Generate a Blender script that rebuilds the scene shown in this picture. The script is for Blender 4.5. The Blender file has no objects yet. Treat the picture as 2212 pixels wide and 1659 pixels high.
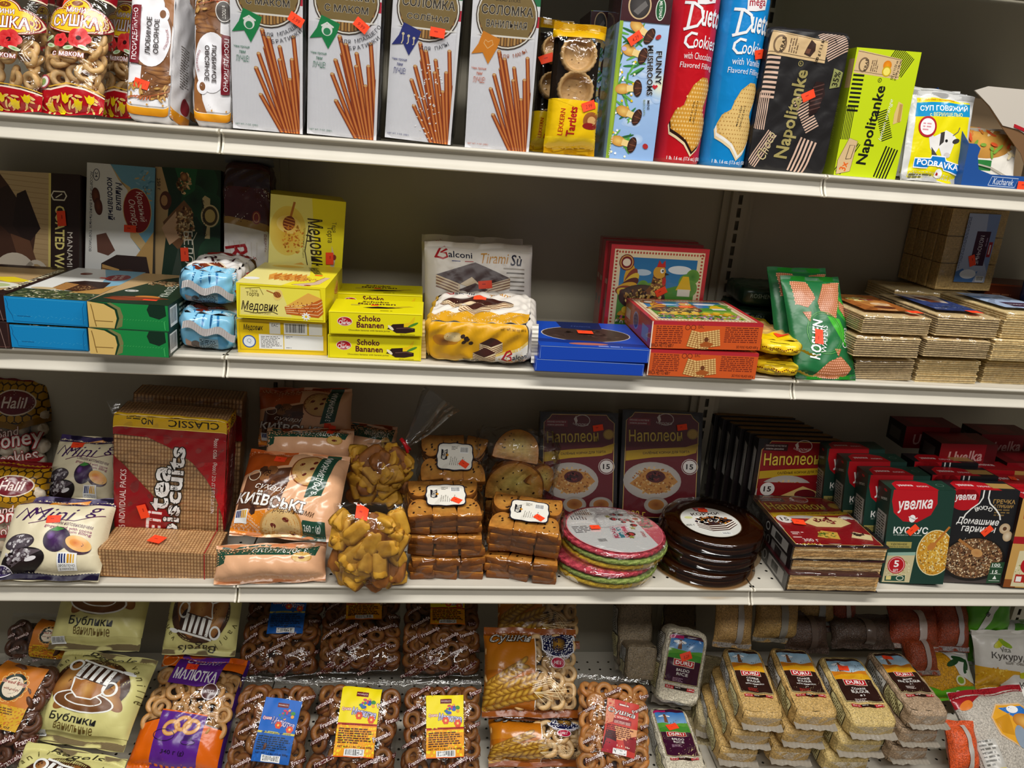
import bpy, bmesh, math, random
import numpy as np
from mathutils import Vector, Matrix
from mathutils.geometry import tessellate_polygon

scene = bpy.context.scene
COL = scene.collection
PI = math.pi

# ------------------------------------------------------------------ camera
cam_d = bpy.data.cameras.new('camera')
cam_d.sensor_width = 36.0
cam_d.lens = 36.0 * 1591.8 / 2212.0
cam_d.clip_start = 0.09
cam = bpy.data.objects.new('camera', cam_d)
COL.objects.link(cam)
cam.matrix_world = Matrix(((0.99273987, -0.03913455, -0.11373666, 0.3076949),
						   (-0.09538877, 0.31986185, -0.94265019, -1.10874978),
						   (0.07327021, 0.94665563, 0.31380662, 0.34562524),
						   (0, 0, 0, 1)))
scene.camera = cam

# ------------------------------------------------------------------ light and exposure
world = bpy.data.worlds.new('store_ambience')
scene.world = world
world.use_nodes = True
bg = world.node_tree.nodes['Background']
bg.inputs['Color'].default_value = (1.0, 0.98, 0.95, 1)
bg.inputs['Strength'].default_value = 0.09

def area_light(name, loc, size, energy, rot=(0, 0, 0), color=(1.0, 0.975, 0.93)):
	d = bpy.data.lights.new(name, 'AREA')
	d.shape = 'RECTANGLE'
	d.size, d.size_y = size
	d.energy = energy
	d.color = color
	o = bpy.data.objects.new(name, d)
	o.location = loc
	o.rotation_euler = rot
	COL.objects.link(o)
	return o

# fluorescent row over the aisle, plus an added frontal fill light further out
area_light('aisle_tube_light', (0.65, -1.0, 2.2), (3.6, 0.2), 84)
area_light('front_fill_light', (0.6, -2.6, 2.1), (3.6, 0.3), 50, (math.radians(22), 0, 0))
vs = scene.view_settings
vs.view_transform = 'Standard'
vs.look = 'None'
vs.gamma = 1.0
vs.use_curve_mapping = False
vs.exposure = 0.0
scene.cycles.transparent_max_bounces = 24
scene.cycles.max_bounces = 6

# ------------------------------------------------------------------ colours and materials
def lin(h):
	"""#rrggbb to linear rgb"""
	if not isinstance(h, str):
		return tuple(h[:3])
	h = h.lstrip('#')
	if len(h) == 3:
		h = ''.join(c * 2 for c in h)
	out = []
	for i in (0, 2, 4):
		c = int(h[i:i + 2], 16) / 255.0
		out.append(c / 12.92 if c <= 0.04045 else ((c + 0.055) / 1.055) ** 2.4)
	return tuple(out)

def new_mat(name):
	m = bpy.data.materials.new(name)
	m.use_nodes = True
	nt = m.node_tree
	return m, nt, nt.nodes['Principled BSDF'], nt.nodes['Material Output']

def print_mat(name, rough, bump=0.0, bscale=60.0, spec=0.5, grain=0.0, gscale=400.0, coat=0.0):
	"""ink colour stored per face corner, plus procedural crinkle and grain"""
	m, nt, bs, out = new_mat(name)
	at = nt.nodes.new('ShaderNodeAttribute')
	at.attribute_name = 'Col'
	src = at.outputs['Color']
	tc = nt.nodes.new('ShaderNodeTexCoord')
	if grain > 0:
		nz = nt.nodes.new('ShaderNodeTexNoise')
		nz.inputs['Scale'].default_value = gscale
		nz.inputs['Detail'].default_value = 3
		nt.links.new(tc.outputs['Object'], nz.inputs['Vector'])
		mr = nt.nodes.new('ShaderNodeMapRange')
		mr.inputs['From Min'].default_value = 0.3
		mr.inputs['From Max'].default_value = 0.7
		mr.inputs['To Min'].default_value = 1 - grain
		mr.inputs['To Max'].default_value = 1 + grain
		nt.links.new(nz.outputs['Fac'], mr.inputs['Value'])
		mx = nt.nodes.new('ShaderNodeVectorMath')
		mx.operation = 'SCALE'
		nt.links.new(src, mx.inputs[0])
		nt.links.new(mr.outputs['Result'], mx.inputs['Scale'])
		src = mx.outputs['Vector']
	nt.links.new(src, bs.inputs['Base Color'])
	bs.inputs['Roughness'].default_value = rough
	bs.inputs['Specular IOR Level'].default_value = spec
	bs.inputs['Coat Weight'].default_value = coat
	bs.inputs['Coat Roughness'].default_value = 0.06
	if bump > 0:
		nz = nt.nodes.new('ShaderNodeTexNoise')
		nz.inputs['Scale'].default_value = bscale
		nz.inputs['Detail'].default_value = 2
		nz.inputs['Distortion'].default_value = 0.6
		nt.links.new(tc.outputs['Object'], nz.inputs['Vector'])
		bp = nt.nodes.new('ShaderNodeBump')
		bp.inputs['Strength'].default_value = bump
		bp.inputs['Distance'].default_value = 0.004
		nt.links.new(nz.outputs['Fac'], bp.inputs['Height'])
		nt.links.new(bp.outputs['Normal'], bs.inputs['Normal'])
		if coat > 0:
			nt.links.new(bp.outputs['Normal'], bs.inputs['Coat Normal'])
	return m

def film_mat(name, gloss=0.10, bump=0.5, bscale=38.0, tint=(0.97, 0.97, 0.97)):
	"""clear cellophane: lets light straight through, with a crinkled reflection"""
	m, nt, bs, out = new_mat(name)
	nt.nodes.remove(bs)
	tr = nt.nodes.new('ShaderNodeBsdfTransparent')
	tr.inputs['Color'].default_value = (*tint, 1)
	gl = nt.nodes.new('ShaderNodeBsdfGlossy')
	gl.inputs['Roughness'].default_value = 0.065
	tc = nt.nodes.new('ShaderNodeTexCoord')
	nz = nt.nodes.new('ShaderNodeTexNoise')
	nz.inputs['Scale'].default_value = bscale
	nz.inputs['Detail'].default_value = 2.5
	nz.inputs['Distortion'].default_value = 1.2
	nt.links.new(tc.outputs['Object'], nz.inputs['Vector'])
	bp = nt.nodes.new('ShaderNodeBump')
	bp.inputs['Strength'].default_value = bump
	bp.inputs['Distance'].default_value = 0.006
	nt.links.new(nz.outputs['Fac'], bp.inputs['Height'])
	nt.links.new(bp.outputs['Normal'], gl.inputs['Normal'])
	lw = nt.nodes.new('ShaderNodeLayerWeight')
	lw.inputs['Blend'].default_value = 0.28
	nt.links.new(bp.outputs['Normal'], lw.inputs['Normal'])
	ad = nt.nodes.new('ShaderNodeMath')
	ad.operation = 'MULTIPLY_ADD'
	ad.inputs[1].default_value = 0.38
	ad.inputs[2].default_value = gloss
	nt.links.new(lw.outputs['Fresnel'], ad.inputs[0])
	mx = nt.nodes.new('ShaderNodeMixShader')
	nt.links.new(ad.outputs['Value'], mx.inputs['Fac'])
	nt.links.new(tr.outputs['BSDF'], mx.inputs[1])
	nt.links.new(gl.outputs['BSDF'], mx.inputs[2])
	nt.links.new(mx.outputs['Shader'], out.inputs['Surface'])
	return m

MAT = {
	'carton': print_mat('printed_carton', 0.38, spec=0.45),
	'wrapped': print_mat('film_wrapped_carton', 0.35, bump=0.10, bscale=45, coat=0.6),
	'foil': print_mat('printed_foil_film', 0.22, bump=0.30, bscale=42, spec=0.6),
	'foilsoft': print_mat('printed_soft_film', 0.34, bump=0.35, bscale=34, spec=0.5),
	'paper': print_mat('paper_label', 0.5, spec=0.35),
	'bake': print_mat('baked_crust', 0.42, bump=0.25, bscale=120, grain=0.16, gscale=90, spec=0.4),
	'wafer': print_mat('wafer_sheet', 0.6, bump=0.5, bscale=260, grain=0.18, gscale=240, spec=0.25),
	'grain': print_mat('loose_grain', 0.45, bump=0.6, bscale=330, grain=0.42, gscale=330, spec=0.4, coat=0.25),
	'shelf': print_mat('painted_shelf_steel', 0.42, bump=0.02, bscale=30, grain=0.035, gscale=14, spec=0.4),
	'panel': print_mat('painted_back_panel', 0.5, grain=0.03, gscale=9, spec=0.3),
	'dark': print_mat('dark_void', 0.9, spec=0.1),
	'film': film_mat('clear_film', 0.055, 0.6, 34),
	'filmhard': film_mat('clear_tray_film', 0.05, 0.35, 60),
	'wrap': film_mat('clear_box_wrap', 0.03, 0.12, 26),
}
ORDER = list(MAT)

# ------------------------------------------------------------------ mesh builder
class MB:
	"""collects coloured faces; build() links them as ONE mesh object"""
	def __init__(self):
		self.V, self.Fc, self.K, self.Mi, self.S = [], [], [], [], []
		self.n = 0

	def add(self, verts, faces, col, mat, smooth=False):
		"""col: one colour, or a list of one colour per vertex"""
		b = self.n
		self.V.extend(map(tuple, verts))
		self.n += len(verts)
		per = isinstance(col, list)
		c0 = None if per else lin(col)
		for f in faces:
			self.Fc.append([b + i for i in f])
			self.K.append([col[i] for i in f] if per else [c0] * len(f))
			self.Mi.append(mat)
			self.S.append(smooth)

	def build(self, name, parent=None):
		me = bpy.data.meshes.new(name)
		me.from_pydata(self.V, [], self.Fc)
		used = [m for m in ORDER if m in set(self.Mi)]
		for m in used:
			me.materials.append(MAT[m])
		ix = {m: i for i, m in enumerate(used)}
		me.polygons.foreach_set('material_index', [ix[m] for m in self.Mi])
		me.polygons.foreach_set('use_smooth', self.S)
		ca = me.color_attributes.new('Col', 'FLOAT_COLOR', 'CORNER')
		flat = []
		for k in self.K:
			for c in k:
				flat.extend((c[0], c[1], c[2], 1.0))
		ca.data.foreach_set('color', flat)
		me.update()
		o = bpy.data.objects.new(name, me)
		COL.objects.link(o)
		if parent is not None:
			o.parent = parent
		return o

	# --- solids
	def box(self, x0, x1, y0, y1, z0, z1, col, mat, bev=0.0):
		if bev <= 0:
			v = [(x0, y0, z0), (x1, y0, z0), (x1, y1, z0), (x0, y1, z0), (x0, y0, z1), (x1, y0, z1), (x1, y1, z1), (x0, y1, z1)]
			f = [(0, 3, 2, 1), (4, 5, 6, 7), (0, 1, 5, 4), (1, 2, 6, 5), (2, 3, 7, 6), (3, 0, 4, 7)]
			self.add(v, f, col, mat)
			return
		bm = bmesh.new()
		bmesh.ops.create_cube(bm, size=1.0)
		for v in bm.verts:
			v.co = ((x0 + x1) / 2 + v.co.x * (x1 - x0), (y0 + y1) / 2 + v.co.y * (y1 - y0), (z0 + z1) / 2 + v.co.z * (z1 - z0))
		bmesh.ops.bevel(bm, geom=list(bm.edges), offset=bev, segments=2, affect='EDGES', profile=0.5)
		bm.verts.index_update()
		self.add([v.co[:] for v in bm.verts], [[v.index for v in f.verts] for f in bm.faces], col, mat, False)
		bm.free()

	def prism(self, poly, axis, a, b, col, mat):
		"""extrude a 2D outline (list of pairs) from a to b along axis"""
		n = len(poly)
		if axis == 'x':
			P = lambda p, t: (t, p[0], p[1])
		elif axis == 'y':
			P = lambda p, t: (p[0], t, p[1])
		else:
			P = lambda p, t: (p[0], p[1], t)
		v = [P(p, a) for p in poly] + [P(p, b) for p in poly]
		f = [(i, (i + 1) % n, n + (i + 1) % n, n + i) for i in range(n)]
		tri = tessellate_polygon([[Vector((p[0], p[1], 0)) for p in poly]])
		f += [tuple(t) for t in tri] + [tuple(n + i for i in reversed(t)) for t in tri]
		self.add(v, f, col, mat)

	def lathe(self, prof, col, mat, seg=48, c=(0, 0, 0), cols=None, smooth=True):
		"""prof: list of (r, z)"""
		v, f, k = [], [], []
		n = len(prof)
		for i in range(seg):
			a = 2 * PI * i / seg
			for j, (r, z) in enumerate(prof):
				v.append((c[0] + r * math.cos(a), c[1] + r * math.sin(a), c[2] + z))
				k.append(lin(cols[j]) if cols else lin(col))
		for i in range(seg):
			i2 = (i + 1) % seg
			for j in range(n - 1):
				f.append((i * n + j, i2 * n + j, i2 * n + j + 1, i * n + j + 1))
		self.add(v, f, k, mat, smooth)

	def tube(self, pts, r, col, mat, seg=8, smooth=True):
		pts = [Vector(p) for p in pts]
		v, f = [], []
		for i, p in enumerate(pts):
			d = (pts[min(i + 1, len(pts) - 1)] - pts[max(i - 1, 0)]).normalized()
			u = d.orthogonal().normalized()
			w = d.cross(u)
			rr = r[i] if isinstance(r, (list, tuple)) else r
			for k in range(seg):
				a = 2 * PI * k / seg
				v.append(tuple(p + u * rr * math.cos(a) + w * rr * math.sin(a)))
		for i in range(len(pts) - 1):
			for k in range(seg):
				f.append((i * seg + k, i * seg + (k + 1) % seg, (i + 1) * seg + (k + 1) % seg, (i + 1) * seg + k))
		f.append(tuple(range(seg))[::-1])
		f.append(tuple((len(pts) - 1) * seg + k for k in range(seg)))
		self.add(v, f, col, mat, smooth)

# ------------------------------------------------------------------ lettering
_GL = {}
def glyphs(s, bold=0.0, shear=0.0, serif=False):
	"""filled outline of a word as (verts Nx2, tris), scaled to a unit box"""
	bold = min(bold * .7, .026)
	k = (s, bold, shear)
	if k in _GL:
		return _GL[k]
	cu = bpy.data.curves.new('lettering', 'FONT')
	cu.body = s
	cu.resolution_u = 2
	cu.offset = bold
	cu.shear = shear
	cu.space_character = 1.0 + bold * 1.2
	o = bpy.data.objects.new('lettering', cu)
	COL.objects.link(o)
	bpy.context.view_layer.update()
	dg = bpy.context.evaluated_depsgraph_get()
	me = bpy.data.meshes.new_from_object(o.evaluated_get(dg))
	me.calc_loop_triangles()
	v = np.array([x.co[:2] for x in me.vertices], float).reshape(-1, 2)
	t = [tuple(x.vertices) for x in me.loop_triangles]
	bpy.data.objects.remove(o)
	bpy.data.curves.remove(cu)
	bpy.data.meshes.remove(me)
	if len(v):
		lo, hi = v.min(0), v.max(0)
		v = (v - (lo + hi) / 2) / np.maximum(hi - lo, 1e-6)
		asp = (hi - lo)[0] / max((hi - lo)[1], 1e-6)
	else:
		asp = 1
	_GL[k] = (v, t, asp)
	return _GL[k]

def blob(n, rx, ry, seed=0, j=0.12, c=(0, 0)):
	rnd = random.Random(seed)
	return [(c[0] + rx * math.cos(2 * PI * i / n) * (1 + rnd.uniform(-j, j)), c[1] + ry * math.sin(2 * PI * i / n) * (1 + rnd.uniform(-j, j))) for i in range(n)]

class Art:
	"""flat artwork printed on a face: W is 100 units wide, H units high, origin lower left"""
	def __init__(self, w, h):
		self.W, self.H, self.u = 100.0, 100.0 * h / w, w / 100.0
		self.P = []          # (verts, tris, colours, layer)
		self.z = 0
		self.stack = []
		self.sy = 1.0
		self.last = None

	def norm(self, Hn):
		"""draw as if the face were Hn units high, then stretch to fit"""
		self.sy = self.H / Hn
		self.H = Hn

	def _put(self, v, t, c):
		# ink of one colour shares a layer, so the print stays thin
		if isinstance(c, list) or c != self.last:
			self.z += 1 if self.z < 30 else .35
		self.last = None if isinstance(c, list) else c
		v = np.asarray(v, float)
		if self.stack:
			for (x, y, s, a) in reversed(self.stack):
				ca, sa = math.cos(a), math.sin(a)
				v = np.stack([x + s * (v[:, 0] * ca - v[:, 1] * sa), y + s * (v[:, 0] * sa + v[:, 1] * ca)], 1)
		if not isinstance(c, list):
			c = [lin(c)] * len(v)
		self.P.append((v, t, c, self.z))

	def push(self, x, y, s=1.0, rot=0.0):
		self.stack.append((x, y, s, math.radians(rot)))

	def pop(self):
		self.stack.pop()

	def p(self, pts, c, holes=()):
		loops = [[Vector((a[0], a[1], 0)) for a in pts]] + [[Vector((a[0], a[1], 0)) for a in h] for h in holes]
		flat = list(pts) + [q for h in holes for q in h]
		self._put(flat, [tuple(t) for t in tessellate_polygon(loops)], c)

	def r(self, x, y, w, h, c, rot=0, c2=None):
		"""rectangle by lower left corner; c2 = colour of the upper edge"""
		v = np.array([(0, 0), (w, 0), (w, h), (0, h)], float)
		if rot:
			a = math.radians(rot)
			v = v @ np.array([[math.cos(a), math.sin(a)], [-math.sin(a), math.cos(a)]])
		k = [lin(c), lin(c), lin(c2), lin(c2)] if c2 else c
		self._put(v + (x, y), [(0, 1, 2), (0, 2, 3)], k)

	def e(self, x, y, rx, ry, c, c2=None, rot=0, n=30, a0=0, a1=360):
		"""ellipse; c2 = colour at the rim"""
		th = [math.radians(a0 + (a1 - a0) * i / n) for i in range(n + 1)]
		a = math.radians(rot)
		v = [(x, y)] + [(x + rx * math.cos(t) * math.cos(a) - ry * math.sin(t) * math.sin(a), y + rx * math.cos(t) * math.sin(a) + ry * math.sin(t) * math.cos(a)) for t in th]
		self._put(v, [(0, i + 1, i + 2) for i in range(n)], [lin(c)] + [lin(c2)] * (n + 1) if c2 else c)

	def ring(self, x, y, rx, ry, t, c, c2=None, rot=0, n=30, a0=0, a1=360):
		"""annulus of width t inside the rim; c2 = middle colour"""
		a = math.radians(rot)
		v, f, k = [], [], []
		st = (0, .5, 1) if c2 else (0, 1)
		for i in range(n + 1):
			th = math.radians(a0 + (a1 - a0) * i / n)
			for q in st:
				X, Y = (rx - t * q) * math.cos(th), (ry - t * q) * math.sin(th)
				v.append((x + X * math.cos(a) - Y * math.sin(a), y + X * math.sin(a) + Y * math.cos(a)))
				k.append(lin(c2) if (c2 and q == .5) else lin(c))
		m = len(st)
		for i in range(n):
			for j in range(m - 1):
				b = i * m + j
				f += [(b, b + m, b + m + 1), (b, b + m + 1, b + 1)]
		self._put(v, f, k if c2 else c)

	def l(self, pts, w, c, close=False):
		"""stroke"""
		pts = [np.array(q, float) for q in pts]
		if close:
			pts = pts + [pts[0]]
		v, f = [], []
		for i, q in enumerate(pts):
			d = pts[min(i + 1, len(pts) - 1)] - pts[max(i - 1, 0)]
			d = d / (np.linalg.norm(d) + 1e-9)
			nrm = np.array([-d[1], d[0]]) * w / 2
			v += [q + nrm, q - nrm]
		for i in range(len(pts) - 1):
			f += [(2 * i, 2 * i + 1, 2 * i + 3), (2 * i, 2 * i + 3, 2 * i + 2)]
		self._put(v, f, c)

	def t(self, s, x, y, w, h, c, b=0.0, rot=0, sh=0.0, o=None, ow=0.05, al='c'):
		"""word centred at x, y; w, h = size of its box (None keeps the proportions); o = outline colour"""
		v, t, asp = glyphs(s, b, sh)
		if len(v) == 0:
			return
		if w is None:
			w = h * asp
		if h is None:
			h = w / asp
		a = math.radians(rot)
		R = np.array([[math.cos(a), math.sin(a)], [-math.sin(a), math.cos(a)]])
		if al == 'l':
			x, y = x + math.cos(a) * w / 2, y + math.sin(a) * w / 2
		if o:
			k, V, T = ow * h * .9, [], []
			for q in range(6):
				T += [tuple(i + len(V) * len(v) for i in f) for f in t]
				V.append(v * (w, h) @ R + (x + k * math.cos(q * PI / 3), y + k * math.sin(q * PI / 3)))
			self._put(np.concatenate(V), T, o)
		self._put(v * (w, h) @ R + (x, y), t, c)

	def ta(self, s, cx, cy, R, a0, da, h, c, b=0.0, inside=False):
		"""letters along an arc, first letter at angle a0, da degrees per letter"""
		for i, ch in enumerate(s):
			if ch != ' ':
				a = math.radians(a0 + da * i)
				self.t(ch, cx + R * math.cos(a), cy + R * math.sin(a), None, h * (.8 if ch in 'acemnorsuvwxzаеикнопрстмяьыч' else 1), c, b, rot=a0 + da * i + (90 if inside else -90))

	def tl(self, x, y, w, n, lh, c, rot=0, seed=1, fill=.5, just=False):
		"""small print: n lines too small to read"""
		rnd = random.Random(seed)
		V, T = [], []
		a = math.radians(rot)
		R = np.array([[math.cos(a), math.sin(a)], [-math.sin(a), math.cos(a)]])
		for i in range(n):
			xx, yy = 0.0, -i * lh
			end = w * (1 if just or i < n - 1 else .6) * (1 if just else rnd.uniform(.8, 1))
			while xx < end:
				ww = min(rnd.uniform(lh * .7, lh * 3), end - xx)
				b = len(V)
				V += [(xx, yy), (xx + ww, yy), (xx + ww, yy + lh * fill), (xx, yy + lh * fill)]
				T += [(b, b + 1, b + 2), (b, b + 2, b + 3)]
				xx += ww + lh * .45
		self._put(np.array(V) @ R + (x, y), T, c)

	def bc(self, x, y, w, h, rot=0, c='#111111', bgc='#f2f2f0'):
		rnd = random.Random(int(x * 7 + y * 3))
		self.r(x, y, w, h, bgc, rot)
		a = math.radians(rot)
		R = np.array([[math.cos(a), math.sin(a)], [-math.sin(a), math.cos(a)]])
		V, T, q = [], [], w * .08
		while q < w * .92:
			b = w * rnd.uniform(.015, .045)
			k = len(V)
			V += [(q, h * .16), (q + b, h * .16), (q + b, h * .92), (q, h * .92)]
			T += [(k, k + 1, k + 2), (k, k + 2, k + 3)]
			q += b + w * rnd.uniform(.015, .04)
		self._put(np.array(V) @ R + (x, y), T, c)

	def gr(self, x, y, rx, ry, n, s, cols, seed=1, elong=1.6, rect=False):
		"""n grains of size s scattered in an ellipse (or rectangle)"""
		rnd = random.Random(seed)
		V, T, K = [], [], []
		for i in range(n):
			if rect:
				px, py = x + rnd.uniform(-rx, rx), y + rnd.uniform(-ry, ry)
			else:
				q, a = math.sqrt(rnd.random()), rnd.uniform(0, 2 * PI)
				px, py = x + rx * q * math.cos(a), y + ry * q * math.sin(a)
			a = rnd.uniform(0, PI)
			ss = s * rnd.uniform(.6, 1.2)
			c = lin(rnd.choice(cols))
			b = len(V)
			for kk in range(6):
				th = 2 * PI * kk / 6
				X, Y = ss * math.cos(th), ss / elong * math.sin(th)
				V.append((px + X * math.cos(a) - Y * math.sin(a), py + X * math.sin(a) + Y * math.cos(a)))
				K.append(c)
			T += [(b, b + 1, b + 2), (b, b + 2, b + 3), (b, b + 3, b + 4), (b, b + 4, b + 5)]
		self._put(V, T, K)

	def wav(self, x, y, w, h, c, n, amp, rot=0):
		"""rectangle with zigzag cut at its right end"""
		pts = [(0, h), (0, 0), (w, 0)]
		for i in range(n):
			pts += [(w + (amp if i % 2 == 0 else 0), h * (i + .5) / n)]
		pts += [(w, h)]
		a = math.radians(rot)
		self.p([(x + q[0] * math.cos(a) - q[1] * math.sin(a), y + q[0] * math.sin(a) + q[1] * math.cos(a)) for q in pts], c)

	def emit(self, mb, F, mat, lift=0.00012, step=0.00002, edge=None, smooth=None):
		"""wrap the artwork over the surface F(u, v, off) given in metres"""
		u = self.u
		Wm, Hm = self.W * u, self.H * u * self.sy
		for v, t, c, z in self.P:
			v = v * (u, u * self.sy)
			t = list(t)
			ca = [tuple(x) for x in c]
			V = [tuple(x) for x in v]
			# keep inside the face
			if (v[:, 0].min() < -1e-9 or v[:, 0].max() > Wm + 1e-9 or v[:, 1].min() < -1e-9 or v[:, 1].max() > Hm + 1e-9):
				V, t, ca = clip_tris(V, t, ca, Wm, Hm)
				if not t:
					continue
			if edge:
				V, t, ca = split_tris(V, t, ca, edge)
			A = np.array(V)
			Q = F(A[:, 0], A[:, 1], lift + step * z)
			# face the artwork outwards
			a0 = A[list(t[0])]
			mb.add(Q, [f if (A[f[1]][0] - A[f[0]][0]) * (A[f[2]][1] - A[f[0]][1]) - (A[f[1]][1] - A[f[0]][1]) * (A[f[2]][0] - A[f[0]][0]) > 0 else (f[0], f[2], f[1]) for f in t], ca, mat, bool(edge) if smooth is None else smooth)

def clip_tris(V, T, C, W, H):
	oV, oT, oC = [], [], []
	for t in T:
		poly = [(V[i][0], V[i][1], C[i]) for i in t]
		for ax, lim, sg in ((0, 0, 1), (0, W, -1), (1, 0, 1), (1, H, -1)):
			out = []
			for i in range(len(poly)):
				a, b = poly[i], poly[(i + 1) % len(poly)]
				da, db = (a[ax] - lim) * sg, (b[ax] - lim) * sg
				if da >= 0:
					out.append(a)
				if (da >= 0) != (db >= 0):
					q = da / (da - db)
					out.append((a[0] + q * (b[0] - a[0]), a[1] + q * (b[1] - a[1]), tuple(a[2][k] + q * (b[2][k] - a[2][k]) for k in range(3))))
			poly = out
			if not poly:
				break
		if len(poly) >= 3:
			b = len(oV)
			oV += [(q[0], q[1]) for q in poly]
			oC += [q[2] for q in poly]
			oT += [(b, b + i, b + i + 1) for i in range(1, len(poly) - 1)]
	return oV, oT, oC

def split_tris(V, T, C, L):
	V, C = list(V), list(C)
	mid = {}
	todo, out = list(T), []
	L2 = L * L
	while todo:
		t = todo.pop()
		best, bl = -1, L2
		for k in range(3):
			a, b = V[t[k]], V[t[(k + 1) % 3]]
			d = (a[0] - b[0]) ** 2 + (a[1] - b[1]) ** 2
			if d > bl:
				best, bl = k, d
		if best < 0:
			out.append(t)
			continue
		i, j, k = t[best], t[(best + 1) % 3], t[(best + 2) % 3]
		key = (min(i, j), max(i, j))
		m = mid.get(key)
		if m is None:
			m = len(V)
			mid[key] = m
			V.append(((V[i][0] + V[j][0]) / 2, (V[i][1] + V[j][1]) / 2))
			C.append(tuple((C[i][q] + C[j][q]) / 2 for q in range(3)))
		todo += [(i, m, k), (m, j, k)]
	return V, out, C

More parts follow.
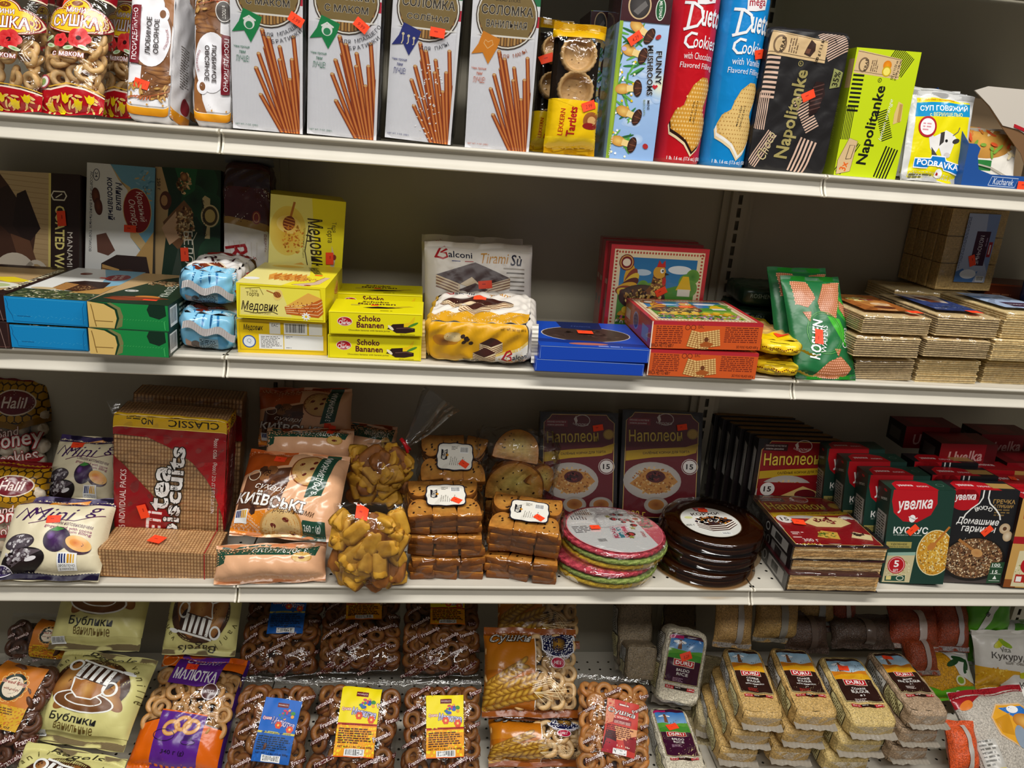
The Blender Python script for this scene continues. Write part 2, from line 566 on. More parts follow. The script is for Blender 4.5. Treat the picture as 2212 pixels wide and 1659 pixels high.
# ------------------------------------------------------------------ shelf plan (metres, radians)
# package: x, y, z, yaw, lean, roll, width, height, depth
PLAN = {
	'sushkaA': (-0.297, 0.0705, 0.3316, -0.2181, 0.2612, -0.002, 0.0995, 0.1965, 0.045),
	'sushkaB': (-0.2121, 0.0659, 0.3328, -0.1163, 0.4242, -0.0044, 0.0902, 0.2175, 0.05),
	'sushkaC': (-0.178, 0.141, 0.3335, -0.1612, 0.4256, -0.0184, 0.0713, 0.2308, 0.045),
	'sushkaD': (-0.2905, 0.161, 0.3339, -0.1459, 0.3188, -0.0253, 0.0452, 0.2042, 0.045),
	'posidA': (-0.1027, 0.046, 0.3334, -0.0789, 0.2285, 0.0332, 0.0639, 0.1883, 0.075),
	'posidB': (-0.0952, 0.1511, 0.3342, -0.032, 0.1771, 0.07, 0.0332, 0.2054, 0.06),
	'posidC': (-0.0173, 0.0604, 0.3311, -0.0546, 0.1498, 0.0174, 0.0573, 0.1929, 0.07),
	'solA': (0.0645, 0.0455, 0.3315, -0.0641, 0.0117, 0.014, 0.0991, 0.2416, 0.034),
	'solB': (0.169, 0.0454, 0.3313, -0.1118, 0.0134, 0.0243, 0.1014, 0.2424, 0.034),
	'solC': (0.2789, 0.051, 0.3335, -0.1251, 0.0183, 0.0405, 0.098, 0.2403, 0.034),
	'solD': (0.3967, 0.0446, 0.3291, -0.0732, 0.0022, 0.0044, 0.0958, 0.2447, 0.034),
	'tartA': (0.5073, 0.0552, 0.3305, 0.0724, 0.079, 0.0184, 0.0793, 0.1828, 0.04),
	'tartB': (0.4803, 0.1206, 0.3317, 0.1283, 0.1493, 0.0386, 0.0595, 0.1979, 0.04),
	'mushA': (0.6011, 0.0487, 0.3272, -0.004, -0.0008, -0.0041, 0.0743, 0.2349, 0.09),
	'mushB': (0.574, 0.1604, 0.3312, 0.0092, 0.0047, -0.0524, 0.0445, 0.2175, 0.09),
	'gulA': (0.6836, 0.0787, 0.3271, -0.0142, -0.001, -0.0073, 0.0721, 0.2543, 0.06),
	'gulB': (0.757, 0.0787, 0.327, -0.0185, -0.0029, 0.0029, 0.0739, 0.2516, 0.06),
	'napA': (0.8566, 0.0581, 0.326, -0.0057, -0.0073, 0.0049, 0.1314, 0.2088, 0.055),
	'napB': (0.9914, 0.0593, 0.3283, 0.0248, 0.0046, -0.0181, 0.1067, 0.1896, 0.05),
	'podr': (1.1045, 0.0551, 0.3302, 0.0531, 0.2117, 0.0262, 0.1139, 0.1389, 0.012),
	'kuch': (1.2128, 0.0426, 0.3252, 0.0436, 0.0836, 0.0075, 0.1367, 0.0674, 0.13),
	'kbox': (1.3622, 0.2507, 0.3325, -0.0277, 0.0576, -0.0915, 0.1227, 0.158, 0.08),
	'coatU': (-0.402, 0.2435, 0.0102, -0.1111, 0.2483, -0.0248, 0.1875, 0.2276, 0.04),
	'mishU': (-0.2473, 0.2444, 0.0109, -0.0666, 0.2337, 0.0052, 0.1173, 0.249, 0.045),
	'belU': (-0.1287, 0.2461, 0.0097, -0.1037, 0.2014, -0.0168, 0.1161, 0.2508, 0.045),
	'rollU': (-0.0269, 0.2443, 0.0043, 0.0105, 0.0652, 0.0354, 0.0835, 0.2711, 0.05),
	'rollL2': (-0.0325, 0.0153, 0.003, 0.043, 0.0111, 0.0763, 0.0886, 0.0609, 0.2),
	'rollL1': (-0.0347, 0.0357, 0.07, 0.0418, 0.0117, 0.0419, 0.0865, 0.0554, 0.2),
	'mishL2': (-0.2469, -0.0022, 0.003, 0.0103, 0.0048, 0.0147, 0.1057, 0.0347, 0.2),
	'mishL1': (-0.2464, -0.002, 0.0399, 0.0119, 0.0052, 0.0193, 0.1115, 0.0394, 0.2),
	'belL2': (-0.1294, -0.018, 0.003, 0.0146, 0.0049, 0.0216, 0.1098, 0.0389, 0.2),
	'belL1': (-0.1288, -0.012, 0.0413, 0.0272, 0.0086, 0.0172, 0.1103, 0.0388, 0.2),
	'coatL2': (-0.3611, -0.0054, 0.003, 0.0499, 0.0212, 0.0272, 0.1212, 0.0401, 0.2),
	'coatL1': (-0.3601, -0, 0.0428, 0.0203, 0.0122, 0.0093, 0.1181, 0.0403, 0.2),
	'medU': (0.0817, 0.2018, 0.0012, 0.2032, -0, 0.0627, 0.1237, 0.226, 0.09),
	'medL2': (0.0816, 0.0245, 0.003, 0.0156, 0.0027, -0.004, 0.1346, 0.053, 0.17),
	'medL1': (0.0838, 0.01, 0.0611, -0.0176, -0.0032, 0.0102, 0.1307, 0.053, 0.17),
	'schoB2': (0.2238, 0.0142, 0.003, -0.0023, 0.0002, -0.0057, 0.144, 0.0375, 0.1),
	'schoB1': (0.2256, 0.006, 0.0447, -0.0006, -0.0004, -0.0139, 0.1418, 0.0358, 0.1),
	'schoA1': (0.221, 0.14, 0.0493, 0.0175, 0.0016, -0.0133, 0.1457, 0.0317, 0.1),
	'balU': (0.3954, 0.1866, 0.0012, 0.0547, 0.3188, -0.012, 0.1967, 0.1698, 0.035),
	'balV': (0.3855, 0.2476, 0.002, 0.0865, 0.2951, 0.0041, 0.192, 0.1714, 0.035),
	'balL': (0.3849, 0.004, 0.0035, -0.1376, -0.1083, -0.0435, 0.1621, 0.0837, 0.2),
	'blue2': (0.562, -0.012, 0.003, -0.003, -0, 0.0075, 0.1757, 0.02, 0.2),
	'blue1': (0.5672, -0.012, 0.0237, -0.0066, 0.0013, -0.0073, 0.176, 0.0223, 0.2),
	'henU': (0.7137, 0.18, 0.0024, -0.0183, 0.0236, -0.0087, 0.1799, 0.1819, 0.03),
	'henV': (0.7109, 0.2095, 0.001, -0.0444, 0, -0.0157, 0.1801, 0.1861, 0.03),
	'henW': (0.7121, 0.2396, -0.0002, -0.0619, -0, -0.0192, 0.1789, 0.1888, 0.03),
	'henL2': (0.7482, -0.0063, 0.003, -0.0208, 0.0062, -0.0098, 0.1805, 0.0434, 0.2),
	'henL1': (0.7479, -0.005, 0.0499, -0.0096, 0.0038, -0.0264, 0.1821, 0.044, 0.2),
	'yelL2': (0.8863, 0.004, 0.003, -0.0359, 0.0105, 0.0208, 0.0864, 0.0282, 0.2),
	'yelL1': (0.8849, -0, 0.0397, -0.0258, 0.0084, 0.0181, 0.0833, 0.0271, 0.2),
	'roshU': (0.9701, 0.0072, 0.0028, 0.0416, 0.604, -0.0255, 0.1095, 0.187, 0.03),
	'roshV': (0.9655, 0.0643, 0.0029, 0.0425, 0.5239, -0.0247, 0.113, 0.1862, 0.03),
	'w1c': (1.0775, 0.017, 0.003, -0.0329, 0.0176, -0.0461, 0.1069, 0.0371, 0.2),
	'w1b': (1.0648, 0.005, 0.0477, -0.0079, 0.0053, -0.0173, 0.1175, 0.0331, 0.2),
	'w1a': (1.0769, 0.012, 0.0855, 0.0131, -0.0062, -0.0041, 0.1237, 0.0297, 0.2),
	'w2c': (1.1943, 0.0177, 0.003, -0.0026, 0.0021, -0.0155, 0.116, 0.0415, 0.2),
	'w2b': (1.1898, 0.005, 0.0522, 0.0059, -0.0027, -0.0021, 0.1195, 0.0309, 0.2),
	'w2a': (1.2029, 0.012, 0.0873, 0.0042, -0.0031, 0.0049, 0.1157, 0.0342, 0.2),
	'w3c': (1.3328, 0.0272, 0.003, -0.0044, 0.0044, -0.0066, 0.1311, 0.0405, 0.2),
	'w3b': (1.3157, 0.005, 0.0507, -0.0052, 0.0048, -0.0101, 0.1265, 0.0373, 0.2),
	'w3a': (1.3287, 0.012, 0.0883, -0.0055, 0.0076, 0.0006, 0.1257, 0.0443, 0.2),
	'moloU': (1.363, 0.2569, 0.1261, 0.0208, 0.1954, -0.0199, 0.1194, 0.1585, 0.03),
	'w4': (1.2572, 0.19, 0.1243, 0.0269, -0.0141, -0.0127, 0.197, 0.0256, 0.14),
	'honB': (-0.5194, 0.3335, -0.3935, 0.0062, 0.2556, -0.012, 0.1526, 0.2304, 0.09),
	'honF': (-0.405, 0.0862, -0.3947, -0.0083, 0.3568, 0.023, 0.1256, 0.1576, 0.09),
	'plumB': (-0.3029, 0.13, -0.3316, 0.0279, 0.736, 0.0429, 0.1142, 0.1336, 0.06),
	'plumF': (-0.2974, -0.0025, -0.3922, 0.0462, 0.8156, 0.0305, 0.1567, 0.1399, 0.07),
	'etiB': (-0.1564, 0.2437, -0.4036, 0.0982, 0.0626, 0.0703, 0.1998, 0.2443, 0.09),
	'etiU': (-0.1365, 0.0988, -0.3578, 0.0685, 0.0222, 0.0722, 0.1833, 0.2141, 0.07),
	'etiL': (-0.1314, 0.0177, -0.4, 0.0054, 0.0046, 0.0455, 0.1874, 0.0513, 0.12),
	'kyivE': (0.0734, 0.26, -0.2547, 0.0052, 0.3674, -0.0264, 0.1781, 0.1127, 0.07),
	'kyivD': (0.0902, 0.2, -0.2644, -0.0037, 0.6117, -0.0244, 0.1633, 0.0659, 0.06),
	'kyivF': (0.1981, 0.26, -0.2933, -0.021, 0.408, 0.0562, 0.0958, 0.0811, 0.05),
	'kyivU': (0.0693, 0.04, -0.3326, -0.0936, 0.8718, 0.0087, 0.1813, 0.1615, 0.08),
	'kyivL': (0.0554, 0.0034, -0.397, 0.019, 0.6479, -0.0359, 0.1834, 0.0641, 0.07),
	'cakeB': (0.2282, 0.16, -0.3207, -0.0012, 0.2518, -0.009, 0.1014, 0.1128, 0.09),
	'cakeF': (0.2219, 0.0106, -0.401, 0.0045, 0.022, -0.0141, 0.1202, 0.1523, 0.09),
	'n1': (0.6244, 0.2182, -0.3845, -0.1113, 0.3245, -0.0544, 0.1607, 0.2206, 0.045),
	'n2': (0.7976, 0.2208, -0.3847, -0.0706, 0.3313, -0.0186, 0.1698, 0.2288, 0.045),
	'n3': (1.0844, 0.2225, -0.3891, 0.0923, 0.199, 0.0384, 0.1953, 0.1869, 0.035),
	'nl3': (1.0618, -0.007, -0.4, -0.0244, 0.0056, 0.002, 0.1794, 0.0344, 0.2),
	'nl2': (1.0712, 0.008, -0.3752, -0.0249, 0.004, 0.0048, 0.181, 0.0315, 0.2),
	'nl1': (1.0711, 0.008, -0.3436, 0.0013, -0.0032, 0.0071, 0.1883, 0.0285, 0.2),
	'kus': (1.2317, 0.0131, -0.3944, -0.1495, 0.0929, -0.0778, 0.116, 0.1877, 0.06),
	'gar': (1.3534, 0.0196, -0.3955, -0.1049, 0.0893, -0.0419, 0.1293, 0.1891, 0.05),
	'thr': (1.4738, 0.0013, -0.3945, -0.0758, 0.0922, -0.0108, 0.119, 0.1803, 0.06),
	'uvT': (1.4146, 0.18, -0.2235, -0.083, 0.0332, -0.0363, 0.1136, 0.0488, 0.12),
	'frZ': (-0.4457, -0.0259, -0.7698, -0.0185, 0.7804, 0.0288, 0.1762, 0.1916, 0.06),
	'frY': (-0.457, 0.2, -0.7233, -0.0226, 0.5429, 0.0199, 0.1127, 0.0973, 0.06),
	'bubF': (-0.3033, 0.02, -0.755, -0.0788, 0.9207, 0.088, 0.1797, 0.1612, 0.08),
	'bubB': (-0.3144, 0.15, -0.6501, -0.0174, 0.8141, 0.0137, 0.1686, 0.1145, 0.07),
	'bubC': (-0.1198, 0.15, -0.6618, -0.0178, 0.6476, 0.0208, 0.1394, 0.1247, 0.07),
	'bubL': (-0.297, -0.1036, -0.8188, -0.0867, 0.6994, 0.1139, 0.179, 0.1253, 0.07),
	'mal': (-0.1318, 0.0008, -0.8087, -0.0357, 0.9648, 0.0742, 0.1702, 0.2137, 0.07),
	'fr1': (0.0435, -0.064, -0.7767, -0.0224, 0.8429, 0.0339, 0.1416, 0.1835, 0.06),
	'fr2': (0.1941, -0.0655, -0.7784, -0.0268, 0.8446, 0.0407, 0.1624, 0.1829, 0.06),
	'fr3': (0.3587, -0.0667, -0.7799, -0.0022, 0.8473, 0.0033, 0.1507, 0.1824, 0.06),
	'fc1': (0.0264, 0.1556, -0.7287, 0.0225, 1.0381, -0.0061, 0.1638, 0.1712, 0.07),
	'fc2': (0.192, 0.1539, -0.718, 0.0551, 1.1626, 0.0005, 0.1713, 0.1749, 0.07),
	'fc3': (0.3596, 0.1513, -0.727, 0.0258, 1.1112, 0.015, 0.1687, 0.1802, 0.07),
	'earT': (0.5345, 0.05, -0.7326, -0.0191, 0.8109, 0.0142, 0.1919, 0.1689, 0.07),
	'earL': (0.5481, 0.0023, -0.8085, -0.0046, 0.9064, 0.0121, 0.1894, 0.0936, 0.07),
	'earB': (0.5667, 0.2, -0.6868, -0.0032, 0.7844, 0.0005, 0.1806, 0.1071, 0.07),
	'mak': (0.6814, -0.0659, -0.7789, -0.0427, 0.88, 0.0663, 0.1434, 0.1878, 0.055),
	'ricU': (0.8527, 0.1, -0.7536, -0.0808, 0.459, 0.1477, 0.0939, 0.1551, 0.06),
	'ricL': (0.832, -0.068, -0.776, -0.0255, 1.5701, 0.0256, 0.0836, 0.1948, 0.045),
	'b1': (0.9692, -0.0364, -0.6528, -0.0478, 1.4477, 0.0435, 0.0833, 0.1725, 0.047),
	'b2': (1.0767, -0.0365, -0.6521, -0.044, 1.4539, 0.0411, 0.0873, 0.1726, 0.047),
	'b3': (1.1919, -0.0497, -0.6656, -0.0216, 1.4173, 0.016, 0.0989, 0.1697, 0.047),
	'b4': (1.3097, -0.039, -0.651, -0.0094, 1.5225, 0.0096, 0.085, 0.1764, 0.047),
	'yach': (1.5275, -0.0962, -0.8132, 0.0904, 0.918, -0.028, 0.1819, 0.2066, 0.055),
	'pb1': (0.9849, 0.17, -0.6624, -0.0216, 0.424, 0.0602, 0.0874, 0.0855, 0.05),
	'pb2': (1.0858, 0.18, -0.6561, -0.0103, 0.3741, 0.0546, 0.1026, 0.0726, 0.05),
	'pb3': (1.1605, 0.17, -0.6763, -0.017, 0.6026, 0.0295, 0.1021, 0.0569, 0.05),
	'pb4': (1.1934, 0.22, -0.6411, -0.0081, 0.4534, 0.02, 0.0986, 0.0609, 0.05),
	'pb5': (1.2678, 0.23, -0.6673, -0.0046, 0.3988, 0.0128, 0.0737, 0.0677, 0.05),
	'pb6': (1.2971, 0.18, -0.6733, -0.0087, 0.7466, 0.0125, 0.1485, 0.0434, 0.05),
	'pb7': (1.4192, 0.18, -0.6762, -0.0382, 0.589, 0.0672, 0.1189, 0.0652, 0.05),
	'pb8': (1.5155, 0.18, -0.6809, -0.0135, 0.5125, 0.027, 0.0819, 0.0884, 0.05),
	'pb9': (1.4197, 0.13, -0.7036, -0.0139, 0.8867, 0.0237, 0.0736, 0.0593, 0.05),
	'corn': (1.4906, 0.12, -0.7659, -0.0079, 0.8074, 0.0184, 0.1323, 0.1064, 0.05),
	'grA': (1.6042, 0.2, -0.6506, -0.0059, 0.3554, 0.0268, 0.1096, 0.0783, 0.05),
	'grB': (1.6567, 0.19, -0.7298, -0.0105, 0.5213, 0.0248, 0.1633, 0.0731, 0.05),
	'whA': (1.6399, 0.13, -0.746, 0.008, 0.4791, 0.0094, 0.1762, 0.1082, 0.045),
	'whB': (1.6907, 0.07, -0.7848, 0.0108, 0.8183, -0.0154, 0.1694, 0.1034, 0.06),
	'len': (1.4034, -0.0602, -0.7902, -0.0254, 0.6578, 0.0378, 0.064, 0.0711, 0.04),
	'ricB': (0.7892, 0.2, -0.7455, -0.0064, 0.3941, -0.0058, 0.0785, 0.1484, 0.06),
	'ricC': (0.7883, 0.15, -0.7341, -0.0117, 0.4125, 0.0245, 0.0714, 0.075, 0.06),
}

# ------------------------------------------------------------------ things, parts, surfaces
def tag(o, label, cat, group=None, kind=None):
	o['label'] = label
	if cat:
		o['category'] = cat
	if group:
		o['group'] = group
	if kind:
		o['kind'] = kind
	return o

def empty(kind, loc, rot=(0, 0, 0), label=None, cat=None, group=None):
	o = bpy.data.objects.new(kind, None)
	o.empty_display_size = 0.02
	COL.objects.link(o)
	o.location = loc
	o.rotation_mode = 'YXZ'
	o.rotation_euler = rot
	if label:
		tag(o, label, cat, group)
	return o

def thing(k, kind, label, cat, group=None, **ov):
	"""an Empty at the base of package k of the shelf plan"""
	x, y, z, yaw, tilt, roll, w, h, d = PLAN[k]
	x, y, z = x + ov.get('dx', 0), y + ov.get('dy', 0), z + ov.get('dz', 0)
	o = empty(kind, (x, y, z), (-tilt, roll, yaw), label, cat, group)
	return o, ov.get('w', w), ov.get('h', h), ov.get('d', d)

def wrinkle(u, v, seed):
	a = seed * 1.7
	return (np.sin(u * 120 + 1.8 * np.sin(v * 70 + a) + a) * np.sin(v * 95 + 1.5 * np.sin(u * 80 + a * 2) + 2 * a)
			+ .45 * np.sin(u * 190 - v * 150 + 2 * np.sin(v * 50 + a)))

def soft_faces(w, h, d, e=None, wr=0.0, seed=1):
	"""the six faces of a carton or block pack as maps (u, v, lift) -> points; e rounds it, wr crumples it"""
	def deform(fn):
		def F(u, v, o=0.0):
			u, v = np.asarray(u, float), np.asarray(v, float)
			oo = o
			if wr:
				oo = o + wr * wrinkle(u, v, seed)
			P = fn(u, v, oo)
			if e:
				P0 = fn(u, v, 0.0)
				c, hf = np.array([0, d / 2, h / 2]), np.array([w / 2, d / 2, h / 2])
				k = (np.abs((P0 - c) / hf) ** e).sum(1) ** (-1.0 / e)
				P = c + (P - c) * k[:, None]
			return P
		return F
	S = lambda *a: np.stack(np.broadcast_arrays(*a), 1)
	return {'front': (deform(lambda u, v, o: S(u - w / 2, 0 * u - o, v)), w, h),
			'back': (deform(lambda u, v, o: S(w / 2 - u, d + o + 0 * u, v)), w, h),
			'top': (deform(lambda u, v, o: S(u - w / 2, v, h + o + 0 * u)), w, d),
			'bottom': (deform(lambda u, v, o: S(u - w / 2, d - v, -o + 0 * u)), w, d),
			'left': (deform(lambda u, v, o: S(-w / 2 - o + 0 * u, d - u, v)), d, h),
			'right': (deform(lambda u, v, o: S(w / 2 + o + 0 * u, u, v)), d, h)}

def grid_face(mb, F, W, H, nu, nv, col, mat, smooth=True):
	uu, vv = np.meshgrid(np.linspace(0, W, nu + 1), np.linspace(0, H, nv + 1))
	P = F(uu.ravel(), vv.ravel(), 0.0)
	f = [(j * (nu + 1) + i, j * (nu + 1) + i + 1, (j + 1) * (nu + 1) + i + 1, (j + 1) * (nu + 1) + i) for j in range(nv) for i in range(nu)]
	c = col if not callable(col) else [col(a, b) for a, b in zip(uu.ravel() / W, vv.ravel() / H)]
	mb.add(P, f, c, mat, smooth)

def pack(o, name, w, h, d, col, arts=None, mat='carton', e=None, wr=0.0, seed=1, cell=0.005, artmat=None):
	"""carton or block pack as one printed mesh; col: colour or {face: colour}; arts: {face: draw(Art)}"""
	mb = MB()
	fs = soft_faces(w, h, d, e, wr, seed)
	arts = arts or {}
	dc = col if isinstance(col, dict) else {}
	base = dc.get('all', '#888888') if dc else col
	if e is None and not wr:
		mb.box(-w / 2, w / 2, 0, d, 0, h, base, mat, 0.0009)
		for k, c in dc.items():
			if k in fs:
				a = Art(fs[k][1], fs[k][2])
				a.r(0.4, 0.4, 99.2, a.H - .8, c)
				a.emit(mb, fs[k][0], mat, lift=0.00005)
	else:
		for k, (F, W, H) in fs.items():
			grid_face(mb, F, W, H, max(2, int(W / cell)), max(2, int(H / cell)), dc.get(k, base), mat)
	for k, fn in arts.items():
		F, W, H = fs[k]
		a = Art(W, H)
		fn(a)
		if e is None and not wr:
			a.emit(mb, F, artmat or mat)
		else:
			a.emit(mb, F, artmat or mat, lift=0.0008, step=0.00007, edge=0.005)
	mb.build(name, o)
	return {k: fs[k][0] for k in fs}

def pillow_map(w, h, d, p=2.4, q=2.6, fin=0.012, wr=0.0012, seed=1, pin=0.05, back=False):
	"""front (or back) skin of a pillow bag standing on its lower seal, centre plane at y = 0"""
	sg = 1.0 if back else -1.0
	def core(u, v):
		s = np.clip(np.abs(2 * u / w - 1), 0, 1)
		t = np.clip((v - fin) / max(h - 2 * fin, 1e-4) * 2 - 1, -1, 1)
		B = np.sqrt(np.maximum(0, 1 - s ** p)) * np.sqrt(np.maximum(0, 1 - np.abs(t) ** q))
		T = d / 2 * B + 0.0006
		ends = np.abs(t) ** 4
		T = T + wr * wrinkle(u, v, seed) * (.35 + .65 * ends) * np.minimum(1, B * 4 + .15)
		x = (u - w / 2) * (1 - pin * (1 - np.abs(t) ** 3))
		z = v + 0.002 * np.sin(u * 60 + seed) * ends
		return np.stack([x, sg * T, z], 1)
	def F(u, v, o=0.0):
		u, v = np.asarray(u, float), np.asarray(v, float)
		P = core(u, v)
		if o:
			eps = 0.0015
			n = np.cross(core(u + eps, v) - core(u - eps, v), core(u, v + eps) - core(u, v - eps))
			n /= np.linalg.norm(n, axis=1)[:, None] + 1e-12
			n *= np.where(n[:, 1:2] * sg > 0, 1, -1)
			P = P + n * o
		return P
	return F

def bag(o, name, w, h, d, col, draw=None, mat='foil', p=2.4, q=2.6, fin=0.012, wr=0.0012, seed=1, pin=0.05,
		cell=0.0045, artmat=None, backcol=None, seals=(1, 1), sealcol=None, edge=0.005, step=0.00006):
	"""pillow bag: front and back skin, artwork on the front, crimped seal strips as parts"""
	F = pillow_map(w, h, d, p, q, fin, wr, seed, pin)
	B = pillow_map(w, h, d, p, q, fin, wr, seed + 3, pin, True)
	mb = MB()
	nu, nv = max(6, int(w / cell)), max(6, int(h / cell))
	grid_face(mb, F, w, h, nu, nv, col, mat)
	grid_face(mb, B, w, h, nu, nv, backcol or col, mat)
	if draw:
		a = Art(w, h)
		draw(a)
		a.emit(mb, F, artmat or ('foil' if mat.startswith('film') else mat), lift=0.0006 if wr < .002 else .0013, step=step, edge=edge)
	mb.build(name, o)
	for i, on in enumerate(seals):
		if on and fin > 0.004:
			sm = MB()
			n = 26
			z0 = (0 if i == 0 else h - fin)
			v, f = [], []
			nx = 12
			for j in range(n + 1):
				for k in range(nx + 1):
					xx = -w / 2 + w * k / nx
					yy = -0.0012 - (0.0005 if j % 2 else 0) + 0.0022 * math.sin(k * 1.1 + seed)* (abs(j - (n if i == 0 else 0)) / n)
					v.append((xx, yy, z0 + fin * j / n))
			for j in range(n):
				for k in range(nx):
					b = j * (nx + 1) + k
					f.append((b, b + 1, b + nx + 2, b + nx + 1))
			sc = sealcol or (col if not callable(col) else '#cccccc')
			cl = sc == 'clear'
			sm.add(v, f, '#ffffff' if cl else sc, 'filmhard' if cl else ('foil' if mat.startswith('film') else mat))
			sm.build('seal', o)
	return F

def label_on(o, F, u, v, w, h, draw, name='label', rot=0, mat='paper', lift=0.0011, edge=0.008, step=0.00004, curl=0.0):
	"""a printed sticker laid on surface F with its lower left corner at u, v"""
	a = Art(w, h)
	draw(a)
	ca, sa = math.cos(math.radians(rot)), math.sin(math.radians(rot))
	G = lambda x, y, off: F(u + x * ca - y * sa, v + x * sa + y * ca, off)
	mb = MB()
	a.emit(mb, G, mat, lift=lift, step=step, edge=edge)
	return mb.build(name, o)

def sticker(o, F, u, v, rot=0, txt=None, w=0.021, h=0.0125, lift=0.0022, edge=0.008):
	"""orange price sticker, centre at u, v"""
	def draw(a):
		a.r(0, 0, 100, a.H, '#ff4a22')
		if txt:
			a.t(txt, 52, a.H * .45, 52, a.H * .42, '#9c1c10', .01, sh=.2)
		else:
			a.tl(28, a.H * .5, 48, 1, 16, '#c02a14', seed=3)
	c, s = math.cos(math.radians(rot)), math.sin(math.radians(rot))
	return label_on(o, F, u - (w / 2) * c + (h / 2) * s, v - (w / 2) * s - (h / 2) * c, w, h, draw, 'price_sticker', rot, 'paper', lift, edge)

_RINGS = {}
def ring_mesh(R, r, col, hi, flat=.9):
	k = (round(R, 4), round(r, 4), col)
	if k not in _RINGS:
		mb = MB()
		n, m = 22, 9
		v, f, c = [], [], []
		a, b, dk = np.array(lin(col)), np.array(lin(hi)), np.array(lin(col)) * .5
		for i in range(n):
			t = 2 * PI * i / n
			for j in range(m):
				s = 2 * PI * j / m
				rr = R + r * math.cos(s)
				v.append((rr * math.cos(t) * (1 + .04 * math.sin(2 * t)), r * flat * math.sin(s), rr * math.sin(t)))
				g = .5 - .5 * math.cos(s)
				c.append(tuple(a * (1 - g * .55) + b * g * .55))  # highlight tone blended into the ring's colour
		for i in range(n):
			for j in range(m):
				f.append((i * m + j, i * m + (j + 1) % m, ((i + 1) % n) * m + (j + 1) % m, ((i + 1) % n) * m + j))
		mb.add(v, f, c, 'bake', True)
		o = mb.build('ring')
		_RINGS[k] = o.data
		bpy.data.objects.remove(o)
	return _RINGS[k]

def rings_in(o, w, h, d, R, r, col, hi, seed=1, p=2.4, q=2.6, fin=0.014, name='bread_ring', lay=2, skip=None, gap=.86):
	"""ring breads lying behind the front skin of a clear bag, every one a part"""
	rnd = random.Random(seed)
	me = ring_mesh(R, r, col, hi)
	st = (R + r) * 2 * gap
	nx, nz = max(2, int((w - .008) / st)), max(2, int((h - 2 * fin) / st))
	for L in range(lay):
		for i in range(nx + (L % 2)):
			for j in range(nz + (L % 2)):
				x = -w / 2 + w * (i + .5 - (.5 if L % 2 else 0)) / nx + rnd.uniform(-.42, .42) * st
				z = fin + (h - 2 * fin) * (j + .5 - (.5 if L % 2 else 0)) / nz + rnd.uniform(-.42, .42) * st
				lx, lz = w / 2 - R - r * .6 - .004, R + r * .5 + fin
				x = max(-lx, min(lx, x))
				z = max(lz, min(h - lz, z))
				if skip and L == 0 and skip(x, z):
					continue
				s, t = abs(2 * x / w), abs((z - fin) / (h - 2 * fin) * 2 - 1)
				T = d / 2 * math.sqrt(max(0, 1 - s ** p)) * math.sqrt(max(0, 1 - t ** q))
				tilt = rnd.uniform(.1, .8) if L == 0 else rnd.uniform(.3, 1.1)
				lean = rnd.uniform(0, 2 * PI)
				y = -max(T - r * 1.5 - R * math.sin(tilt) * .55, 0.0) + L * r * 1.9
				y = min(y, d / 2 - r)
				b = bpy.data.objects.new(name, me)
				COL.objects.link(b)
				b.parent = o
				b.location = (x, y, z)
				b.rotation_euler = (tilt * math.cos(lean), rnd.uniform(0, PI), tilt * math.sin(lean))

def can(a):  # unused faces stay plain
	return None

def hash_seed(s):
	return sum(ord(c) * (i + 1) for i, c in enumerate(s)) % 17

# ------------------------------------------------------------------ gondola shelving
CREAM, CREAM_SHADE = '#cbc5b7', '#b1aa98'  # second tone: the same cream with shade put into the colour
BAYX = [(-0.9144, 0.0), (0.0, 0.9144), (0.9144, 1.8288)]
BAYN = ['left', 'middle', 'right']
LEVEL = [(0.690, 0.032, 'upper'), (0.330, 0.032, 'top'), (0.003, 0.0, 'second'), (-0.400, 0.0, 'third'), (-0.818, -0.075, 'bottom')]
BACK = 0.372

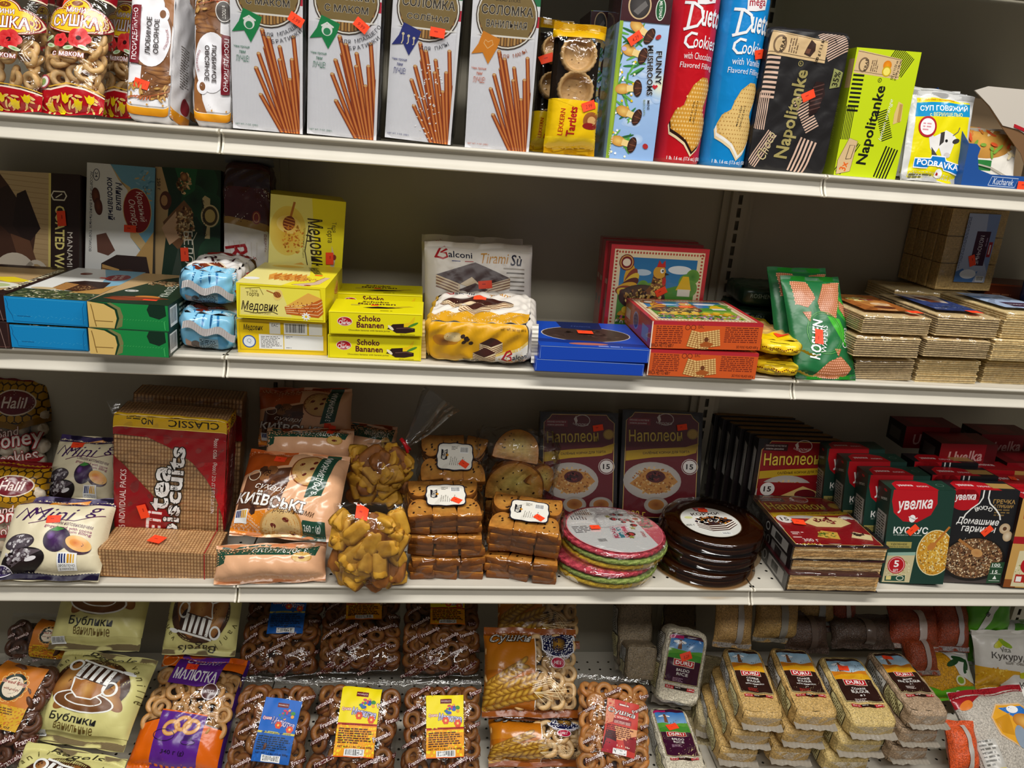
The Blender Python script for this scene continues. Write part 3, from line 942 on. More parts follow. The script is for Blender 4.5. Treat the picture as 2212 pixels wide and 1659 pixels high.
def shelf(x0, x1, z, yf, label):
	o = empty('shelf_board', ((x0 + x1) / 2, yf, z), label=label, cat='shelf', group='cream metal gondola shelves')
	w = (x1 - x0) - 0.003
	a, b = -w / 2, w / 2
	dp = BACK - 0.02 - yf
	# perforated deck: one cell per inch, a round hole in the middle of it
	mb = MB()
	step = 0.0254
	nx = int(w / step)
	mx = (w - nx * step) / 2
	ny = int((dp - 0.022) / step)
	y0 = 0.022
	V, Fc = [], []
	def quad(xa, xb, ya, yb):
		n = len(V)
		V.extend([(xa, ya, 0), (xb, ya, 0), (xb, yb, 0), (xa, yb, 0)])
		Fc.append((n, n + 1, n + 2, n + 3))
	quad(a, b, 0.004, y0)
	quad(a, b, y0 + ny * step, dp)
	quad(a, a + mx, y0, y0 + ny * step)
	quad(b - mx, b, y0, y0 + ny * step)
	R = 0.0029
	for i in range(nx):
		for j in range(ny):
			cx, cy = a + mx + (i + .5) * step, y0 + (j + .5) * step
			n = len(V)
			sq = [(1, 0), (1, 1), (0, 1), (-1, 1), (-1, 0), (-1, -1), (0, -1), (1, -1)]
			for (p, q) in sq:
				V.append((cx + p * step / 2, cy + q * step / 2, 0))
			for k in range(8):
				t = PI / 4 * k
				V.append((cx + R * math.cos(t), cy + R * math.sin(t), 0))
			for k in range(8):
				k2 = (k + 1) % 8
				Fc.append((n + k, n + k2, n + 8 + k2, n + 8 + k))
	mb.add(V, Fc, CREAM, 'shelf')
	mb.box(a, b, 0.012, dp, -0.024, -0.022, CREAM_SHADE, 'shelf')
	mb.box(a, a + .0015, 0.012, dp, -0.022, -0.0005, CREAM_SHADE, 'shelf')
	mb.box(b - .0015, b, 0.012, dp, -0.022, -0.0005, CREAM_SHADE, 'shelf')
	mb.build('deck', o)
	# front lip: rolled top edge, recessed ticket channel, rolled bottom edge
	pr = [(0.006, 0.0), (0.0025, -0.0004), (0.0003, -0.0018), (-0.0004, -0.0038), (0.0006, -0.0056), (0.0060, -0.0062),
		  (0.0105, -0.0080), (0.0098, -0.0150), (0.0062, -0.0230), (0.0018, -0.0292), (-0.0008, -0.0310), (-0.0014, -0.0326),
		  (-0.0004, -0.0342), (0.003, -0.0346), (0.012, -0.0340)]
	lp = MB()
	n = len(pr)
	v = [(a, p[0], p[1]) for p in pr] + [(b, p[0], p[1]) for p in pr]
	lp.add(v, [(i, n + i, n + i + 1, i + 1) for i in range(n - 1)], CREAM, 'shelf', True)
	lp.build('ticket_channel', o)
	# end returns of the lip
	for x in (a, b):
		en = MB()
		q = pr + [(0.012, 0.0)]
		xs = (x, x + .003) if x == a else (x - .003, x)
		en.prism([(p[0] - .0012, p[1]) for p in q], 'x', xs[0], xs[1], '#e6e0d0', 'shelf')
		en.build('end_cap', o)
	# brackets under the deck
	for x in (a + .004, b - .006):
		br = MB()
		br.prism([(dp, -0.024), (0.10, -0.024), (0.10, -0.028), (dp, -0.05)], 'x', x, x + .002, CREAM_SHADE, 'shelf')
		br.build('bracket', o)
	return o

for (z, yf, ln) in LEVEL:
	for (x0, x1), bn in zip(BAYX, BAYN):
		if ln == 'bottom':
			lab = 'cream perforated base deck under the bagged goods, %s bay' % bn
		else:
			lab = 'cream metal shelf with ticket channel, %s level, %s bay between seams' % (ln, bn)
		shelf(x0, x1, z, yf, lab)

# uprights with a column of slots, one behind every seam
for i, x in enumerate((-0.9144, 0.0, 0.9144, 1.8288)):
	o = empty('shelf_upright', (x, 0.353, -0.97), label=['', 'slotted cream upright behind the left seam of the shelves', 'slotted cream upright behind the right seam of the shelves', ''][i] or None, cat='upright', group='slotted shelving uprights')
	if i in (0, 3):
		tag(o, 'slotted cream upright beyond the %s end of the photo' % ('left' if i == 0 else 'right'), 'upright', 'slotted shelving uprights')
	mb = MB()
	H = 1.75
	sw, sh, pt = 0.0042, 0.0185, 0.0254
	mb.box(-0.017, -0.0155, 0, 0.03, 0, H, CREAM_SHADE, 'panel')
	mb.box(0.0155, 0.017, 0, 0.03, 0, H, CREAM_SHADE, 'panel')
	mb.box(-0.0155, -sw, 0, 0.0015, 0, H, CREAM_SHADE, 'panel')
	mb.box(sw, 0.0155, 0, 0.0015, 0, H, CREAM_SHADE, 'panel')
	zz = 0.0
	while zz < H:
		mb.box(-sw, sw, 0, 0.0015, zz, zz + pt - sh, CREAM_SHADE, 'panel')
		zz += pt
	mb.build('slotted_face', o)
	bk = MB()
	bk.box(-0.0155, 0.0155, 0.026, 0.028, 0, H, '#15130f', 'dark')  # near-black plate stands for the shade inside the slots
	bk.build('slot_shade_plate', o)
	tr = MB()
	for sx in (-1, 1):
		xa, xb = sorted((sx * 0.0175, sx * 0.032))
		tr.box(xa, xb, 0.010, 0.013, 0, H, CREAM_SHADE, 'panel')
	tr.build('panel_clip', o)

# back panels and the surroundings
for (x0, x1), bn in zip(BAYX, ('a', 'b', 'c')):
	mb = MB()
	mb.box(x0 + .002, x1 - .002, BACK, BACK + .012, -0.97, 0.78, CREAM_SHADE, 'panel')
	if bn == 'b':
		mb.box(x0 + .03, x1 - .03, BACK - .002, BACK + .001, -0.150, -0.144, CREAM_SHADE, 'panel')
	o = mb.build('wall_back')
	tag(o, 'cream back panel of the shelving bay', None, kind='structure')
mb = MB()
mb.box(-3.0, 4.2, -4.0, 0.6, -0.99, -0.97, '#8d867a', 'panel')
tag(mb.build('floor'), 'pale store floor', None, kind='structure')
mb = MB()
for (x0, x1) in BAYX:
	mb.box(x0 + .002, x1 - .002, -0.06, -0.05, -0.97, -0.855, CREAM_SHADE, 'panel')
tag(mb.build('trim_kick'), 'cream kick plate below the base deck', None, kind='structure')

# ================================================================== TOP SHELF
STICKS = [((495, 490), (500, 900)), ((440, 245), (498, 800)), ((345, 320), (470, 930)), ((245, 335), (400, 930)), ((270, 265), (430, 930)),
		  ((225, 215), (410, 930)), ((345, 410), (450, 930)), ((430, 400), (480, 930)), ((200, 380), (390, 930)), ((180, 480), (365, 920)),
		  ((415, 540), (468, 930)), ((210, 665), (360, 925))]

def sushka_art(a, tulips=True):
	a.norm(232)
	H, M, Y = a.H, '#8c0f1c', '#f2c81e'
	a.r(0, H * .76, 100, H * .24, M)
	a.r(0, H * .755, 100, 2.5, '#f3dcc0')
	a.e(60, H * .84, 32, 11, '#6b0b14')
	a.ring(60, H * .84, 32, 11, 1.2, '#f0cf9a')
	for i in range(5):
		a.e(12 + 9 * i, H * .9 + 4 * math.sin(i), 4.5, 2.2, '#e8b53a', rot=40 * i)
	# base print
	a.p([(0, 0), (100, 0), (100, 27), (78, 33), (50, 36), (24, 31), (0, 33)], '#b80f1e')
	a.l([(0, 33), (24, 31), (50, 36), (78, 33), (100, 27)], 2.2, '#ffe9d6')
	a.l([(0, 37), (24, 35), (50, 40), (78, 37), (100, 31)], 1.4, '#e9b43a')
	rnd = random.Random(4)
	for i in range(26):
		x, y, r = rnd.uniform(3, 97), rnd.uniform(2, 25), rnd.uniform(0, 180)
		a.e(x, y, 5.6, 1.7, '#f0b428', '#f7df9b', rot=r, n=10)
	for x, y, r in ((22, 9, 10), (48, 20, -10), (66, 13, -15), (84, 19, 8), (38, 6, 35)):
		a.push(x, y, .8, r)
		a.p([(-8, 8), (-4, 4), (0, 9), (4, 4), (8, 8), (6, -4), (0, -8), (-6, -4)], '#efcf12')
		a.pop()
	a.e(11, 42, 13, 10, '#f6e9ea')
	a.ring(11, 42, 13, 10, 2.2, '#b0404e')
	a.e(11, 42, 6, 5, '#7ba850')
	# cloud label
	cl = [(50, 150, 22, 20), (24, 138, 18, 15), (74, 138, 20, 17), (50, 131, 38, 14)]
	for g, c in ((3.4, '#8c0f1c'), (2.0, '#f7e6c8'), (.6, M), (-.6, Y)):
		for x, y, rx, ry in cl:
			a.e(x + 4, y, rx + g, ry + g, c)
	a.e(54, 163, 9, 4.5, '#8a4a1c')
	a.t('МИНИ', 54, 152, 30, 8, '#ffffff', .03, o=M, ow=.08)
	a.t('СУШКА', 54, 135, 70, 19, '#ffffff', .035, o=M, ow=.07)
	for x, y, r in ((36, 103, 11), (64, 108, 16)):
		for k in range(5):
			a.e(x + r * .5 * math.cos(k * 1.26), y + r * .45 * math.sin(k * 1.26), r * .62, r * .55, '#c8141e', '#e04040', rot=k * 40, n=14)
		a.e(x, y, r * .25, r * .22, '#3a0a0c')
	for x, y, r in ((16, 107, 20), (20, 96, -20), (50, 92, 10), (72, 94, -15)):
		a.e(x, y, 8, 3, '#5f9a3a', '#dfeccc', rot=r)
	a.t('с маком', 50, 82, 48, 7, '#ffffff', .03, o='#a01526', ow=.09)

for k, lab, mk in (('sushkaA', 'clear bag of mini ring breads with red poppy label, leftmost on the top shelf', 1),
				   ('sushkaB', 'clear bag of mini ring breads with red poppy label, second from the left', 2),
				   ('sushkaC', 'clear red-labelled ring bread bag half hidden behind the white oat biscuit bag', 0),
				   ('sushkaD', 'dim ring bread bag standing behind the gap between the two poppy bags', 0)):
	o, w, h, d = thing(k, 'ring_bread_bag', lab, 'bag of ring breads', 'poppy label ring bread bags')
	F = bag(o, 'film_bag', w, h, d, '#ffffff', sushka_art, 'film', fin=.006, seed=len(lab), seals=(0, 1), sealcol='#8c0f1c')
	if k != 'sushkaD':
		rings_in(o, w, h * .8, d, .0098, .0043, '#cfa468', '#f4d8a4', seed=len(lab), fin=.03, gap=.72)
	else:
		rings_in(o, w, h * .8, d, .0098, .0042, '#c79a5c', '#f0d09a', seed=3, fin=.03, lay=1)
	if mk:
		sticker(o, F, w * (.80 if mk == 1 else .42), w * 1.72, -8 if mk == 1 else -4, '2.99')

def posid_art(flip):
	def draw(a):
		a.norm(290)
		H = a.H
		a.r(0, 0, 100, H, '#e9e8ec')
		# window with oat biscuits
		a.r(0, 0, 100, H, '#b2ada9', c2='#e9e8ec')
		a.r(4, 30, 92, H - 30, '#ecebee')
		if flip:
			a.push(100, H + 18, 1, 180)
		a.p([(33, 48), (95, 48), (95, H), (72, H), (80, 190), (78, 150), (60, 128), (33, 118)], '#7d4f2a')
		rnd = random.Random(5)
		for i in range(9):
			a.e(rnd.uniform(40, 92), 52 + i * 8.5, 26, 6, '#a9743f', '#6a3f1f', rot=rnd.uniform(-12, 12))
		a.p([(60, H), (98, H), (98, 205), (86, 225)], '#9a6434')
		# white bowl of the print
		a.e(52, 176, 42, 62, '#eeedf2')
		a.e(74, 226, 14, 16, '#eeedf2')
		a.e(74, 226, 7, 9, '#7d4f2a')
		# oat ears
		for i in range(22):
			a.e(rnd.uniform(8, 92), rnd.uniform(42, 74), 7, 2.6, '#d8b06a', '#a87834', rot=rnd.uniform(10, 150), n=12)
		a.l([(12, 48), (50, 50), (94, 62)], 1.6, '#a5502a')
		for i in range(8):
			a.e(14 + i * 6, 46 + 2 * math.sin(i), 5, 1.6, '#b8623a', rot=20 + 8 * i, n=10)
		a.r(6, 118, 22, 122, '#7a1020')
		a.t('ПОСИДЕЛКИНО', 17, 179, 108, 13, '#f4eef0', .02, rot=90)
		a.t('ЛЮБИМОЕ', 46, 178, 78, 11, '#2a1a16', .025, rot=90)
		a.t('ОВСЯНОЕ', 63, 178, 72, 11, '#2a1a16', .025, rot=90)
		a.ta('КЛАССИЧЕСКОЕ', 48, 176, 40, -32, 5.4, 5, '#8a2030', inside=True)
		if flip:
			a.e(24, 70, 20, 22, '#57504c')
			a.ring(24, 70, 20, 22, 2, '#e8e4de')
			a.t('в ПОСТ', 24, 72, 26, 9, '#f2eee6', .02, rot=90)
			a.pop()
		# orange base
		a.r(0, 0, 100, 24, '#c67a06', c2='#eda51c')
		a.r(0, 24, 100, 1.5, '#f6efe0')
		for x in (14, 50, 86):
			a.e(x, 32, 2.2, 2.6, '#cf9a4c')
	return draw

for k, flip, lab in (('posidA', 0, 'white oat biscuit bag with plum red stripe, upright lettering, orange base'),
					 ('posidB', 0, 'dim oat biscuit bag behind, glimpsed between the two white ones'),
					 ('posidC', 1, 'white oat biscuit bag turned upside down, beside the white breadstick cartons')):
	o, w, h, d = thing(k, 'oat_biscuit_bag', lab, 'bag of biscuits', 'oat biscuit bags on the top shelf')
	def side(a):
		a.r(0, 0, 100, a.H, '#dcdadc')
		a.r(0, 0, 100, 26, '#c67a06', c2='#e39a18')
		a.tl(30, a.H * .6, 40, 16, 5, '#77706c', seed=2)
		a.e(60, 44, 20, 17, '#8f2634')
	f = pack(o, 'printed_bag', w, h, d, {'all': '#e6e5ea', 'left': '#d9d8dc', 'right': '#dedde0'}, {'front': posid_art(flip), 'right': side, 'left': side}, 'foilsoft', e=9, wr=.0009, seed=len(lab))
	if k == 'posidA':
		sticker(o, f['front'], w * .36, h * .26, -12, '1.98')
	elif k == 'posidC':
		sticker(o, f['front'], w * .7, h * .93, 80)

def straw_art(flag, name2, who, ink, seeds):
	def draw(a):
		a.norm(259)
		H = a.H
		a.r(0, 0, 100, H, '#f1f1f5')
		for i in range(50):
			a.r(1.5 + i * 2, 0, .8, H * .62, '#d9dae2')
		k = H / 259.0
		def cv(q):
			return ((q[0] - 10) / 4.95, (925 - q[1]) / 4.95)
		for s, e in STICKS:
			s, e = cv(s), cv(e)
			for wd, c in ((6.2, '#7a2c10'), (4.6, '#b3531c'), (2.0, '#de8b45')):
				a.l([s, e], wd, c)
			a.e(s[0], s[1], 2.7, 2.0, '#f0cd92', '#c88848')
		if seeds:
			a.gr(62, 60, 22, 60, 60, 1.6, ['#ffffff', '#f4ece0'], 5)
		a.r(96, 0, 4, H, '#ececf0')
		# bunting flag of the country at the edge
		a.r(88, 209, 12, 14, '#1f7a4a')
		a.r(88, 195, 12, 14, '#f3f3f3')
		a.r(88, 180, 12, 15, '#c8243c')
		# round window
		a.e(52, 192, 46, 46, '#3a2a1c')
		a.e(52, 192, 44.5, 44.5, '#f0ece0')
		a.e(52, 192, 42.5, 42.5, '#5a3c1e')
		for i in range(17):
			x = 15 + i * 4.6
			a.l([(x, 192 - math.sqrt(max(0, 41 ** 2 - (x - 52) ** 2))), (x, 192 + math.sqrt(max(0, 41 ** 2 - (x - 52) ** 2)))], 3.2, '#c39758' if i % 2 else '#a57638')
		a.p([(10, 202), (10.5, 186), (20, 165), (84, 165), (93, 186), (93.5, 202), (84, 221), (20, 221)], '#8a7342')
		a.p([(8.5, 165.5), (96, 165.5), (84, 163), (20, 163)], '#f2eee2')
		a.l([(17, 164), (87, 164)], 1.5, '#f4f0e6')
		a.l([(17, 222), (87, 222)], 1.5, '#f4f0e6')
		a.t('BREAD STICKS', 52, 214, 36, 4, '#2c2013', .01)
		a.t('СОЛОМКА', 52, 200, 76, 13, '#2a1d10', .015, o='#f4ecd8', ow=.05)
		a.t(name2, 52, 181, 60, 10, '#2a1d10', .015, o='#f4ecd8', ow=.05)
		# pennant
		a.p([(18, 170), (44, 160), (40, 147), (28, 124), (19, 140), (2, 137), (12, 152)], flag)
		if who[0] == 'heart':
			a.l([(26, 146), (20, 153), (22, 158), (26, 155), (32, 158), (34, 152), (26, 146)], 1, '#f6c987')
		elif who[0] == 'run':
			for x in (18, 26, 34):
				a.e(x, 154 - (x - 18) * .3, 2, 2, '#e8d9b0')
				a.l([(x, 152 - (x - 18) * .3), (x, 145 - (x - 18) * .3), (x - 2, 140)], 1.5, '#e8d9b0')
		else:
			a.e(26, 150, 7.5, 8, '#f3f3ee')
			a.e(26, 148, 5, 5, '#2f8f5c')
			a.l([(18, 155), (26, 160), (35, 154)], 2.4, '#f3f3ee')
		a.ta(who[1], 52, 192, 55, -96, 5.6, 5.4, '#3b3d46' if ink != '#d0602a' else '#b06038', inside=True)
		if len(who) > 2:
			a.ta(who[2], 52, 192, 64, -84, 5.4, 5.4, '#3b3d46', inside=True)
		a.t('Чем проще', 15, 117, 22, 4.6, ink, .01)
		a.t('тем', 16, 110, 9, 4, ink, .01, sh=.3)
		a.t('ЛУЧШЕ!', 16, 101, 18, 8.5, ink, -.005)
		a.t('NET WT. 7 OZ. (200г)', 20, 7, 32, 3, ink, 0)
	return draw

for k, args, lab, st in (
		('solA', ('#0f8a4a', 'С МАКОМ', ('face', 'ДЛЯ МЛАДШЕГО', 'БРАТИШКИ'), '#2f7a5c', 0), 'white breadstick carton with green pennant, first in the row of four', (.92, .62, -28, '3.99')),
		('solB', ('#0f8a4a', 'С МАКОМ', ('face', 'ДЛЯ МЛАДШЕГО', 'БРАТИШКИ'), '#2f7a5c', 0), 'white breadstick carton with green pennant, second in the row of four', (.74, .62, -35, '9.99')),
		('solC', ('#27307e', 'СОЛЁНАЯ', ('run', 'ДЛЯ ПАПЫ'), '#27307e', 1), 'white breadstick carton with navy pennant, tilted in loose film', (.68, .62, -4, None)),
		('solD', ('#e08a1e', 'ВАНИЛЬНАЯ', ('heart', 'ДЛЯ МАМЫ'), '#d0602a', 0), 'white breadstick carton with orange pennant, last in the row of four', None)):
	o, w, h, d = thing(k, 'breadstick_carton', lab, 'carton of breadsticks', 'row of white breadstick cartons')
	f = pack(o, 'carton', w, h, d, {'all': '#23222a', 'left': '#1c1c22', 'right': '#1c1c22', 'top': '#eeeeee'}, {'front': straw_art(*args)}, 'wrapped')
	fs = soft_faces(w + .006, h + .004, d + .006, 14, .0008, 3)
	mb = MB()
	for q, (F, W, Hh) in fs.items():
		grid_face(mb, lambda u, v, oo, F=F: F(u, v, oo) + (0, -.003, -.001), W, Hh, 8, 14, '#ffffff', 'wrap')
	mb.build('clear_wrap', o)
	if st:
		sticker(o, f['front'], w * st[0], h * st[1], st[2], st[3], lift=.0052)

# tartlet shells in a yellow ended pack
def shell_mesh(o, x, z, R, y=0.0):
	mb = MB()
	n = 44
	v, f = [], []
	prof = [(0, .004), (R * .62, .004), (R * .74, .003), (R * .80, -.006), (R * .92, -.010), (R, -.008), (R * .97, .004), (R * .8, .012)]
	for i in range(n):
		t = 2 * PI * i / n
		fl = 1 + .022 * math.cos(22 * t)
		for j, (r, yy) in enumerate(prof):
			q = fl if j > 3 else 1
			v.append((x + r * q * math.cos(t), y + yy, z + r * q * math.sin(t)))
	m = len(prof)
	for i in range(n):
		for j in range(m - 1):
			f.append((i * m + j, ((i + 1) % n) * m + j, ((i + 1) % n) * m + j + 1, i * m + j + 1))
	mb.add(v, f, '#cfa66c', 'bake', True)
	for k in range(5):
		a = k * 1.26
		mb.lathe([(0, 0), (.0012, 0)], '#7a5228', 'bake', 6, (x + R * .35 * math.cos(a), y + .0035, z + R * .35 * math.sin(a)))
	return mb.build('tartlet_shell', o)

def tart_art(a):
	H = a.H
	a.r(0, 0, 100, 96 if H > 150 else 90, '#f0c40a')
	a.r(0, 0, 100, 30, '#e0ac06', c2='#f4cf1a')
	a.r(0, H - 26, 100, 26, '#d9a90a', c2='#b98d08')
	a.p([(0, 96), (100, 70), (100, 96)], '#f0c40a')
	a.e(84, 62, 18, 16, '#7a3d22', '#a5622e')
	a.e(84, 62, 9, 8, '#d9a86a')
	a.e(80, 52, 14, 6, '#8c1d1d')
	a.t('LEKKERN', 24, 56, 46, 9, '#c23a14', .01, rot=88)
	a.t('Tartlets', 44, 58, 52, 17, '#b5121b', .045, rot=88)
	a.l([(0, 10), (20, 4), (46, 10), (70, 5), (100, 9)], 1.2, '#a97b00')

for k, lab in (('tartA', 'yellow ended pack of tartlet shells under clear film, front of two'),
			   ('tartB', 'yellow ended tartlet pack standing behind, half hidden beside the breadstick cartons')):
	o, w, h, d = thing(k, 'tartlet_pack', lab, 'pack of tartlets', 'tartlet packs on the top shelf')
	F = bag(o, 'film_sleeve', w, h, d, '#ffffff', tart_art, 'film', p=5, q=6, fin=.010, wr=.0011, seed=4, seals=(1, 1), sealcol='#d8a80c', artmat='foil')
	for z in (.22, .50, .77):
		shell_mesh(o, 0.0, h * z, w * .345, -d / 2 + .017)
	mb = MB()
	mb.box(-w * .44, w * .44, d * .05, d * .3, .02, h - .02, '#241a12', 'dark', .002)
	mb.build('inner_tray', o)
	sticker(o, F, w * (.74 if k == 'tartA' else .25), h * (.38 if k == 'tartA' else .68), 22, '2.99' if k == 'tartA' else None)

def mush_art(a):
	a.norm(318)
	H = a.H
	a.r(0, 0, 100, H, '#8fb4e6', c2='#b6d2f2')
	rnd = random.Random(8)
	for i in range(12):
		a.e(rnd.uniform(40, 95), rnd.uniform(20, 235), rnd.uniform(10, 20), rnd.uniform(5, 10), '#c9dcf4', '#a4c3ec')
	a.e(96, 150, 26, 26, '#f4f2c8', '#a9c8ec')
	for y in (235, 190, 140, 95, 40):
		for i in range(9):
			a.e(16 + rnd.uniform(-14, 34), y + rnd.uniform(-18, 16), 15, 2.2, rnd.choice(['#2f7d3c', '#4f9a40', '#66ad4a', '#24632f']), rot=rnd.uniform(0, 180), n=10)
	for i in range(34):
		a.e(rnd.uniform(6, 46), rnd.uniform(6, 225), 2.4, 2.4, rnd.choice(['#ffffff', '#f6f3d8', '#f2c81e', '#ffffff']), n=8)
	a.r(0, 0, 7, H, '#8fae30')
	a.e(5, 120, 5, 120, '#a8c63a', '#7f9c28')
	# biscuits: pale stalk with a chocolate cap, lying sideways
	for i, (x, y, r) in enumerate(((48, 246, -25), (38, 206, -12), (34, 140, 10), (40, 92, -14), (36, 36, -8))):
		a.push(x, y, 1, r - 4)
		a.e(-14, 0, 16, 10, '#f0c870', '#c98c34')
		a.r(-6, -6, 16, 12, '#f2d48e')
		a.e(16, 0, 9, 16, '#57301f', '#2c140c')
		a.l([(12, -13), (22, -8)], 1.4, '#7d4a30')
		a.l([(10, 0), (25, 0)], 1.4, '#7d4a30')
		a.l([(12, 13), (22, 8)], 1.4, '#7d4a30')
		a.pop()
	a.e(14, 212, 5, 4, '#c9b4dc')
	a.e(80, 238, 6, 4, '#b02a2a', rot=30)
	a.e(80, 32, 6, 5, '#b02a2a', rot=-30)
	a.t('FUNNY', 88, 182, 62, 12, '#16161c', .04, rot=-84, o='#ffffff', ow=.04)
	a.t('MUSHROOMS', 71, 176, 92, 12, '#16161c', .04, rot=-84, o='#ffffff', ow=.04)
	a.p([(85, 142), (91, 148), (88, 151), (85, 149), (82, 151), (79, 147)], '#c81e2c')
	a.t('MINI', 76, 112, 17, 5, '#33343c', .01, rot=-84)
	a.t('BISCUITS', 68, 106, 30, 4, '#7a8a4a', .0, rot=-84)
	a.t('NET WT 6.5 OZ', 8, 30, 40, 3.4, '#ffffff', .0, rot=86)
	a.r(0, 262, 100, 55, '#3c1118')
	a.e(36, 291, 23, 25, '#c9ac82')
	a.e(36, 291, 20, 22.5, '#4a4645', '#2a2524')
	a.p([(24, 280), (46, 300), (52, 292), (34, 274)], '#6a6664')
	a.e(78, 287, 10, 20, '#e8efe2')
	a.e(78, 287, 8.6, 18.4, '#175a30')
	a.t('MILTONAS', 78, 287, 30, 6, '#f2f6ee', .02, rot=-86)

for k, lab in (('mushA', 'tall light blue children\'s biscuit carton with brown band, front of two'),
			   ('mushB', 'dim tall biscuit carton standing behind the light blue one')):
	o, w, h, d = thing(k, 'biscuit_carton', lab, 'carton of biscuits', 'tall blue biscuit cartons')
	def side(a):
		a.r(0, 0, 100, a.H, '#7a8f96')
		a.r(78, 0, 22, a.H, '#93b8de')
		for i in range(10):
			a.e(50, 20 + i * 22, 18, 7, '#4e3a2a', '#6d8a5a', rot=20)
		a.r(0, a.H * .82, 100, a.H * .18, '#33101a')
	f = pack(o, 'carton', w, h, d, {'all': '#8fb4e0', 'top': '#7aa0d4'}, {'front': mush_art, 'left': side}, 'wrapped')
	if k == 'mushA':
		sticker(o, f['front'], w * .33, h * .73, 38, '4.29', lift=.003)

def tube_pack(o, w, h, col, draw, dark):
	R = w / 2
	def F(u, v, off=0.0):
		u, v = np.asarray(u, float), np.asarray(v, float)
		q = np.clip((u / w - .5) * 1.96, -.98, .98)
		t = np.arcsin(q)
		rr = R + off
		return np.stack([rr * np.sin(t), R - rr * np.cos(t), v], 1)
	mb = MB()
	prof = [(R * .86, 0), (R * .97, .004), (R, .012), (R, h * .5), (R, h - .012), (R * .96, h - .004), (R * .84, h)]
	mb.lathe(prof, col, 'foil', 48, (0, R, 0))
	mb.lathe([(0.0005, .001), (R * .86, 0)], dark, 'foil', 32, (0, R, 0))
	mb.lathe([(R * .84, h), (R * .5, h + .004), (0.003, h + .002)], dark, 'foil', 32, (0, R, 0))
	a = Art(w, h)
	draw(a)
	a.emit(mb, F, 'foil', lift=.0005, step=.00005, edge=.004)
	mb.build('tube_wrapper', o)
	return F

def duo_art(base, filling, flav):
	def draw(a):
		H = a.H
		f = H / 359.0
		Y = lambda q: (354 - q) / .95 * f      # height on the pack
		W = '#f4f6f8'
		a.r(36, Y(14), 56, 60, '#0f6a3c')
		a.t('gullón', 64, Y(2), 46, 20, '#ffffff', .04)
		a.p([(38, Y(33)), (80, Y(25)), (79, Y(47)), (58, Y(52)), (40, Y(53))], '#f2eef0')
		a.t('mega', 60, Y(39.5), 35, 15, '#a81230', .02, rot=6)
		a.l([(25, Y(51)), (31, Y(53)), (27, Y(97))], 5.5, W)
		a.l([(17, Y(50)), (34, Y(51)), (50, Y(60)), (55, Y(76)), (45, Y(91)), (20, Y(98))], 5.5, W)
		a.t('ueto', 76, Y(74), 46, 36, W, .03, rot=-2)
		a.l([(48, Y(106)), (36, Y(104)), (27, Y(112)), (26, Y(122)), (34, Y(130)), (44, Y(129))], 5, W)
		a.t('ookies', 68, Y(119), 52, 25, W, .01, rot=-2)
		a.t('with ' + flav, 58, Y(145), 62, 13, W, -.005, rot=-1)
		a.t('Flavored Filling', 57, Y(164), 70, 14, W, -.005, rot=-1)
		# heart shaped sandwich biscuit with a bite out of it
		ck = [(70, 30), (84, 44), (94, 66), (95, 92), (84, 112), (84, 124), (92, 146), (94, 166), (86, 180), (72, 180), (54, 164), (44, 142), (40, 124), (24, 112), (17, 92), (20, 74), (34, 66), (52, 54)]
		ck = [(x, y * f) for x, y in ck]
		a.p([(x - 3, y - 11) for x, y in ck], '#e9d3a8')
		a.p([(x - 1.5, y - 6) for x, y in ck], filling)
		pale = filling == '#f2f0ea'
		a.p(ck, '#dcb263' if pale else '#c98a2c')
		a.p([((x - 58) * .9 + 58, (y - 105 * f) * .92 + 105 * f) for x, y in ck], '#e6c27a' if pale else '#d69a38')
		for i in range(13):
			for j in range(17):
				x, y = 20 + i * 6 + (j % 2) * 3, (40 + j * 8.4) * f
				if any_in(x, y, ck):
					a.e(x, y, 1.3 if pale else 2.1, 1.5 if pale else 2.4, '#b88a48' if pale else '#eec67c', n=7)
		a.t('MAY 01 2026', 58, Y(248), 40, 4, '#2a2016', .01, rot=84)
		a.t('L309216CE 09:19', 66, Y(250), 46, 4, '#2a2016', .01, rot=84)
		a.t('1 lb. 1.6 oz. (17.6 oz.) (500 g)', 60, Y(341), 82, 9.5, '#f2f4f6', .015)
	return draw

def any_in(x, y, poly):
	c, n = False, len(poly)
	for i in range(n):
		(x1, y1), (x2, y2) = poly[i], poly[i - 1]
		if (y1 > y) != (y2 > y) and x < (x2 - x1) * (y - y1) / (y2 - y1 + 1e-12) + x1:
			c = not c
	return c

o, w, h, d = thing('gulA', 'cookie_tube', 'tall glossy red tube of sandwich cookies with chocolate filling', 'tube of cookies', 'cookie tubes', dy=-.03)
tube_pack(o, w, h, '#c40f1e', duo_art('#c40f1e', '#2a120c', 'Chocolate'), '#a30b18')
o, w, h, d = thing('gulB', 'cookie_tube', 'tall glossy light blue tube of sandwich cookies with vanilla filling', 'tube of cookies', 'cookie tubes', dy=-.03)
F = tube_pack(o, w, h, '#0a86cf', duo_art('#0a86cf', '#f2f0ea', 'Vanilla'), '#0a6cae')
sticker(o, F, w * .84, h * .665, 15)

def hatch(a, x, y, w, h, n, c, rot, k=.5):
	a.push(x, y, 1, rot)
	for i in range(n):
		a.r(0, i * h / n, w, h / n * k, c)
	a.pop()

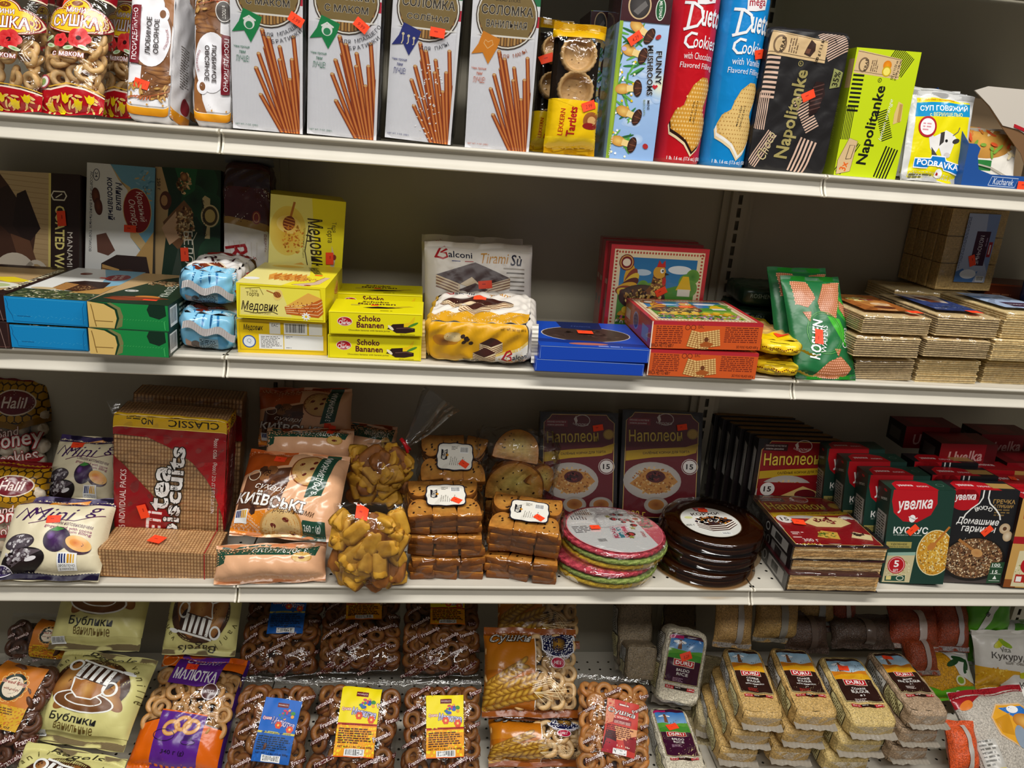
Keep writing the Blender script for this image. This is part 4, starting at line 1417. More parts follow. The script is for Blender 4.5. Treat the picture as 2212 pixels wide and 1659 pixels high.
def nap_art(base, ink, stripe, fruit, amount, sub, name_h, lemon):
	def draw(a):
		H = a.H
		T, K = '#d8b98a', '#4a3a2a'
		a.r(0, 0, 100, H, base)
		hatch(a, 2, H * .52, 17, H * .30, 9, stripe, 0)
		hatch(a, 14, H * .30, H * .26, 15, 6, stripe, 90)
		hatch(a, 10, H * .02, H * .28, 14, 5, stripe, 62)
		hatch(a, 76, H * .80, 30, 34, 13, stripe, 32 if not lemon else 60)
		hatch(a, 66, H * .30, 17, 44, 14, stripe, 34 if not lemon else 24)
		hatch(a, 84 if lemon else 72, -2, H * .26, 24, 5, stripe, 76)
		a.push(0, H * .78, 1, -4)
		a.p([(1, 6), (72, 6), (70, H * .185), (1, H * .205)], T)
		a.l([(1, 9), (72, 9)], .6, K)
		a.l([(1, H * .195), (70, H * .178)], .6, K)
		a.ring(14, 18, 8, 10, 2.2, '#7a6248')
		a.t('KRAŠ' if lemon else 'KRAŠ', 17, 18, 16, 5.5, '#3d2f22', .04, rot=86)
		a.tl(27, 11, 18, 4, 3, '#7a6248', 90)
		if lemon:
			a.e(50, 22, 6.5, 6.5, '#f19a14', '#d97a08')
			a.e(51, 14, 7, 7, '#e8c81c', '#c9a40c')
			a.e(51, 14, 5.2, 5.2, '#f3e36a')
		else:
			a.p([(45, 12), (53, 10), (57, 17), (56, 24), (50, 28), (47, 20)], '#3a241c')
			a.p([(46, 13), (51, 13), (52, 18), (47, 18)], '#6b4434')
		a.t(amount[0], 63, 17, 26, 4.6, '#241a12', .02, rot=86)
		if len(amount) > 1:
			a.t(amount[1], 68, 17, 26, 4.2, '#241a12', .02, rot=86)
		a.pop()
		a.t('Napolitanke', 46, H * .42, H * .62, 21, ink, .035, rot=86)
		a.ring(44, H * .77, 3, 3, .7, ink)
		a.t('R', 44, H * .77, 2, 2.4, ink, .0)
		if lemon:
			a.t('lemon orange', 66, H * .47, 58, 7, '#f2f2e0', .0, rot=84, sh=.3)
			a.p([(78, H * .44), (90, H * .47), (88, H * .60), (80, H * .62), (77, H * .52)], '#e2c27c')
			for i in range(5):
				a.l([(84 + i, H * .46), (83 + i, H * .60)], .8, '#b78d44')
			a.p([(3, 4), (24, 9), (28, 52), (14, 56), (2, 24)], T)
			a.l([(3, 4), (24, 9), (28, 52), (14, 56), (2, 24)], .5, K, True)
			a.t('3x', 13, 16, 13, 11, '#e2641a', .05, rot=78)
			a.l([(14, 26), (22, 27), (25, 46), (17, 46)], 1, K, True)
		else:
			a.t('Choco', 20, H * .19, 32, 12, '#c9b98a', .0, rot=74, sh=.3)
			a.p([(66, H * .42), (74, H * .45), (80, H * .58), (76, H * .66), (66, H * .66), (62, H * .54)], '#2c1a18')
			for i in range(6):
				a.l([(64, H * .46 + i * 5), (77, H * .49 + i * 5)], 1.3, '#5a3c36')
			a.p([(84, H * .62), (96, H * .64), (97, H * .74), (85, H * .76)], '#8f9256')
			a.t('35%', 90, H * .69, 16, 7, '#1e1c10', .03, rot=86)
	return draw

o, w, h, d = thing('napA', 'wafer_pack', 'large black wafer pack with pink stripes and gold lettering', 'pack of wafers', 'striped wafer packs')
f = pack(o, 'printed_wrapper', w, h, d, '#1e1c1f', {'front': nap_art('#211f20', '#a3965c', '#d9b7a2', 0, ('500 g / 1.1 lb',), '', 0, False)}, 'foilsoft', e=18, wr=.0007, seed=3)
sticker(o, f['front'], w * .60, h * .56, 28)
o, w, h, d = thing('napB', 'wafer_box', 'lime green wafer carton with black stripes beside the black pack', 'box of wafers', 'striped wafer packs')
def lside(a):
	a.r(0, 0, 100, a.H, '#8fa014')
	a.t('lemon orange', 50, a.H * .42, a.H * .4, 22, '#b9c43e', .0, rot=90, sh=.3)
	a.r(70, a.H * .7, 30, a.H * .22, '#b89a68')
pack(o, 'carton', w, h, d, {'all': '#c2d414', 'left': '#9fb010'}, {'front': nap_art('#c6da12', '#15170c', '#15170c', 1, ('327 g / 11.53 oz', '(3 x 109 g / 3.84 oz)'), '', 0, True), 'left': lside}, 'carton')

def soup_art(a):
	a.norm(120)
	H = a.H
	a.r(0, 0, 100, H, '#d4d4d2')
	a.p([(8, 4), (97, 0), (93, 112), (9, 110)], '#e6da08')
	a.p([(8, 84), (95, 92), (94, 110), (9, 103)], '#1291c8')
	a.t('СУП ГОВЯЖИЙ', 52, 100, 76, 9, '#f4fafc', .04, rot=5)
	a.t('с ВЕРМИШЕЛЬЮ', 56, 91, 52, 5.5, '#f0ee9a', .02, rot=5)
	a.t('Суп быстрый с вермишелью', 40, 108.5, 56, 3, '#d97a10', .01, rot=4)
	# cow
	a.p([(30, 66), (40, 60), (52, 66), (58, 70), (70, 66), (80, 58), (74, 54), (70, 40), (62, 32), (56, 34), (50, 46), (44, 36), (36, 44)], '#e7e5e2')
	a.p([(50, 66), (56, 68), (56, 54), (50, 48)], '#3c3836')
	a.p([(38, 46), (48, 36), (46, 30), (40, 34)], '#4b4744')
	a.e(76, 57, 6, 3.2, '#3a3634', rot=20)
	a.e(60, 56, 2.2, 2, '#1c1a18')
	a.e(64, 37, 5, 3.6, '#cfc8c4')
	a.l([(70, 64), (78, 70), (80, 76)], 1.2, '#6a625c')
	a.ring(28, 72, 14, 14, 3, '#b3202c')
	a.e(28, 72, 11, 11, '#f3eef0')
	a.tl(21, 75, 14, 3, 4, '#d99aa4', seed=4)
	a.p([(14, 16), (36, 16), (38, 20), (60, 20), (62, 16), (90, 12), (90, 26), (64, 30), (62, 35), (40, 35), (38, 31), (14, 30)], '#f4f6f6')
	a.p([(15, 17.5), (36.6, 17.5), (39, 21.5), (60, 21.5), (63, 17), (88.5, 14), (88.5, 25), (63, 28.5), (61, 33.5), (41, 33.5), (39, 29.5), (15, 28.5)], '#1277c8')
	a.t('PODRAVKA', 52, 23.5, 66, 8, '#ffffff', .04, rot=-2)
	a.e(55, 11, 6, 6.6, '#f4f4f4')
	a.p([(52, 13), (55, 11), (55, 6.5), (51.5, 9)], '#b3141e')
	a.tl(10, 7, 36, 2, 3.6, '#6a6a30', seed=2)

for i in range(3):
	o, w, h, d = thing('podr', 'soup_sachet', ['yellow soup sachet with a cow, frontmost of the three', 'silver edge of the middle soup sachet behind the yellow one', 'silver edge of the rear soup sachet leaning back'][i], 'soup sachet', 'soup sachets', dy=.016 * i, dx=-.002 * i, dz=.004 * i)
	bag(o, 'sachet', w, h, d, '#cfd0d0', soup_art, 'foil', p=3, q=3, fin=.008, wr=.0014, seed=5 + i, sealcol='#d8d8d8', pin=.02)

# open display tray of sachets at the end of the shelf
o, w, h, d = thing('kuch', 'display_tray', 'blue cardboard display tray with cut-out front at the right end', 'display tray')
w, hh = .22, .062
x0, x1 = -.068, -.068 + w
mb = MB()
fr = [(x0, 0), (x1, 0), (x1, .085), (x0 + .20, .085), (x0 + .19, .055), (x0 + .165, .026), (x0 + .05, .024), (x0 + .026, .030), (x0 + .020, .05), (x0 + .022, .062), (x0 + .014, .068), (x0, .068)]
mb.prism([(p[0], p[1]) for p in fr], 'y', 0, .0012, '#1f4f96', 'carton')
a = Art(w, .09)
a.l([(22, 3.2), (44, 3.2), (46, 9.5), (24, 9.5)], .5, '#b9c6dc', True)
a.t('Kucharek', 34, 6.4, 17, 4.6, '#cfd8e6', .01, sh=.2)
a.emit(mb, lambda u, v, off: np.stack([x0 + u, -off + 0 * u, v], 1), 'carton')
mb.build('front_panel', o)
mb = MB()
mb.box(x0, x1, .0012, d, 0, .0012, '#8a6a48', 'carton')
mb.box(x0, x1, d - .001, d, 0, .16, '#8a7458', 'carton')
mb.prism([(.001, 0), (d, 0), (d, .16), (d - .03, .165), (.001, .068)], 'x', x0, x0 + .001, '#1f4f96', 'carton')
mb.build('tray_body', o)
mb = MB()
fl = [(-.062, .150), (-.03, .128), (.0, .10), (.045, .062), (.06, .04), (.078, .024), (.10, .02), (.12, .03), (.14, .06), (.15, .10), (.15, .16)]
mb.prism([(p[0] + .0, p[1]) for p in fl], 'y', .02, .0212, '#7a5a3c', 'carton')
fl2 = [(-.062, .150), (-.03, .129), (.0, .102), (.03, .098), (.09, .075), (.15, .06), (.15, .16), (-.04, .158)]
mb.prism(fl2, 'y', .0185, .0198, '#c9c1b6', 'carton')
mb.prism([(.02, .101), (.07, .088), (.15, .083), (.15, .088), (.07, .093), (.02, .106)], 'y', .0175, .0184, '#b01824', 'carton')
mb.build('torn_flap', o)
sticker(o, lambda u, v, off: np.stack([np.asarray(u) * 1.0, -np.asarray(off) + 0 * u, np.asarray(v) * 1.0], 1), .045, .011, 0, w=.026)
for i in range(3):
	s = empty('seasoning_sachet', (1.217 - .012 + .006 * i, .075 + .02 * i, .333), (math.radians(-12), 0, .03), ['seasoning sachet with a salad photo, front one inside the blue tray', 'middle seasoning sachet inside the blue tray', 'rear seasoning sachet inside the blue tray'][i], 'sachet', 'sachets in the blue display tray')
	def seas(a):
		a.r(0, 0, 100, a.H, '#ece6da')
		a.r(0, 18, 60, 14, '#2f7d3c')
		a.e(45, 62, 52, 28, '#d9a24c', '#b8823a')
		rnd = random.Random(3)
		for q in range(40):
			a.e(rnd.uniform(5, 92), rnd.uniform(38, 92), rnd.uniform(3, 9), 2.4, rnd.choice(['#d9562a', '#e8c060', '#7ba23c', '#f0ddb0', '#c4762e']), rot=rnd.uniform(0, 180), n=9)
		a.l([(2, 30), (60, 22), (98, 8)], 2, '#b8b0a0')
	bag(s, 'sachet', .118, .088, .008, '#ece6da', seas, 'foil', fin=.006, wr=.0008, seed=i)

o, w, h, d = thing('kbox', 'food_carton', 'dim green topped carton at the back, right end of top shelf', 'carton')
def kb(a):
	a.r(0, 0, 100, a.H, '#5a4a34')
	a.r(10, a.H * .55, 80, a.H * .38, '#6d8a2a')
	a.gr(50, a.H * .72, 40, 18, 60, 3, ['#7ea23a', '#55721e', '#93b44c'], 3)
pack(o, 'carton', w, h, d, '#4f4231', {'front': kb}, 'carton')

# ================================================================== SECOND SHELF
def choc_block(a, x, y, w, h, side, top='#2c1610'):
	"""slice of coated wafer cake: dark block with a layered cut face"""
	a.p([(x, y), (x + w * .62, y - h * .12), (x + w, y + h * .35), (x + w * .9, y + h), (x + w * .3, y + h), (x, y + h * .72)], top)
	a.p([(x, y), (x + w * .34, y - h * .1), (x + w * .36, y + h * .58), (x + w * .02, y + h * .7)], side)
	for i in range(5):
		a.l([(x + 1, y + h * (.1 + .12 * i)), (x + w * .34, y + h * (.02 + .12 * i))], h * .025, '#6a4020')
	a.p([(x + w * .36, y), (x + w * .62, y - h * .1), (x + w * .92, y + h * .3), (x + w * .6, y + h * .6), (x + w * .36, y + h * .56)], '#4a2a18')
	a.gr(x + w * .6, y + h * .22, w * .2, h * .24, 50, w * .022, ['#d9b27a', '#8a5a30', '#c49a60', '#5a3420'], 4)

def coat_art(a):
	a.norm(125)
	H = a.H
	a.r(0, 0, 100, H, '#b8976a', c2='#cbb083')
	for i in range(26):
		a.l([(0, i * H / 26), (30, i * H / 26 + 2), (72, i * H / 26 - 1)], .5, '#a98a5e')
	a.p([(0, 118), (20, 130), (34, 112), (60, 70), (56, 40), (20, 30), (0, 40)], '#4a2c1e', )
	for k in (0, 1):
		a.p([(26 + 16 * k, 108 - 4 * k), (34 + 16 * k, 112 - 4 * k), (60 + 4 * k, 72), (46 + 6 * k, 56), (26 + 12 * k, 74)], '#2a1712' if k else '#352018')
	a.p([(36, 66), (54, 60), (60, 42), (44, 40)], '#6b4630')
	a.e(40, 22, 22, 26, '#d8cbb8')
	a.ring(60, 20, 14, 22, 4, '#d8cbb8')
	a.e(56, 18, 10, 18, '#3a2a22')
	a.r(72, 0, 28, H, '#2b1714')
	a.r(71.4, 0, 2.2, H, '#e8d478')
	a.t('COATED WAFERS', 82, H * .42, 84, 9, '#f3e48c', .06, rot=-90)
	a.t('MANAMIM', 91.5, H * .40, 40, 5, '#e8e0d4', .0, rot=-90)
	a.l([(76, 100), (86, 100), (88, 104), (86, 108), (76, 108), (74, 104)], 1.3, '#e9e2cc', True)
	a.l([(78, 102), (84, 106)], 1, '#e9e2cc')

o, w, h, d = thing('coatU', 'wafer_carton', 'tan and dark brown coated wafer carton standing at the left end of second shelf', 'wafer carton', None)
f = pack(o, 'carton', w, h, d, {'all': '#2a1714'}, {'front': coat_art}, 'carton')
sticker(o, f['front'], w * .84, h * .66, -84, w=.026, h=.015)

def lemon_top(a):
	H = a.H
	a.r(0, 0, 100, H, '#2a1714')
	a.r(0, H * .1, 86, H * .8, '#b89a6c')
	a.e(52, H * .25, 40, 22, '#e8e6d8')
	a.e(52, H * .25, 30, 15, '#b9c48a')
	a.p([(30, H * .5), (60, H * .55), (96, H * .42), (70, H * .36)], '#e8d020')
	a.t('COATED WAFERS', 91, H * .5, H * .8, 9, '#e8e0c0', .04, rot=90)
for k, lab in (('coatL2', 'dark brown wafer box lying flat, lower one at left end of second shelf'), ('coatL1', 'dark brown wafer box lying flat with lemon print on top, upper one at left end')):
	o, w, h, d = thing(k, 'wafer_carton', lab, 'wafer carton', 'coated wafer boxes lying flat', d=.225)
	def cf(a):
		a.l([(2, 2), (98, 2), (98, a.H - 2)], 1, '#5a3a34')
		a.l([(6, 0), (10, a.H)], .7, '#6a4a42')
		a.l([(94, 0), (88, a.H)], .7, '#8a7068')
	pack(o, 'carton', w, h, d, '#2b1615', {'front': cf, 'top': lemon_top}, 'carton')

def mishka_art(a):
	a.norm(215)
	H = a.H
	a.r(0, 0, 100, H, '#6fa6c0')
	a.p([(0, 0), (0, H), (34, H), (60, H * .83), (66, H * .5), (100, H * .3), (100, 0)], '#e9e8e4')
	a.p([(46, H * .9), (34, H), (60, H * .83), (66, H * .5), (100, H * .32), (100, H * .40), (70, H * .58), (64, H * .85)], '#d2b27a')
	a.gr(84, H * .84, 14, 30, 50, 3.5, ['#8fbace', '#5790ae', '#c6a66c', '#7fb0c6'], 4, 3)
	a.p([(68, H * .32), (100, H * .55), (100, H * .12), (86, H * .2)], '#c39a5a')
	a.e(75, H * .69, 21, 34, '#d9b46c', rot=6)
	a.e(75, H * .69, 20, 33, '#8e1218', rot=6)
	a.t('Красный', 80, H * .72, 46, 12, '#f0e2d8', .0, rot=-80, sh=.3)
	a.t('Октябрь', 69, H * .66, 46, 12, '#f0e2d8', .0, rot=-80, sh=.3)
	a.t('Мишка', 48, H * .78, 42, 10, '#2a2a48', .03, rot=-87, sh=.2)
	a.t('косолапый', 36, H * .76, 64, 10, '#2a2a48', .03, rot=-87, sh=.2)
	a.t('АССОРТИ ИЗ 6 ВАФЕЛЬНЫХ ТОРТИКОВ', 7, H * .66, H * .56, 4, '#3a3a4a', .01, rot=-90)
	a.ring(14, H * .92, 5, 9, 1, '#3a3a4a')
	a.t('24', 14, H * .92, 8, 4, '#3a3a4a', .02, rot=-90)
	for x, y in ((14, .77), (18, .70)):
		a.e(x, H * y, 6, 13, '#7a3a20', '#4a1f10', rot=8)
	a.p([(16, H * .5), (30, H * .52), (44, H * .4), (34, H * .36), (18, H * .38)], '#6b4436')
	choc_block(a, 24, H * .13, 74, H * .24, '#c89a58')
	a.e(14, H * .14, 13, 15, '#c9a048')
	a.e(14, H * .14, 11, 13, '#e3c478')
	a.p([(3, H * .08), (12, H * .06), (16, H * .12), (6, H * .14)], '#7a1414')
	a.r(0, 0, 100, H * .055, '#3c4a30')
	a.gr(50, H * .03, 50, 5, 60, 4, ['#6a7a4a', '#c9c0a0', '#2a3420'], 6, 3, True)

def mishka_top(a):
	H = a.H
	a.r(0, 0, 100, H, '#7fb2cc')
	a.p([(0, 0), (0, H), (40, H), (66, H * .7), (80, H * .4), (100, H * .28), (100, 0)], '#e6e6e2')
	a.r(0, 0, 100, H * .24, '#3c4a30')
	a.gr(50, H * .12, 50, H * .12, 150, 4, ['#6a7a4a', '#d9d0b0', '#2a3420', '#141c10', '#8a8a5a'], 6, 3, True)
	a.p([(60, H * .2), (100, H * .5), (100, H * .2)], '#b98c4a')
	a.e(80, H * .74, 16, 24, '#8e1218')
	a.t('Красный', 83, H * .77, 34, 8, '#f0e2d8', .0, rot=-80, sh=.3)
	a.t('Октябрь', 76, H * .73, 34, 8, '#f0e2d8', .0, rot=-80, sh=.3)
	choc_block(a, 30, H * .27, 60, H * .3, '#b8844a')
	a.e(30, H * .8, 8, 9, '#7a3a20')
	a.e(22, H * .27, 16, 7, '#c9b48a')
	a.r(58, H * .68, 12, 8, '#e8402a')

o, w, h, d = thing('mishU', 'wafer_cake_box', 'white and light blue wafer cake box with red oval, standing', 'cake box', None)
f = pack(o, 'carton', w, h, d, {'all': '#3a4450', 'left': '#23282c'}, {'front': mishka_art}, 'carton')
sticker(o, f['front'], w * .66, h * .56, 0, w=.021)

def bluef(a):
	a.l([(2, a.H * .92), (4, a.H * .7), (3, a.H * .6), (6, a.H * .4), (8, a.H * .3), (9, a.H * .08), (97, a.H * .04)], .9, '#0a5f94')
	a.l([(6, a.H * .94), (97, a.H * .94)], .5, '#3fb4e8')
	rnd = random.Random(2)
	for i in range(18):
		a.l([(10 + 5 * i, a.H * (.34 - .06 * (i % 3))), (12.5 + 5 * i, a.H * .3)], .5, '#39a6da')
	a.r(14, a.H * .27, 16, .9, '#0a5f94')
	a.l([(97, a.H * .9), (94.5, a.H * .7), (94.5, a.H * .1)], .7, '#0a6aa4')
for k, lab in (('mishL2', 'bright blue ended cake box lying flat, lower one of the blue pair'), ('mishL1', 'bright blue ended cake box lying flat, upper one of the blue pair')):
	o, w, h, d = thing(k, 'wafer_cake_box', lab, 'cake box', 'blue ended cake boxes', d=.24)
	pack(o, 'carton', w, h, d, {'all': '#0d86c4', 'front': '#0b87c6', 'right': '#1a6a98'}, {'front': bluef, 'top': mishka_top}, 'carton')

def belka_art(a):
	a.norm(215)
	H = a.H
	a.r(0, 0, 100, H, '#173322')
	a.p([(0, 0), (0, H), (10, H), (22, H * .8), (16, H * .5), (4, 0)], '#c0a070')
	for (x, y, r) in ((70, .9, 26), (84, .72, 22), (90, .4, 24), (76, .22, 28), (60, .78, 20)):
		a.e(x, H * y, r, r * 1.2, '#102a1c', '#1d4a2e')
	a.p([(30, H), (64, H), (60, H * .85), (44, H * .8)], '#1f5a34')
	a.e(16, H * .77, 9, 14, '#5a2c1c')
	a.e(14, H * .77, 5, 8, '#b98a5a')
	a.p([(12, H * .62), (34, H * .73), (44, H * .78), (56, H * .72), (52, H * .55), (36, H * .43), (20, H * .5)], '#7a5230')
	a.p([(10, H * .58), (32, H * .70), (38, H * .52), (22, H * .46)], '#d8ae8a')
	a.gr(46, H * .62, 14, 26, 120, 3, ['#e6c490', '#8a5a30', '#d0a068', '#5a3420', '#f0d8a8'], 7)
	a.gr(44, H * .90, 10, 16, 50, 3.2, ['#e6c490', '#6a4424', '#d0a068'], 8)
	a.e(44, H * .94, 6, 7, '#c88c50', '#5a2c18')
	a.p([(80, H * .62), (72, H * .80), (76, H * .82), (84, H * .80), (84, H * .52), (76, H * .52)], '#cbb888')
	a.e(84, H * .68, 14, 17, '#d6c492')
	a.e(84, H * .68, 11.5, 14.5, '#4a3a1c')
	a.e(84, H * .68, 8, 10, '#c8b06a')
	a.t('БАБАЕВСКИЙ', 75, H * .66, 54, 5, '#2a1a10', .04, rot=-86)
	a.t('БЕЛОЧКА', 52, H * .36, 88, 14, '#e9e4d4', .0, rot=-88)
	a.l([(64, H * .56), (58, H * .5), (62, H * .3), (56, H * .14)], 1, '#d8d0b4')
	a.p([(14, 4), (36, H * .45), (50, H * .08), (30, 0)], '#3c4a3e')
	a.e(14, H * .15, 9, 11, '#d8d8d0')
	a.e(14, H * .15, 7, 9, '#b8b8b0')
	a.t('G', 14, H * .15, 6, 9, '#4a4a44', .02, rot=-80)
	a.t('250 г', 6, H * .88, 18, 5, '#3a2a1a', .02, rot=-86)

def belka_top(a):
	H = a.H
	a.r(0, 0, 100, H, '#1a3524')
	a.p([(0, 0), (0, H), (70, H), (40, H * .8), (10, H * .3)], '#c0a070')
	a.p([(0, 0), (4, H * .24), (16, H * .34), (100, H * .3), (100, 0)], '#14301f')
	a.p([(10, H * .12), (30, H * .2), (60, H * .22), (90, H * .18), (60, H * .10), (30, H * .08)], '#8a3a18')
	a.e(60, H * .21, 16, 8, '#c77a34')
	a.e(50, H * .17, 36, 6, '#a4502a', '#5a2410')
	a.e(28, H * .37, 9, 7, '#d8d8d0')
	a.ring(28, H * .37, 6, 4, 1.4, '#4a4a44')
	a.t('БЕЛОЧКА', 74, H * .42, 80, 12, '#dfe4d4', .0, rot=-84)
	a.gr(62, H * .66, 34, 18, 120, 3.4, ['#c69c70', '#6a4424', '#e0c090'], 7)
	a.r(60, H * .11, 18, 7, '#ff4a2c')

o, w, h, d = thing('belU', 'wafer_cake_box', 'dark green wafer cake box with nuts and shield emblem, standing', 'cake box', None)
f = pack(o, 'carton', w, h, d, {'all': '#142c1c'}, {'front': belka_art}, 'carton')
sticker(o, f['front'], w * .46, h * .40, -86, w=.024, h=.014)

def belf(a):
	H = a.H
	a.p([(0, 0), (33, 0), (38, H * .4), (36, H * .75), (24, H * .97), (0, H)], '#0e3820')
	a.p([(0, 0), (31, 0), (35, H * .4), (33, H * .72), (20, H * .93), (0, H)], '#dcb96c')
	a.p([(33, 0), (41, H * .1), (43, H * .5), (40, H * .82), (28, H)] + [(24, H * .97), (36, H * .75), (38, H * .4)], '#7a7a4a')
	a.p([(76, H), (96, H), (97, H * .6), (88, H * .45), (76, H * .55), (73, H * .8)], '#0a2c1c')
	a.l([(4, H * .9), (6, H * .6), (7, H * .35), (9, H * .05)], 1.2, '#8a6a30')
	for i in range(16):
		a.l([(40 + 3.6 * i, H * .36), (41.8 + 3.6 * i, H * .40)], .6, '#3fae5c')
	a.l([(94, H * .36), (95, H * .05)], .8, '#4fc06c')
	a.r(8, H * .26, 22, .9, '#7a5a24')
for k, lab in (('belL2', 'green and tan ended cake box lying flat, lower one of the pair'), ('belL1', 'green and tan ended cake box lying flat, upper one of the pair')):
	o, w, h, d = thing(k, 'wafer_cake_box', lab, 'cake box', 'green ended cake boxes', d=.235)
	def rt(a):
		a.r(0, 0, 100, a.H, '#14301f')
		a.bc(3, 2, 14, a.H - 4)
		a.tl(22, a.H * .7, 50, 5, 3, '#b8c0a8')
	pack(o, 'carton', w, h, d, {'all': '#14522c', 'front': '#148540'}, {'front': belf, 'top': belka_top, 'right': rt}, 'carton')

# sponge rolls
def roll_front(a):
	H = a.H
	a.r(0, 0, 100, H, '#e6e2e0')
	a.p([(0, H), (100, H), (100, H * .60), (60, H * .615), (20, H * .63), (0, H * .63)], '#4a1014')
	a.p([(0, H * .66), (100, H * .62), (100, H * .57), (0, H * .615)], '#a8823a')
	a.p([(0, H * .85), (100, H * .85), (100, H), (0, H)], '#2a0a0e')
	a.e(70, H * .66, 9, 14, '#8a2a1c')
	a.ring(70, H * .66, 6.5, 10.5, 1.3, '#d8a868')
	for i in range(6):
		a.l([(12 + 12 * i, H * .5), (22 + 10 * i, H * .36), (12 + 12 * i, H * .22)], .8, '#cfc6b4')
	a.t('Roll', 44, H * .36, 92, 44, '#a3141e', .01, rot=-62, sh=.3)
	a.t('Sponge-cake', 72, H * .29, 78, 8, '#a3342a', .0, rot=-82, sh=.25)
	a.tl(12, H * .2, 14, 6, 6, '#8a7a70', -70)
	a.r(90, H * .3, 8, H * .28, '#e9e4dc')
	a.tl(92, H * .56, 40, 3, 2.4, '#7a3028', -90)
o, w, h, d = thing('rollU', 'sponge_roll_pack', 'maroon and white sponge roll pack standing against the back', 'sponge roll', None)
pack(o, 'printed_wrapper', w, h, d, {'all': '#3a1014', 'front': '#d8d4d2'}, {'front': roll_front}, 'foil', e=8, wr=.0012, seed=2)
mb = MB()
mb.add([(-w / 2, d * .4, h - .004), (w / 2, d * .4, h - .004), (w / 2, d * .1, h + .008), (-w / 2, d * .1, h + .012)], [(0, 1, 2, 3)], '#555555', 'foil')
mb.build('seal', o)

def roll_end(a):
	H = a.H
	a.r(0, 0, 100, H, '#5fa9d0', c2='#8cc9e8')
	for x, c in ((30, '#1f5a88'), (44, '#2a78b0'), (58, '#1c5484'), (70, '#2a78b0')):
		a.p([(x - 2.5, H), (x + 2.5, H), (x + 1.5, H * .72), (x, H * .62), (x - 1.5, H * .72)], c)
	a.p([(14, 0), (30, 0), (30, H * .22), (16, H * .3)], '#b09080')
	a.e(34, H * .12, 9, H * .16, '#4a3a34')
	a.r(40, 2, 32, H * .34, '#7a98a8')
	a.tl(41, H * .3, 30, 8, H * .042, '#22343e', fill=.6)
	a.p([(70, H * .5), (90, H * .3), (84, 0), (74, 0)], '#4a90b8')
def roll_top(a):
	H = a.H
	a.r(0, 0, 100, H, '#e2dedc')
	a.r(0, 0, 100, H * .16, '#8cc9e8')
	a.e(46, H * .2, 32, 16, '#8a3c22', '#4a1c12')
	a.ring(50, H * .24, 24, 10, 4, '#d9c4a4')
	a.e(36, H * .1, 16, 7, '#6a2414')
	a.t('Roll', 52, H * .52, 60, 34, '#3a1c24', .02, rot=4, sh=.3)
	a.r(0, H * .82, 100, H * .18, '#7a2420')
	for x in (24, 40, 56, 72):
		a.p([(x - 2, H * .1), (x + 2, H * .1), (x, H * .02)], '#2a78b0')
def roll_right(a):
	a.r(0, 0, 100, a.H, '#d2cecc')
	a.p([(0, 0), (18, 0), (10, a.H), (0, a.H)], '#6fb6dc')
	a.p([(6, 4), (16, 6), (14, 16), (4, 12)], '#8a2a14')
	a.tl(28, a.H * .6, 36, 4, 5, '#b0403a', 4)
	a.r(80, 0, 20, a.H, '#4a1418')
for k, lab in (('rollL2', 'silvery blue ended sponge roll pack lying below another'), ('rollL1', 'silvery blue ended sponge roll pack lying on top of another')):
	o, w, h, d = thing(k, 'sponge_roll_pack', lab, 'sponge roll', 'blue sponge roll packs lying flat', d=.2)
	f = pack(o, 'printed_wrapper', w, h, d, {'all': '#c8c6c8', 'front': '#6fb4d8', 'left': '#7ab8d8'}, {'front': roll_end, 'top': roll_top, 'right': roll_right}, 'foil', e=5, wr=.0028, seed=4 if k == 'rollL1' else 9)
	# crimped end seal across the front
	mb = MB()
	n, v, fc = 46, [], []
	zc = h * (.56 if k == 'rollL1' else .66)
	for j in range(2):
		for i in range(n + 1):
			x = -w * .36 + w * .86 * i / n
			v.append((x, -.004 - .006 * (1 - j) + .0012 * (i % 2), zc + (.006 if j else -.004) - .010 * (i / n) + .004 * math.sin(i * .25)))
	for i in range(n):
		fc.append((i, i + 1, n + 2 + i, n + 1 + i))
	mb.add(v, fc, '#a09a98', 'foil')
	mb.build('seal', o)

# honey cakes
def honey_slice(a, x, y, s, rot=0):
	a.push(x, y, s, rot)
	a.p([(-34, -12), (24, -22), (34, -14), (34, 12), (10, 24), (-36, 2)], '#c4601c')
	a.p([(-36, 2), (10, 26), (34, 14), (-6, -2)], '#e8b04a')
	for k in range(4):
		a.l([(-34, -8 + k * 3.4), (24, -17 + k * 7), (34, -9 + k * 6)], 1.2, '#f0cc96')
	a.gr(0, -2, 28, 12, 60, 1.5, ['#a8481a', '#d87a30', '#8c3a14'], 3)
	a.pop()
def honey_dip(a, x, y, s, rot=0):
	a.push(x, y, s, rot)
	a.e(0, -6, 16, 12, '#f2b42a', '#e8d07a')
	a.l([(0, 0), (0, 26)], 3, '#b06a24')
	a.e(0, -4, 8, 10, '#7a3414')
	for k in range(4):
		a.l([(-7, -10 + 4 * k), (7, -10 + 4 * k)], 1.1, '#d89040')
	a.pop()
